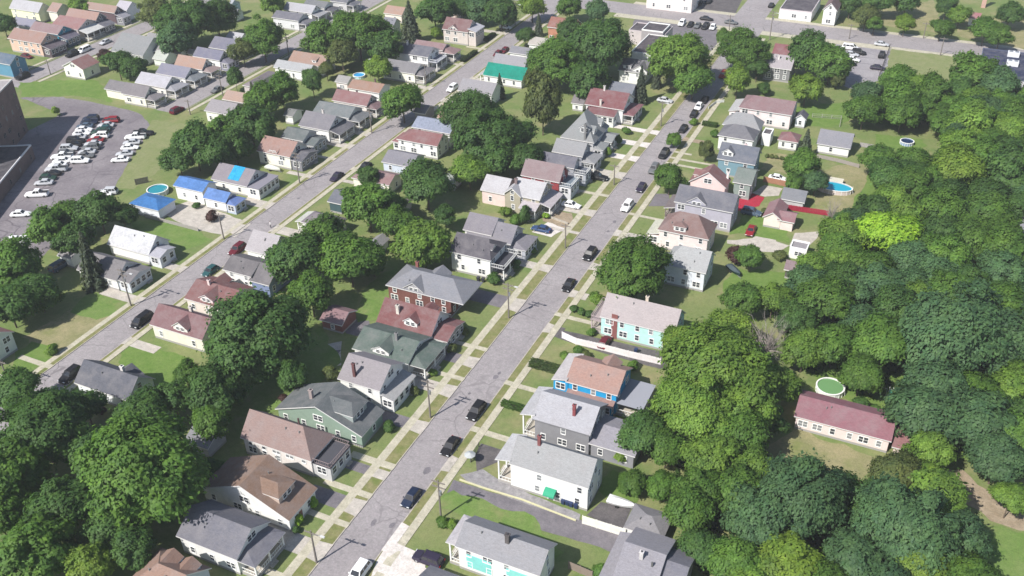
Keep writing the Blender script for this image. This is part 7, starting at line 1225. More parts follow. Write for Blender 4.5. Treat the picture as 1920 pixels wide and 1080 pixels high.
  ('tree','light green crown low in the wood behind the grey house',-20.18,110.97,4.27,5.33,4.06,(.141,.246,.047),'tree'),
  ('tree','green tree right of the white garage',-19.8,99.62,3.72,4.85,3.53,(.098,.194,.039),'tree'),
  ('tree','dark green tree at the bottom right of the white garage',-16.21,93.97,3.28,4.47,3.11,(.077,.16,.045),'tree'),
  ('tree','light green crown touching the left end of the crimson roof',-14.81,133.98,3.45,4.62,3.28,(.145,.252,.049),'tree'),
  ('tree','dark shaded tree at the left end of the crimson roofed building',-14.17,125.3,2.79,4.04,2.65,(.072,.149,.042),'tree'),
  ('tree','green tree between the lush lawn and the yellow tinged crown',-25.88,156.97,3.69,4.82,3.5,(.102,.202,.041),'tree'),
  ('tree','light crown at the lower edge of the lush lawn',-20.79,159.45,3.49,4.65,3.31,(.141,.246,.047),'tree'),
  ('tree','dark crown between the bare dead tree and the green pool trees',-15.16,153.83,3.76,4.89,3.57,(.079,.165,.046),'tree'),
  ('tree','dark low crown reaching out of the tall dark glossy tree over the yard',-92.47,102.97,2.99,4.22,2.84,(.082,.17,.047),'tree'),
  ('tree','olive tree behind the mottled mauve grey roof',-88.7,108.78,1.44,1.76,1.37,(.13,.17,.06),'tree'),
  ('tree','small green tree beside the lawn of the large brick house',-100.02,141.71,2.23,2.45,2.12,(.106,.211,.043),'tree'),
  ('tree','dark small tree behind the long grey stepped roof',-95.04,164.46,2.63,3.9,2.5,(.074,.154,.043),'tree'),
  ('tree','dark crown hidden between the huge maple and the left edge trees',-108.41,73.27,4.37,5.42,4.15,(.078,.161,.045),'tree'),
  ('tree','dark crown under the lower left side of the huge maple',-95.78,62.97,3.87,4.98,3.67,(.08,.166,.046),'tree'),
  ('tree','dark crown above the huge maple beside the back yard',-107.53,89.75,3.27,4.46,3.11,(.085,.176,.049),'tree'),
  ('tree','green tree cut by the left edge above the bottom left corner tree',-112.78,57.91,3.62,4.76,3.44,(.105,.209,.042),'tree'),
  ('tree','dark tree by the far left pole on the left street',-133.58,80,3.86,4.97,3.67,(.086,.178,.049),'tree'),
  ('tree','green crown over the back yard left of the pinkish brown roof',-97.82,87.63,3,4.22,2.85,(.103,.204,.041),'tree'),
  ('tree','dark tree left of the orange tan hip roof at the bottom',-89.74,61.22,3.32,4.51,3.16,(.08,.165,.046),'tree'),
  ('tree','dark crown between the huge maple and the tan roofed house',-92.09,80.12,2.03,2.27,1.93,(.082,.169,.047),'tree'),
  ('tree','broad bluish green tree on the near edge of the dry clearing',-5.39,105.83,7.02,7.73,6.67,(.079,.158,.072),'tree'),
  ('tree','bluish crown left of the broad bluish tree at the bottom right',-10.42,100.42,4.99,5.96,4.74,(.092,.183,.083),'tree'),
  ('tree','very broad grey green tree in the bottom right wood',8.65,106.56,7.01,7.73,6.66,(.092,.183,.083),'tree'),
  ('tree','olive green tree below the end of the crimson roofed building',6.28,119.14,4.01,5.11,3.81,(.12,.157,.055),'tree'),
  ('tree','yellowish willow on the edge of the brown path',11.21,121.17,2.9,4.13,2.75,(.181,.289,.05),'tree'),
  ('tree','bluish tree on the right edge of the bottom right wood',16.22,109.8,4.09,5.18,3.89,(.085,.169,.077),'tree'),
  ('tree','yellow green tree at the bottom edge in the bottom right wood',11.01,101.66,4.32,5.38,4.1,(.164,.262,.045),'tree'),
  ('tree','pale yellow green tree at the bottom edge below the broad bluish tree',-4.77,95.11,4.35,5.4,4.13,(.165,.264,.045),'tree'),
  ('tree','bluish dark tree at the bottom edge in the middle of the wood',2.96,99.54,4.36,5.41,4.15,(.08,.16,.072),'tree'),
  ('tree','fresh green tree at the bottom edge right of the slate rear roof',-11.42,92.71,3.65,4.79,3.47,(.114,.226,.046),'tree'),
  ('tree','bright green low tree across the brown path',22.25,121.93,2.83,4.07,2.69,(.165,.287,.055),'tree'),
  ('tree','massive bluish green tree on the right side of the photo',10.97,154.68,9.27,9.7,8.81,(.09,.18,.082),'tree'),
  ('tree','bluish green tree right of the massive bluish tree',19.57,156.59,6.48,7.26,6.15,(.081,.161,.073),'tree'),
  ('tree','bluish green tree beside the garden slide',9.71,142.7,5.17,6.12,4.91,(.09,.18,.082),'tree'),
  ('tree','bluish crown right of the end of the crimson roofed building',17.01,135.28,5.57,6.47,5.29,(.082,.164,.074),'tree'),
  ('tree','brighter green tree at the right edge amid bluish trees',21.55,147.2,4.44,5.48,4.22,(.155,.271,.052),'tree'),
  ('tree','dark bluish tree above the brown path',19.88,128.67,4.24,5.3,4.03,(.078,.156,.071),'tree'),
  ('tree','vivid yellow green tree glowing in the middle of the wood',-3.77,189.03,5.98,6.83,5.68,(.282,.466,.054),'tree'),
  ('tree','bright yellow green tree high in the wood near the right edge',6.78,226.38,6.21,7.02,5.9,(.17,.271,.047),'tree'),
  ('tree','dark green tree at the right edge beside the bright yellow green one',17.68,229.11,6.4,7.19,6.08,(.081,.168,.047),'tree'),
  ('tree','dark tree below the bright yellow green one at the right edge',14.07,218.58,4.32,5.37,4.1,(.072,.15,.042),'tree'),
  ('tree','dense green tree between the two vivid yellow green ones',5.4,204.4,5.77,6.64,5.48,(.099,.195,.039),'tree'),
  ('tree','green tree in front of the dark navy roof',7.2,288.99,6.6,7.37,6.27,(.11,.219,.044),'tree'),
  ('tree','grey blue tree covering the corner of the dark navy roof',13.69,283.44,5.57,6.47,5.29,(.089,.179,.081),'tree'),
  ('tree','tall green tree above the green water pool',0.17,150.06,5.63,6.52,5.35,(.107,.212,.043),'tree'),
  ('tree','green tree left of the tall tree above the green water pool',-7.59,148.51,4.19,5.26,3.98,(.103,.204,.041),'tree'),
  ('tree','dark shrub tree right of the green water pool',-1.1,138.42,1.36,1.69,1.29,(.08,.166,.046),'tree'),
  ('bush','dark shrub at the back of the crimson roofed building',1.42,138.18,1.27,0.97,1.08,(.084,.175,.049),'shrub'),
  ('tree','greyish green tree beside the tall white gabled house',-28.62,337.12,4.26,5.33,4.05,(.138,.181,.064),'tree'),
  ('tree','rounder green tree in front of the greyish one beyond the main road',-25.21,333.79,2.82,4.06,2.67,(.111,.22,.044),'tree'),
  ('tree','small bright tree on the verge of the main road',-16.07,336.96,2.98,4.21,2.83,(.173,.277,.047),'tree'),
  ('tree','tangled green tree on the verge of the main road',-4.9,336.08,3.45,4.62,3.28,(.104,.206,.042),'tree'),
  ('tree','bushy green tree beside the red roofed hut',8.09,336.87,4.43,5.47,4.2,(.113,.225,.045),'tree'),
  ('tree','leafy tree right of the bushy one by the red roofed hut',12.59,333.58,3.7,4.83,3.51,(.1,.199,.04),'tree'),
  ('tree','dark round tree in the top right corner',14.81,356.83,4.43,5.47,4.21,(.079,.163,.045),'tree'),
  ('tree','light green tree left of the red roofed hut',-0.34,351.56,3.56,4.72,3.39,(.146,.255,.049),'tree'),
  ('tree','dark tree at the top edge above the light green tree',-5.11,358.22,4,5.1,3.8,(.077,.16,.045),'tree'),
  ('tree','dark tree at the top edge behind the tall white gabled house',-35.34,348.71,4.05,5.14,3.84,(.074,.153,.043),'tree'),
  ('tree','dark tree at the top edge left of the dry slope',-26.2,351.6,5.12,6.08,4.87,(.084,.174,.048),'tree'),
  ('tree','dark tree at the top edge on the dry slope',-18.06,357.13,4.78,5.77,4.54,(.084,.175,.049),'tree'),
  ('tree','thin sapling at the edge of the mown field',-2.79,282.41,1.66,1.95,1.58,(.126,.165,.058),'tree'),
  ('bush','clipped round shrub by the maroon porch, upper of two',-72.93,130.86,1.02,0.78,0.87,(.138,.18,.063),'shrub'),
  ('bush','clipped round shrub by the maroon porch, lower of two',-72.9,125.15,1.2,0.92,1.02,(.138,.18,.064),'shrub'),
  ('bush','golden conical shrub by the tan roofed porch, upper of two',-73.93,81.65,0.9,1.09,1.22,(.28,.462,.054),'shrub'),
  ('bush','golden conical shrub by the tan roofed porch, lower of two',-73.93,77.86,0.88,1.07,1.19,(.272,.45,.052),'shrub'),
  ('bush','low dark shrub beneath the golden conical shrubs',-73.24,76.5,0.72,0.55,0.61,(.074,.153,.043),'shrub'),
  ('bush','round dark green shrub at the corner of the charcoal roofed house',-75.74,149.38,1.55,1.18,1.31,(.08,.166,.046),'shrub'),
  ('bush','dark shrub under the railed balcony porch',-74.27,156.2,1.47,1.12,1.25,(.074,.154,.043),'shrub'),
  ('bush','small light bush beside the grey sun porch',-73.05,163.5,0.81,0.62,0.69,(.154,.269,.052),'shrub'),
  ('bush','dark yew at the front corner of the beige farm style house',-80.35,174.61,1.7,2.29,2.55,(.071,.148,.041),'shrub'),
  ('bush','yellow green bush along the beige farm style wall',-85.63,176.08,1.6,1.23,1.36,(.158,.253,.043),'shrub'),
  ('bush','leafy green bush before the long grey roofed house',-82.04,173.3,1.58,1.21,1.34,(.114,.225,.045),'shrub'),
  ('bush','yellow bush at the corner of the pale porch roof',-76.54,178.67,0.98,0.75,0.84,(.258,.427,.05),'shrub'),
  ('bush','olive bush at the foot of the enclosed white porch',-73.04,111.52,1.04,0.79,0.88,(.13,.17,.06),'shrub'),
  ('bush','light green bush in front of the green bungalow porch',-72.64,117.61,0.87,0.67,0.74,(.159,.277,.053),'shrub'),
  ('bush','dark bush against the sage green house porch',-72.3,101.39,1.26,0.96,1.07,(.071,.147,.041),'shrub'),
  ('bush','clipped dark shrub by the aqua house walk, leftmost of three',-56.77,146.51,0.95,0.73,0.81,(.08,.167,.046),'shrub'),
  ('bush','clipped dark shrub by the aqua house walk, middle of three',-54.78,146.05,1.05,0.8,0.89,(.081,.169,.047),'shrub'),
  ('bush','clipped dark shrub by the aqua house walk, rightmost of three',-53.18,145.95,1.05,0.8,0.89,(.071,.148,.041),'shrub'),
  ('bush','round bush at the front corner of the aqua house',-50.84,140.45,1.02,0.78,0.87,(.112,.221,.045),'shrub'),
  ('bush','loose green bush under the large round street tree',-53.43,150.71,1.7,1.3,1.45,(.155,.27,.052),'shrub'),
  ('bush','bush beside the white fence behind the blue house',-40.23,133.54,1.26,0.96,1.07,(.105,.209,.042),'shrub'),
  ('bush','leafy bush in the garden north of the blue house',-52.18,131.35,1.18,0.9,1,(.149,.26,.05),'shrub'),
  ('bush','green garden bush next to the white fence',-50.88,134.2,1.19,0.91,1.01,(.096,.19,.038),'shrub'),
  ('bush','olive garden bush next to the white fence',-49,133.47,0.99,0.75,0.84,(.122,.16,.056),'shrub'),
  ('bush','dense green bush by the sidewalk pole at the bottom',-53.78,86.33,1.12,0.86,0.95,(.099,.195,.039),'shrub'),
  ('bush','brighter bush joined to the dense one by the sidewalk pole',-52.4,86.78,0.88,0.67,0.75,(.164,.286,.055),'shrub'),
  ('bush','green bush at the bottom edge beside the grey roofed house',-28.89,87.48,1.51,1.15,1.28,(.108,.213,.043),'shrub'),
  ('bush','dark cone bush in front of the grey pyramid roofed house',-74.52,222.32,0.98,1.41,1.57,(.085,.176,.049),'shrub'),
  ('bush','bright cone bush by the light grey roofed house',-74.31,214.46,0.96,1.38,1.53,(.145,.253,.049),'shrub'),
  ('bush','green bush before the maroon porch',-74.76,229.41,1.29,0.99,1.1,(.111,.22,.044),'shrub'),
  ('bush','clipped shrub in the row by the summer house, first from the left',-37.09,229.61,0.68,0.52,0.58,(.135,.176,.062),'shrub'),
  ('bush','clipped shrub in the row by the summer house, second from the left',-35.9,229.77,0.68,0.52,0.58,(.129,.169,.06),'shrub'),
  ('bush','clipped shrub in the row by the summer house, third from the left',-34.72,229.94,0.68,0.52,0.58,(.136,.177,.063),'shrub'),
  ('bush','clipped shrub in the row by the summer house, fourth from the left',-33.35,229.85,0.68,0.52,0.58,(.121,.159,.056),'shrub'),
  ('bush','clipped shrub in the row by the summer house, last on the right',-32.11,229.7,0.68,0.52,0.57,(.136,.178,.063),'shrub'),
  ('bush','wild bush in front of the grey roofed shed',-30.98,200.29,1.1,0.84,0.94,(.124,.162,.057),'shrub'),
  ('bush','bush in the front garden of the white house with red posts',-59.96,241.94,1.31,1,1.11,(.156,.272,.052),'shrub'),
  ('bush','garden hedge bush beside the steel blue house',-52.64,236.79,1.28,0.98,1.09,(.108,.215,.043),'shrub'),
  ('bush','dark red leaved bush on the drive of the royal blue roofed house',-147.6,147.1,1.73,1.32,1.47,(.08,.044,.043),'shrub'),
  ('bush','small dark bush by the blue roofed front section',-154.96,150.63,1.01,0.78,0.86,(.085,.177,.049),'shrub'),
  ('bush','little dark shrub in the corner garden by the black van',-128.48,111.34,0.74,0.56,0.63,(.072,.15,.042),'shrub'),
  ('bush','brownish shrub by the charcoal blue roofed house',-120.46,85.05,0.93,0.71,0.79,(.092,.051,.049),'shrub'),
  ('bush','pale green shrub in the shaded back yard',-100.48,96.36,1.49,1.14,1.27,(.115,.228,.046),'shrub'),
  ('bush','rusty leaved shrub at the corner of the sage green house',-93.59,100.8,0.85,0.65,0.72,(.09,.05,.048),'shrub'),
]: tree(*a)
for (label, x, y, R, hc, vr, col) in [
  ('mid green wood tree, just below the mown field',-3.57,263.7,3.59,4.83,3.92,(.111,.219,.044)),
  ('mid green wood tree, just below left of the mown field',-9.88,264.75,5.35,6.42,5.72,(.118,.234,.047)),
  ('light green wood tree, well below the navy roof',17.04,256.5,5.2,6.28,4.47,(.167,.29,.056)),
  ('light green wood tree, well left of the navy roof',-6.05,279.5,4.1,5.29,3.65,(.166,.289,.056)),
  ('mid green wood tree, just above right of the navy pool',1.64,256.85,3.53,4.77,3.09,(.118,.234,.047)),
  ('light green wood tree, far right of the top parking lot',8.75,274.66,4.38,5.54,3.98,(.163,.284,.055)),
  ('mid green wood tree, well below left of the navy roof',7.1,262.43,5.02,6.12,4.75,(.116,.23,.047)),
  ('mid green wood tree, well below right of the top parking lot',-2.01,272.56,5.28,6.35,5.67,(.098,.195,.039)),
  ('mid green wood tree, far below right of the mown field',17.87,266.56,4.36,5.53,4.62,(.099,.196,.04)),
  ('bluish green wood tree, far above the pale building at the right edge',11.43,267.39,4.81,5.93,4.91,(.071,.141,.064)),
  ('mid green wood tree, well below the top parking lot',-17.73,256.1,4.64,5.78,4.35,(.1,.198,.04)),
  ('light green wood tree, well above the bright yellow green tree',8.67,255.06,5.38,6.44,5.56,(.18,.314,.061)),
  ('mid green wood tree, just below right of the top parking lot',-12.88,274.87,3.97,5.18,3.58,(.112,.221,.045)),
  ('mid green wood tree, far above right of the bright yellow green tree',21.74,282.85,3.96,5.16,3.96,(.121,.24,.048)),
  ('dark green wood tree, far right of the mown field',19.58,274.66,4,5.2,3.65,(.089,.185,.051)),
  ('dark green wood tree, just below right of the mown field',4.21,279.43,3.99,5.19,3.71,(.089,.185,.051)),
  ('mid green wood tree, far below right of the top parking lot',3.77,268.08,3.95,5.16,3.93,(.122,.241,.049)),
  ('bluish green wood tree, just below the top parking lot',-18.2,265.86,4.74,5.87,4.61,(.074,.147,.067)),
  ('dark green wood tree, well below right of the navy roof',22.23,260.74,3.71,4.94,3.31,(.075,.156,.043)),
  ('mid green wood tree, just above the navy pool',-8.28,257.98,4.97,6.07,4.93,(.106,.209,.042)),
  ('mid green wood tree, well right of the mown field',14.29,277.15,3.81,5.03,3.59,(.122,.242,.049)),
  ('mid green wood tree, well above the navy pool',-8.76,271.03,3.76,4.98,3.24,(.097,.192,.039)),
  ('bluish green wood tree, well right of the navy pool',6.03,249.08,3.63,4.87,3.39,(.074,.149,.068)),
  ('mid green wood tree, just left of the mown field',-12.15,280.82,4.83,5.95,4.56,(.121,.24,.048)),
  ('bluish green wood tree, well below right of the mown field',13.95,262.08,4.03,5.23,4.22,(.091,.182,.082)),
  ('mid green wood tree, well above right of the navy pool',1.41,261.77,3.62,4.86,3.22,(.091,.181,.037)),
  ('mid green wood tree, well above right of the bright yellow green tree',13.67,250.55,3.89,5.1,3.32,(.118,.233,.047)),
  ('bluish green wood tree, far below right of the bright yellow green tree',18.26,186.9,4.23,5.41,3.94,(.095,.191,.086)),
  ('mid green wood tree, just above the massive bluish tree',10.26,172.01,5.17,6.26,4.71,(.107,.213,.043)),
  ('bluish green wood tree, well below left of the pale building at the right edge',6.9,178.46,4.04,5.24,4.04,(.099,.197,.09)),
  ('mid green wood tree, just below left of the vivid yellow green tree',-5.59,176.27,4.27,5.45,4.58,(.098,.193,.039)),
  ('mid green wood tree, well below right of the white cabin',-11.29,160.66,5.24,6.32,4.59,(.092,.182,.037)),
  ('dark green wood tree, well left of the massive bluish tree',0.73,162.33,4.65,5.79,4.92,(.081,.168,.047)),
  ('bluish green wood tree, well below the pale building at the right edge',23.77,174.22,4.25,5.42,4.39,(.082,.165,.075)),
  ('light green wood tree, just above the bright yellow green tree',7.23,241.18,5.24,6.31,4.5,(.175,.304,.059)),
  ('dark green wood tree, just above left of the vivid yellow green tree',-7.73,199.39,4.53,5.68,4.82,(.065,.135,.037)),
  ('bluish green wood tree, just below right of the vivid yellow green tree',1.34,182.06,4.32,5.48,4.35,(.095,.19,.086)),
  ('dark green wood tree, just below the navy pool',-3.14,223.01,3.89,5.1,3.67,(.071,.148,.041)),
  ('mid green wood tree, well below the navy pool',-1.58,215.23,4.87,5.99,5.06,(.089,.177,.036)),
  ('mid green wood tree, just right of the bright yellow green tree',11.99,234.29,5.24,6.31,5.4,(.122,.241,.049)),
  ('mid green wood tree, just above left of the pale building at the right edge',14.29,209.32,4.93,6.03,4.68,(.104,.206,.042)),
  ('bluish green wood tree, well below the vivid yellow green tree',-3.37,170.77,4.65,5.79,4.26,(.088,.176,.08)),
  ('mid green wood tree, just left of the pale building at the right edge',17.38,200.27,4.65,5.79,4.24,(.086,.171,.035)),
  ('mid green wood tree, just below left of the pale building at the right edge',18.09,193.25,4.46,5.61,4.79,(.099,.196,.039)),
  ('dark green wood tree, well below the bright yellow green tree',4.41,191.56,3.66,4.89,3.92,(.07,.146,.041)),
  ('bluish green wood tree, well below right of the garden slide',9.08,133.11,5.37,6.43,5.59,(.083,.165,.075)),
  ('mid green wood tree, well right of the massive bluish tree',23.65,165.5,4.13,5.32,4.15,(.089,.176,.036)),
  ('dark green wood tree, far below right of the vivid yellow green tree',19.49,177.84,3.55,4.79,3.06,(.088,.183,.051)),
  ('dark green wood tree, far right of the navy pool',16.87,242.11,4.76,5.88,4.25,(.068,.142,.039)),
  ('light green wood tree, well above the pale building at the right edge',22.04,237.98,5.06,6.15,5.01,(.145,.253,.049)),
  ('mid green wood tree, well right of the white cabin',-12.2,181.76,3.71,4.94,3.92,(.11,.219,.044)),
  ('dark green wood tree, just right of the massive bluish tree',18.01,164.17,4.1,5.29,4.05,(.077,.16,.045)),
  ('dark green wood tree, just below the bright yellow green tree',6.05,213.46,4.49,5.64,4.75,(.064,.134,.037)),
  ('bluish green wood tree, well above right of the green water pool',-3.83,155.76,3.86,5.07,4.15,(.081,.162,.073)),
  ('dark green wood tree, far below the navy pool',6.41,197.52,3.96,5.16,4.21,(.076,.158,.044)),
  ('dark green wood tree, well above the massive bluish tree',12.38,179.38,3.84,5.06,3.4,(.075,.156,.043)),
  ('bluish green wood tree, well below left of the vivid yellow green tree',-6.32,164.92,3.8,5.02,3.83,(.096,.193,.087)),
  ('dark green wood tree, just above the pale building at the right edge',22.09,216.92,3.96,5.16,3.52,(.078,.161,.045)),
  ('mid green wood tree, well above right of the massive bluish tree',17.58,172.56,4.55,5.69,4.61,(.106,.209,.042)),
  ('mid green wood tree, just right of the green water pool',-2,142.09,3.54,4.79,3.83,(.096,.189,.038)),
  ('light green wood tree, just below right of the white cabin',-15.68,172.9,3.57,4.81,3.24,(.169,.294,.057)),
  ('light green wood tree, just above the vivid yellow green tree',-4.53,208.7,3.87,5.08,4.23,(.161,.281,.054)),
  ('mid green wood tree, well right of the vivid yellow green tree',7.71,186.81,4.77,5.89,4.68,(.123,.243,.049)),
  ('mid green wood tree, just below left of the bright yellow green tree',1.91,221.3,3.74,4.97,3.95,(.122,.241,.049)),
  ('mid green wood tree, just left of the massive bluish tree',7.16,163.85,3.53,4.78,3.6,(.12,.238,.048)),
  ('dark green wood tree, far below right of the massive bluish tree',23.27,141.54,3.59,4.83,3.87,(.078,.162,.045)),
  ('bluish green wood tree, well below right of the vivid yellow green tree',2.44,173.91,3.84,5.06,3.98,(.092,.185,.084)),
  ('mid green wood tree, well left of the pale building at the right edge',12.05,194.86,4.39,5.55,4.66,(.092,.182,.037)),
  ('light green wood tree, just above right of the vivid yellow green tree',-1.56,200.85,4.46,5.61,4.8,(.165,.288,.055)),
  ('light green wood tree, well left of the vivid yellow green tree',-12.22,187.77,4.68,5.82,4.45,(.145,.253,.049)),
  ('light green wood tree, well above left of the massive bluish tree',4.55,168.94,4.17,5.35,3.67,(.147,.256,.049)),
  ('light green wood tree, just right of the bare dead tree',-12.2,144.94,3.75,4.98,3.9,(.15,.262,.05)),
  ('bluish green wood tree, just left of the vivid yellow green tree',-11.16,193.56,4.18,5.36,4.21,(.075,.15,.068)),
  ('bluish green wood tree, just below the white cabin',-15.64,166.95,3.71,4.94,3.74,(.095,.19,.086)),
  ('mid green wood tree, far below the navy roof',20.98,246.03,3.57,4.81,3.88,(.105,.207,.042)),
  ('mid green wood tree, just below left of the navy pool',-9.91,227.18,4.39,5.55,3.93,(.11,.217,.044)),
  ('mid green wood tree, well above right of the brown path',23.54,134.97,4.31,5.48,4.63,(.113,.224,.045)),
  ('light green wood tree, just right of the vivid yellow green tree',-1.69,195.48,3.64,4.88,3.3,(.14,.245,.047)),
  ('bluish green wood tree, well right of the bright yellow green tree',22.31,223.06,3.57,4.81,3.49,(.1,.199,.09)),
  ('mid green wood tree, well below the massive bluish tree',16.4,142.72,4.37,5.53,4.09,(.099,.195,.039)),
  ('mid green wood tree, well left of the bright yellow green tree',-2.62,230.29,3.86,5.08,4.01,(.099,.197,.04)),
  ('light green wood tree, well above left of the brown path',10.72,126.52,3.64,4.87,3.4,(.163,.283,.055)),
  ('dark green wood tree, just above left of the bright yellow green tree',4.24,232.68,3.68,4.91,3.99,(.066,.138,.038)),
  ('dark green wood tree, far below the oval pool',-9.26,170.11,4.2,5.38,4.02,(.069,.144,.04)),
  ('light green wood tree, well below the oval pool',-11.88,175.86,3.63,4.86,3.88,(.161,.28,.054)),
  ('mid green wood tree, far above the massive bluish tree',11.62,200.84,3.72,4.95,3.42,(.103,.203,.041)),
  ('dark green wood tree, well below left of the navy pool',-7.26,218.26,4.71,5.83,4.98,(.086,.179,.05)),
  ('mid green wood tree, well below right of the very broad grey green tree',18.18,101.02,4.35,5.51,4.44,(.09,.177,.036)),
  ('light green wood tree, just above right of the very broad grey green tree',12,114.76,4.83,5.95,4.35,(.16,.278,.054)),
  ('mid green wood tree, well below the broad bluish tree',0.36,93.87,3.61,4.85,3.85,(.094,.185,.037)),
  ('mid green wood tree, well above right of the white garage',-19.94,104.54,3.68,4.91,3.4,(.09,.179,.036)),
  ('mid green wood tree, well left of the broad bluish tree',-13.83,105.63,4.13,5.32,4.43,(.1,.198,.04)),
  ('dark green wood tree, just above left of the very broad grey green tree',4.77,113.05,3.51,4.76,3.02,(.08,.165,.046)),
  ('mid green wood tree, well below the very large light tree',-17.3,116.54,4.66,5.8,5.07,(.109,.215,.043)),
  ('mid green wood tree, just below the dry clearing',-0.86,111.89,3.58,4.82,3.34,(.118,.234,.047)),
  ('bluish green wood tree, well below the very broad grey green tree',7.93,96.96,3.87,5.08,3.32,(.08,.16,.073)),
  ('light green wood tree, well above left of the broad bluish tree',-13.45,111.51,3.85,5.06,3.83,(.152,.265,.051)),
  ('light green wood tree, well right of the slate rear roof',-8.09,89.05,3.52,4.76,3.73,(.164,.286,.055)),
]: tree('tree', label, x, y, R, hc, vr, col, 'tree', 'trees of the dense wood')

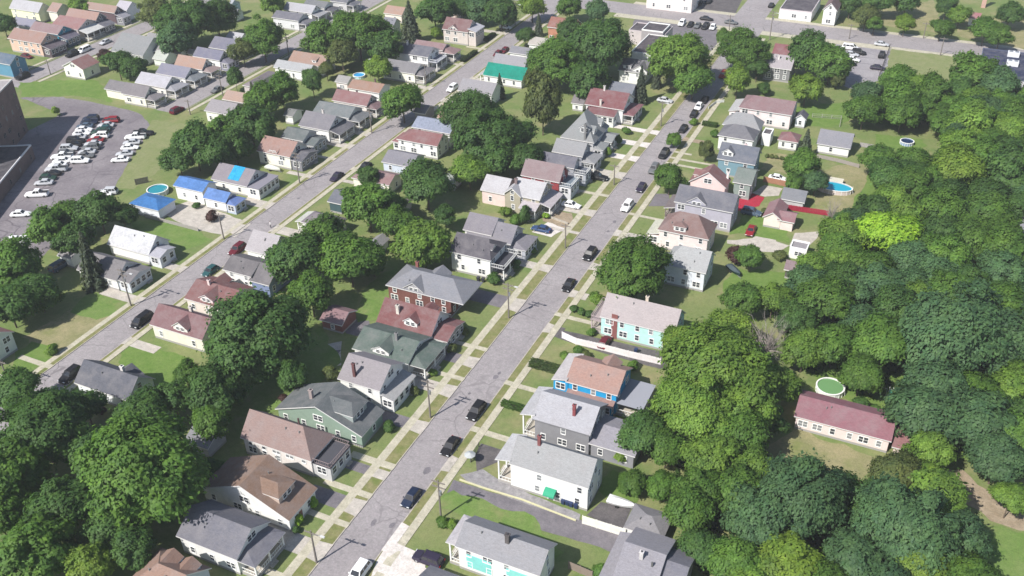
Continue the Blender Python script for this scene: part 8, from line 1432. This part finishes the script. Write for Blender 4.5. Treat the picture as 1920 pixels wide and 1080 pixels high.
# ---------------------------------------------------------------- vehicles
for a in [
  ('hatch','dark navy hatchback parked nearest the bottom on the main street',-60.81,89.09,-1.601,(.012,.02,.045),'cars parked along the main street',0.02,False),
  ('sedan','black sedan parked on the main street by the dark fenced square yard',-60.75,101.81,-1.552,(.012,.012,.014),'cars parked along the main street',0.02,False),
  ('suv','black car parked across from the two storey mottled roof house',-60.69,111.28,-1.573,(.012,.012,.014),'cars parked along the main street',0.02,False),
  ('sedan','black sedan parked on the main street beside the aqua house hedge',-61,154.12,-1.516,(.012,.012,.014),'cars parked along the main street',0.02,False),
  ('suv','black car parked near the large round green tree',-61.27,166.96,-1.592,(.012,.012,.014),'cars parked along the main street',0.02,False),
  ('suv','white and black sport utility car parked on the main street',-60.96,190.35,-1.593,(.72,.72,.72),'cars parked along the main street',0.02,False),
  ('hatch','dark plum car parked ahead of the white sport utility car',-60.97,200.48,-1.560,(.025,.02,.04),'cars parked along the main street',0.02,False),
  ('suv','charcoal car parked left of the round green street tree',-61.23,211.22,-1.560,(.12,.125,.13),'cars parked along the main street',0.02,True),
  ('suv','black sport utility car by the small round street tree shadow',-61.47,220.36,-1.577,(.012,.012,.014),'cars parked along the main street',0.02,True),
  ('hatch','black hatchback between the small round tree and the white car',-61.37,237.16,-1.612,(.012,.012,.014),'cars parked along the main street',0.02,True),
  ('hatch','black car parked just below the white hatchback',-61.5,247.92,-1.543,(.012,.012,.014),'cars parked along the main street',0.02,True),
  ('hatch','white hatchback parked between two black cars up the street',-61.7,253.51,-1.560,(.72,.72,.72),'cars parked along the main street',0.02,True),
  ('sedan','black car parked just above the white hatchback',-61.53,259,-1.564,(.012,.012,.014),'cars parked along the main street',0.02,True),
  ('suv','red and dark car under the yellow green corner tree',-61.46,279.6,-1.583,(.2,.012,.018),'cars parked along the main street',0.02,True),
  ('suv','white car cut by the bottom edge on the main street',-60.35,73.25,-1.559,(.72,.72,.72),'cars parked along the main street',0.02,False),
  ('suv','dark purple van like car on the pale concrete pad',-52.52,79.59,3.130,(.025,.02,.04),None,0.02,False),
  ('sedan','blue sedan on a white concrete drive beside the beige farm style house',-75.26,172.94,3.142,(.03,.06,.14),None,0.02,False),
  ('sedan','white sedan on the drive below the red walled house',-73.28,185.97,-0.005,(.72,.72,.72),None,0.02,False),
  ('pickup','black pickup on the drive by the grey decked porches',-72.67,201.66,0.024,(.012,.012,.014),None,0.02,False),
  ('sedan','pale sedan in the shade beside the tall spruce and white house',-71.83,254.34,-0.010,(.42,.43,.45),None,0.02,True),
  ('hatch','dark maroon car on the asphalt drive of the aqua house',-47.39,138.73,1.563,(.1,.012,.02),None,0.02,False),
  ('sedan','bright red sedan on the lawn behind the lavender grey house',-32,190.6,-1.550,(.2,.012,.018),None,0.02,False),
  ('suv','dark blue car between the red ground and the pink garage',-33.82,198.82,0.004,(.06,.09,.13),None,0.02,False),
  ('sedan','white car by the garden trees near the orange board fence',-31.85,218.23,-0.001,(.72,.72,.72),None,0.02,False),
  ('van','black van parked beside the plum brown roofed house',-133.4,109,-1.577,(.012,.012,.014),'cars parked on the left street',0.02,False),
  ('suv','black sport utility car left of the charcoal blue roof',-133.26,90.43,-1.553,(.012,.012,.014),'cars parked on the left street',0.02,False),
  ('hatch','glossy teal black hatchback on the left street',-132.94,128.97,-1.585,(.02,.07,.075),'cars parked on the left street',0.02,False),
  ('suv','maroon car parked below the very pale grey roof',-133.16,138.37,-1.562,(.1,.012,.02),'cars parked on the left street',0.02,False),
  ('sedan','dark plum sedan in the middle of the left street',-132.64,176.73,-1.531,(.025,.02,.04),'cars parked on the left street',0.02,True),
  ('sedan','black car shape at a dark spot half hidden behind the pink brown roof',-129.13,184.33,-1.564,(.012,.012,.014),'cars parked on the left street',0.02,True),  # car shape put in for a dark spot beside the street
  ('suv','white sport utility car on the left street by the bright white house',-132.83,238.91,-1.588,(.72,.72,.72),'cars parked on the left street',0.02,True),
  ('hatch','maroon hatchback on the left street, nearer of two',-133.01,270.55,-1.596,(.1,.012,.02),'cars parked on the left street',0.02,True),
  ('hatch','maroon hatchback on the left street, farther of two',-132.2,274.07,-1.569,(.1,.012,.02),'cars parked on the left street',0.02,True),
  ('sedan','white sedan parked on a drive at the top of the left street',-141.79,295.26,-0.026,(.72,.72,.72),None,0.02,True),
  ('van','blue grey van parked in the deep shade left of the leaning spruce',-164.4,117.78,1.538,(.06,.09,.13),None,0.02,False),
  ('suv','dark maroon car at the corner by the parking lot entrance',-198.72,194.1,1.554,(.1,.012,.02),'cars on the third and fourth streets',0.02,True),
  ('sedan','grey sedan by the pole beside the taupe and white bungalows',-198.25,211.21,-1.594,(.12,.125,.13),'cars on the third and fourth streets',0.02,True),
  ('suv','black car at the far left on the fourth street',-262.4,196.27,-1.554,(.012,.012,.014),'cars on the third and fourth streets',0.02,True),
  ('suv','dark car by the corner shrub on the fourth street',-263.39,217.37,-1.601,(.012,.012,.014),'cars on the third and fourth streets',0.02,True),
  ('van','white van on the fourth street behind the rosy brown roof',-262.67,222.02,-1.540,(.72,.72,.72),'cars on the third and fourth streets',0.02,True),
  ('sedan','silver car on the fourth street near the grey roofed house',-261.98,230.72,-1.587,(.42,.43,.45),'cars on the third and fourth streets',0.02,True),
  ('hatch','dark red car on the grass beside the tall peach house',-276.03,210.12,0.001,(.1,.012,.02),None,0.02,True),
  ('sedan','navy sedan at the far left corner of the lot cars',-216.3,177.8,0.510,(.012,.02,.045),'cars in the parking lot by the brick block',0.02,True),
  ('suv','navy car with white neighbour at the far end of the lot',-217.65,179.85,3.642,(.012,.02,.045),'cars in the parking lot by the brick block',0.02,True),
  ('sedan','steel blue car beside the reds in the lot',-215.47,175.46,3.652,(.06,.09,.13),'cars in the parking lot by the brick block',0.02,True),
  ('hatch','red hatchback left of the bigger red car in the lot',-211.46,180.97,0.476,(.2,.012,.018),'cars in the parking lot by the brick block',0.02,True),
  ('suv','bigger bright red car at the far right end of the lot row',-211.29,181.17,3.592,(.2,.012,.018),'cars in the parking lot by the brick block',0.02,True),
  ('sedan','silver sedan just below the bright red cars in the lot',-210.42,178.22,3.634,(.42,.43,.45),'cars in the parking lot by the brick block',0.02,True),
  ('sedan','white sedan above the teal car in the lot',-213.89,173.53,0.462,(.72,.72,.72),'cars in the parking lot by the brick block',0.02,True),
  ('hatch','teal hatchback in the middle of the lot row',-209.15,176.13,3.626,(.02,.07,.075),'cars in the parking lot by the brick block',0.02,True),
  ('suv','dark green car right of the teal hatchback in the lot',-208.28,173.81,3.656,(.02,.05,.035),'cars in the parking lot by the brick block',0.02,True),
  ('sedan','white sedan on the left row beside the dark shade of the lot',-212.64,171.42,0.492,(.72,.72,.72),'cars in the parking lot by the brick block',0.02,True),
  ('sedan','silver sedan left of the white car above the small red car',-211.75,169.12,3.626,(.42,.43,.45),'cars in the parking lot by the brick block',0.02,True),
  ('suv','white sport utility car above the small red car in the lot',-206.43,172.03,3.615,(.72,.72,.72),'cars in the parking lot by the brick block',0.02,True),
  ('suv','black car with white roof rack on the left lot row',-210.42,167.05,0.490,(.012,.012,.014),'cars in the parking lot by the brick block',0.02,True),
  ('sedan','black sedan left of the small red car in the lot',-209.29,164.88,3.634,(.012,.012,.014),'cars in the parking lot by the brick block',0.02,True),
  ('sedan','small red car in the middle of the lot',-205.69,169.64,3.606,(.2,.012,.018),'cars in the parking lot by the brick block',0.02,True),
  ('suv','silver car below the black cars on the left lot row',-208.23,162.67,0.502,(.42,.43,.45),'cars in the parking lot by the brick block',0.02,True),
  ('suv','dark car with brown tint at the right end of the middle row',-203.19,165.42,3.616,(.12,.125,.13),'cars in the parking lot by the brick block',0.02,True),
  ('sedan','silver sedan on the right of the middle lot row',-202.32,163.1,3.642,(.42,.43,.45),'cars in the parking lot by the brick block',0.02,True),
  ('sedan','dark grey sedan under the silver sedan of the middle row',-200.86,161.11,0.487,(.12,.125,.13),'cars in the parking lot by the brick block',0.02,True),
  ('pickup','white pickup in the left lot row',-206.18,158.2,3.657,(.72,.72,.72),'cars in the parking lot by the brick block',0.02,True),
  ('sedan','white sedan right below the white pickup in the lot',-204.41,156.38,3.655,(.72,.72,.72),'cars in the parking lot by the brick block',0.02,True),
  ('suv','white sport utility car alone below the middle lot row',-199.76,158.26,0.496,(.72,.72,.72),'cars in the parking lot by the brick block',0.02,True),
  ('pickup','silver pickup on the left side of the lot',-201.87,152.18,3.635,(.42,.43,.45),'cars in the parking lot by the brick block',0.02,True),
  ('sedan','black sedan in the lower left lot row',-201,149.86,3.646,(.012,.012,.014),'cars in the parking lot by the brick block',0.02,True),
  ('hatch','dark green car under the black sedan in the lower left lot row',-199.93,147.66,0.524,(.02,.05,.035),'cars in the parking lot by the brick block',0.02,True),
  ('sedan','silver sedan above the big white pickup',-198.89,145.35,3.659,(.42,.43,.45),'cars in the parking lot by the brick block',0.02,True),
  ('pickup','big white pickup with dark bed nearest the brick wing',-195.54,140.05,3.641,(.72,.72,.72),'cars in the parking lot by the brick block',0.02,True),
  ('sedan','white sedan near the lot end beside a green crown',-191.18,131.22,0.502,(.72,.72,.72),'cars in the parking lot by the brick block',0.02,True),
  ('sedan','white sedan by the tree at the right bottom of the lot',-180.53,146.44,3.669,(.72,.72,.72),'cars in the parking lot by the brick block',0.02,True),
  ('suv','silver car right of the white sedan by the lot tree',-180.07,147.89,3.605,(.42,.43,.45),'cars in the parking lot by the brick block',0.02,True),
  ('pickup','black pickup on the right side of the lot by the grass',-196.66,178.05,0.507,(.012,.012,.014),'cars in the parking lot by the brick block',0.02,True),
  ('pickup','white pickup in front of the black pickup by the grass',-196.92,175.26,3.620,(.72,.72,.72),'cars in the parking lot by the brick block',0.02,True),
  ('sedan','silver grey car between two white cars on the grass side',-195.35,172.23,3.665,(.42,.43,.45),'cars in the parking lot by the brick block',0.02,True),
  ('sedan','white sedan second from the bottom on the grass side',-193.49,169.58,0.487,(.72,.72,.72),'cars in the parking lot by the brick block',0.02,True),
  ('sedan','white sedan last on the grass side of the lot',-190.55,162.91,3.636,(.72,.72,.72),'cars in the parking lot by the brick block',0.02,True),
  ('sedan','silver sedan below the small red car in the lot',-204.57,167.46,3.616,(.42,.43,.45),'cars in the parking lot by the brick block',0.02,True),
  ('hatch','grey hatchback right of the silver car in the left lot row',-207.14,160.47,0.497,(.12,.125,.13),'cars in the parking lot by the brick block',0.02,True),
  ('sedan','white sedan above the silver pickup in the lot',-203.49,154.09,3.654,(.72,.72,.72),'cars in the parking lot by the brick block',0.02,True),
  ('sedan','silver sedan third from the bottom on the grass side',-192.11,166.16,3.672,(.42,.43,.45),'cars in the parking lot by the brick block',0.02,True),
  ('hatch','white hatchback at the very end of the lot, left',-182.2,121.87,0.472,(.72,.72,.72),'cars in the parking lot by the brick block',0.02,True),
  ('hatch','white hatchback at the very end of the lot, middle',-181.07,122.35,3.630,(.72,.72,.72),'cars in the parking lot by the brick block',0.02,True),
  ('hatch','white hatchback at the very end of the lot, right',-179.88,123.15,3.717,(.72,.72,.72),'cars in the parking lot by the brick block',0.02,True),
  ('suv','white roofed car first on the left by the main road',-86.79,321.4,-1.552,(.72,.72,.72),'cars on and beside the main road',0.02,True),
  ('sedan','black sedan second from the left by the main road',-83.76,321.39,-1.571,(.012,.012,.014),'cars on and beside the main road',0.02,True),
  ('sedan','dark grey sedan in the middle by the main road',-81.25,321.39,-1.561,(.12,.125,.13),'cars on and beside the main road',0.02,True),
  ('suv','black car second from the right by the main road',-78.44,321.11,-1.624,(.012,.012,.014),'cars on and beside the main road',0.02,True),
  ('hatch','white hatchback on the right by the main road',-75.95,321.3,-1.539,(.72,.72,.72),'cars on and beside the main road',0.02,True),
  ('sedan','black sedan driving along the main road',-80.35,329.41,0.003,(.012,.012,.014),'cars on and beside the main road',0.02,True),
  ('sedan','grey sedan on the main road at the junction pole',-71.5,328.81,-0.029,(.12,.125,.13),'cars on and beside the main road',0.02,True),
  ('suv','black car beside the pink white building across the road',-87.59,345.73,1.594,(.012,.012,.014),'cars on and beside the main road',0.02,True),
  ('sedan','black sedan at the top edge in the dark lot',-84.87,349.07,1.558,(.012,.012,.014),'cars on and beside the main road',0.02,True),
  ('hatch','black hatchback on the side road at the top',-62.76,352.48,1.550,(.012,.012,.014),'cars on and beside the main road',0.02,True),
  ('sedan','silver sedan at the entrance of the top parking lot',-21.27,325.38,0.010,(.42,.43,.45),'cars on and beside the main road',0.02,True),
  ('van','white van highest in the left row of the top parking lot',-30.08,318.25,0.008,(.72,.72,.72),'cars on and beside the main road',0.02,True),
  ('suv','black sport utility car right of the white van in the top lot',-26.98,314.66,-0.009,(.012,.012,.014),'cars on and beside the main road',0.02,True),
  ('sedan','silver sedan below the white van in the top lot',-28.77,312.38,-0.002,(.42,.43,.45),'cars on and beside the main road',0.02,True),
  ('suv','white sport utility car on the left of the top lot row',-30.1,308.68,-0.027,(.72,.72,.72),'cars on and beside the main road',0.02,True),
  ('sedan','white sedan on the right of the top lot row',-27.8,307.75,-0.029,(.72,.72,.72),'cars on and beside the main road',0.02,True),
  ('sedan','silver grey sedan lowest left in the top lot',-30.08,304.31,0.018,(.42,.43,.45),'cars on and beside the main road',0.02,True),
  ('hatch','black hatchback lowest right in the top lot row',-28.01,303.83,0.026,(.012,.012,.014),'cars on and beside the main road',0.02,True),
  ('suv','black car by the right edge of the top lot',-19.92,315.18,1.579,(.012,.012,.014),'cars on and beside the main road',0.02,True),
  ('sedan','dark plum car lower on the right edge of the top lot',-19.54,303.27,0.007,(.025,.02,.04),'cars on and beside the main road',0.02,True),
  ('van','white van in the shade of the trees by the top lot',-31.91,292.03,-0.008,(.72,.72,.72),'cars on and beside the main road',0.02,True),
]: vehicle(*a)

# ---- person
def person(label, x, y, rz, top, legs, skin, hair):
    T = thing('person', label, 'person', (x, y, 0), rz)
    V = [(0,0,0.95),(0,0,1.15),(0,0,1.38),(0,0,1.50),(0,0.01,1.62),(0,0.01,1.72),
         (0.10,0,0.90),(0.11,0.03,0.50),(0.12,0,0.09),(0.12,0.14,0.05),(-0.10,0,0.90),(-0.11,-0.02,0.50),(-0.12,-0.05,0.09),(-0.12,0.09,0.05),
         (0.19,0,1.40),(0.24,0.0,1.13),(0.26,0.08,0.88),(0.26,0.10,0.79),(-0.19,0,1.40),(-0.24,0,1.13),(-0.26,0.06,0.88),(-0.26,0.08,0.79)]
    Ed = [(0,1),(1,2),(2,3),(3,4),(4,5),(0,6),(6,7),(7,8),(8,9),(0,10),(10,11),(11,12),(12,13),(2,14),(14,15),(15,16),(16,17),(2,18),(18,19),(19,20),(20,21)]
    Rd = [.15,.14,.16,.06,.095,.075,.10,.065,.045,.035,.10,.065,.045,.035,.06,.045,.033,.03,.06,.045,.033,.03]
    me = bpy.data.meshes.new('body'); me.from_pydata(V, Ed, []); o = link('body', me, T)
    for mt in (plain('trousers', legs, .85), plain('shirt', top, .8), plain('skin', skin, .6), plain('hair', hair, .7)): me.materials.append(mt)
    md = o.modifiers.new('skin', 'SKIN'); sd = me.skin_vertices[0].data
    for i, r in enumerate(Rd): sd[i].radius = (r, r*0.8 if i < 3 else r)
    sd[0].use_root = True; o.modifiers.new('smooth', 'SUBSURF').levels = 1; o.modifiers[-1].render_levels = 1
    dg = bpy.context.evaluated_depsgraph_get(); m2 = bpy.data.meshes.new_from_object(o.evaluated_get(dg)); o.modifiers.clear(); o.data = m2; m2.name = 'body'
    for mt in me.materials:
        if mt.name not in [q.name for q in m2.materials]: m2.materials.append(mt)
    for p in m2.polygons:
        c = p.center; z = c.z; p.use_smooth = True
        p.material_index = 2 if (z > 1.50 or (abs(c.x) > 0.2 and z < 1.05)) else (1 if z > 0.93 else 0)
        if z > 1.66 or (z > 1.58 and c.y < 0.0): p.material_index = 3
    fb = MB(); e = plain('eye', (0.03,0.02,0.02), .4)
    for sx in (-0.03, 0.03): fb.box(sx-0.012, sx+0.012, 0.088, 0.104, 1.635, 1.65, e)
    fb.box(-0.012, 0.012, 0.09, 0.115, 1.59, 1.63, plain('skin', skin, .6)); fb.box(-0.022, 0.022, 0.085, 0.1, 1.565, 1.575, plain('lips', (0.3,0.1,0.09), .6)); fb.build('face', T)
    return T
person('person in white shirt and dark trousers standing at the edge of the left street', -132.88, 149.96, 2.4, (.75,.75,.75), (.04,.04,.06), (.42,.27,.2), (.03,.02,.02))

# ---- green awning over the side door of the bright white house
H = AWNING_HOUSE; y = AWNING_Y - H.location.y; x = AWNING_X - H.location.x
ab = MB(); am = plain('awning_canvas', (.03,.28,.16), .7); n = 5
for i in range(n):
    a0, a1 = 1.57*i/n, 1.57*(i+1)/n; f_ = lambda a: (y-1.3*math.sin(a), 1.75+0.75*math.cos(a))
    p0, p1 = f_(a0), f_(a1); ab.poly([(x-.9,p0[0],p0[1]), (x-.9,p1[0],p1[1]), (x+.9,p1[0],p1[1]), (x+.9,p0[0],p0[1])], am)
for sx in (-.9, .9): ab.poly([(x+sx,y,1.75)]+[(x+sx, y-1.3*math.sin(1.57*i/n), 1.75+0.75*math.cos(1.57*i/n)) for i in range(n+1)], am)
ab.build('awning', H); put_door(H, 'S', x, 0.05, y+0.02, (.12,.12,.13))
# ---- blue tarpaulin lying on the roof
H = TARP_HOUSE; roof = [c for c in H.children if c.name.startswith('roof')][0]
g = TARP_G; tm = surface('blue_tarp', (.015,.22,.42), (.03,.30,.50), 1.2, 5.0, .45); tb = MB(); half = (g[4]-g[3])/2; k = g[6]/half
def rz_(q): return g[5]+k*q+0.05
n = 8
for i in range(n):
    u0, u1 = g[1]+(g[2]-g[1])*(0.42+0.30*i/n), g[1]+(g[2]-g[1])*(0.42+0.30*(i+1)/n); wob = 0.03*(i % 2)
    tb.poly([(u0,g[3]+half*.18,rz_(half*.18)+wob), (u1,g[3]+half*.18,rz_(half*.18)+.03-wob), (u1,g[3]+half,rz_(half)+.03-wob), (u0,g[3]+half,rz_(half)+wob)], tm)
    tb.poly([(u1,g[4]-half*.1,rz_(half*.1)+.03-wob), (u0,g[4]-half*.1,rz_(half*.1)+wob), (u0,g[3]+half,rz_(half)+wob), (u1,g[3]+half,rz_(half)+.03-wob)], tm)
tb.build('tarpaulin', roof)
# ---- garden slide and swing frame
T = thing('garden_slide', 'green garden slide with white ladder on the grass behind the crimson roof', 'slide', (3.26, 144.16, 0))
b = MB(); gm = plain('slide_plastic', (.02,.26,.2), .35)
for i in range(8):
    t0, t1 = i/8, (i+1)/8; zf = lambda t: 1.5*(1-t)**1.25+0.12
    b.poly([(-.28,-3.0*t0,zf(t0)), (-.28,-3.0*t1,zf(t1)), (.28,-3.0*t1,zf(t1)), (.28,-3.0*t0,zf(t0))], gm)
    for sx in (-.28,.28): b.poly([(sx,-3.0*t0,zf(t0)), (sx,-3.0*t1,zf(t1)), (sx,-3.0*t1,zf(t1)+.2), (sx,-3.0*t0,zf(t0)+.2)], gm)
b.build('chute', T); b = MB()
for sx in (-.3,.3): b.tube((sx,1.1,0), (sx,0.05,2.1), .05, .05, M_trim, 6); b.tube((sx,0.05,0), (sx,0.05,2.1), .05, .05, M_trim, 6)
for i in range(5): b.tube((-.3,1.0-.19*i,.25+.32*i), (.3,1.0-.19*i,.25+.32*i), .035, .035, M_trim, 5)
b.build('ladder', T)
T = thing('swing_frame', 'pale metal swing frame left of the garden slide', 'swing', (1.31, 143.67, 0))
b = MB()
for sx in (-1.3, 1.3):
    for sy in (-.8, .8): b.tube((sx,sy,0), (sx,0,2.0), .045, .045, M_metal, 6)
b.tube((-1.35,0,2.0), (1.35,0,2.0), .05, .05, M_metal, 6); b.build('frame', T)
for sx in (-.5, .5):
    b = MB(); b.tube((sx-.2,0,2.0), (sx-.2,0,.5), .015, .015, M_metal, 4); b.tube((sx+.2,0,2.0), (sx+.2,0,.5), .015, .015, M_metal, 4); b.box(sx-.24, sx+.24, -.1, .1, .45, .5, M_dark); b.build('seat', T)
# ---- rooftop units, brick stack, umbrella
for k, (x, y) in enumerate([(16.83,316.23),(16.78,308.07)]):
    T = thing('rooftop_unit', ['white rooftop cooling unit on the navy roof, upper of two', 'white rooftop cooling unit on the navy roof, lower of two'][k], 'cooling unit', (x, y, 4.84), 0, 'cooling units on the navy roof')
    b = MB(); b.box(-1.6, 1.6, -1.1, 1.1, 0, 1.3, plain('unit_paint', (.62,.63,.65), .5)); b.build('casing', T)
    for sx in (-.8, .8): b = MB(); b.tube((sx,0,1.3), (sx,0,1.5), .55, .55, M_metal, 14); b.build('fan', T)
T = thing('brick_stack', 'pale pinkish brick stack rising behind the red roofed hut', 'chimney stack', (6.45, 378.97, 0)); b = MB(); bm_ = brickmat((.46,.30,.25)); b.box(-.7, .7, -.5, .5, 0, 7.5, bm_); b.box(-.85, .85, -.65, .65, 7.5, 8.0, bm_); b.build('shaft', T)
T = thing('garden_umbrella', 'grey garden umbrella at the corner of the fenced asphalt yard', 'umbrella', (-56.18, 100.12, 0)); b = MB(); b.tube((0,0,0), (0,0,2.1), .03, .03, M_metal, 6); b.build('pole', T); b = MB(); um = plain('canvas', (.36,.38,.38), .8)
for i in range(8): b.poly([(0,0,2.3), (.95*math.cos(.785*i),.95*math.sin(.785*i),1.85), (.95*math.cos(.785*(i+1)),.95*math.sin(.785*(i+1)),1.85)], um)
b.build('canopy', T)
# ---- undergrowth on the floor of the wood and along the yards
def undergrowth(name, label, poly, n, col, hmax, seed):
    rng = np.random.default_rng(seed); xs = [p[0] for p in poly]; ys = [p[1] for p in poly]; P = []
    def inside(x, y):
        c = False
        for i in range(len(poly)):
            a, b_ = poly[i], poly[(i+1) % len(poly)]
            if (a[1] > y) != (b_[1] > y) and x < (b_[0]-a[0])*(y-a[1])/(b_[1]-a[1])+a[0]: c = not c
        return c
    while len(P) < n:
        x, y = rng.uniform(min(xs), max(xs)), rng.uniform(min(ys), max(ys))
        if inside(x, y): P.append((x, y, hmax*rng.random()**1.6*(0.6+0.4*math.sin(x*0.7)*math.cos(y*0.6))+0.05))
    P = np.array(P); N = rng.normal(scale=0.7, size=P.shape)+np.array([0,0,1.0]); me = cards(P, N, 0.55*rng.uniform(0.6, 1.4, n), rng)
    o = link(name, me); o['kind'] = 'stuff'; o['label'] = label; o['category'] = 'undergrowth'; o.color = (*col, 1); return o
undergrowth('undergrowth', 'low green undergrowth below the trees at the upper right', [(-20.56,271.84),(-12.88,292.15),(3.28,292.16),(22.82,298.04),(23.4,263.6),(7.1,256.8),(-4.57,268.5),(-17.85,263)], 3500, (.05,.095,.02), 1.3, 1)
undergrowth('undergrowth', 'low green undergrowth below the trees on the right', [(-12,235.35),(2.62,248.07),(10.68,261.83),(23.28,270.68),(24.06,223.95),(18.75,216.38),(19.9,184.44),(24.69,186.52),(25.57,134.62),(20.11,134.85),(10.81,130.75),(2.9,141.57),(-6.42,143.8),(-12.47,146.13),(-21.06,158.74),(-24.63,165.22),(-16.1,181.95),(-12.44,200.5),(-9.45,221.02)], 12000, (.045,.088,.022), 1.3, 2)
undergrowth('undergrowth', 'low green undergrowth below the trees at the bottom right', [(-30.62,120.89),(-26.46,125.67),(-15,123.47),(-9.48,117.85),(-2.28,119.11),(3.7,122.39),(9.76,125.07),(13.38,119.32),(20.19,116.63),(19.4,104.82),(-12.58,90.54),(-17.49,94.46),(-21.08,104.05)], 7000, (.05,.1,.024), 1.3, 3)


# ---------------------------------------------------------------- the summer haze
hb = MB(); hm = bpy.data.materials.new('haze'); hm.use_nodes = True; hn = hm.node_tree.nodes; hn.clear()
ho = hn.new('ShaderNodeOutputMaterial'); hv = hn.new('ShaderNodeVolumePrincipled'); hv.inputs['Color'].default_value = (.92,.95,1,1); hv.inputs['Density'].default_value = 0.00017; hv.inputs['Anisotropy'].default_value = 0.0
hm.node_tree.links.new(hv.outputs[0], ho.inputs['Volume'])
hb.box(-1600, 1000, -400, 1900, -1, 125, hm); o = hb.build('haze'); o['kind'] = 'stuff'
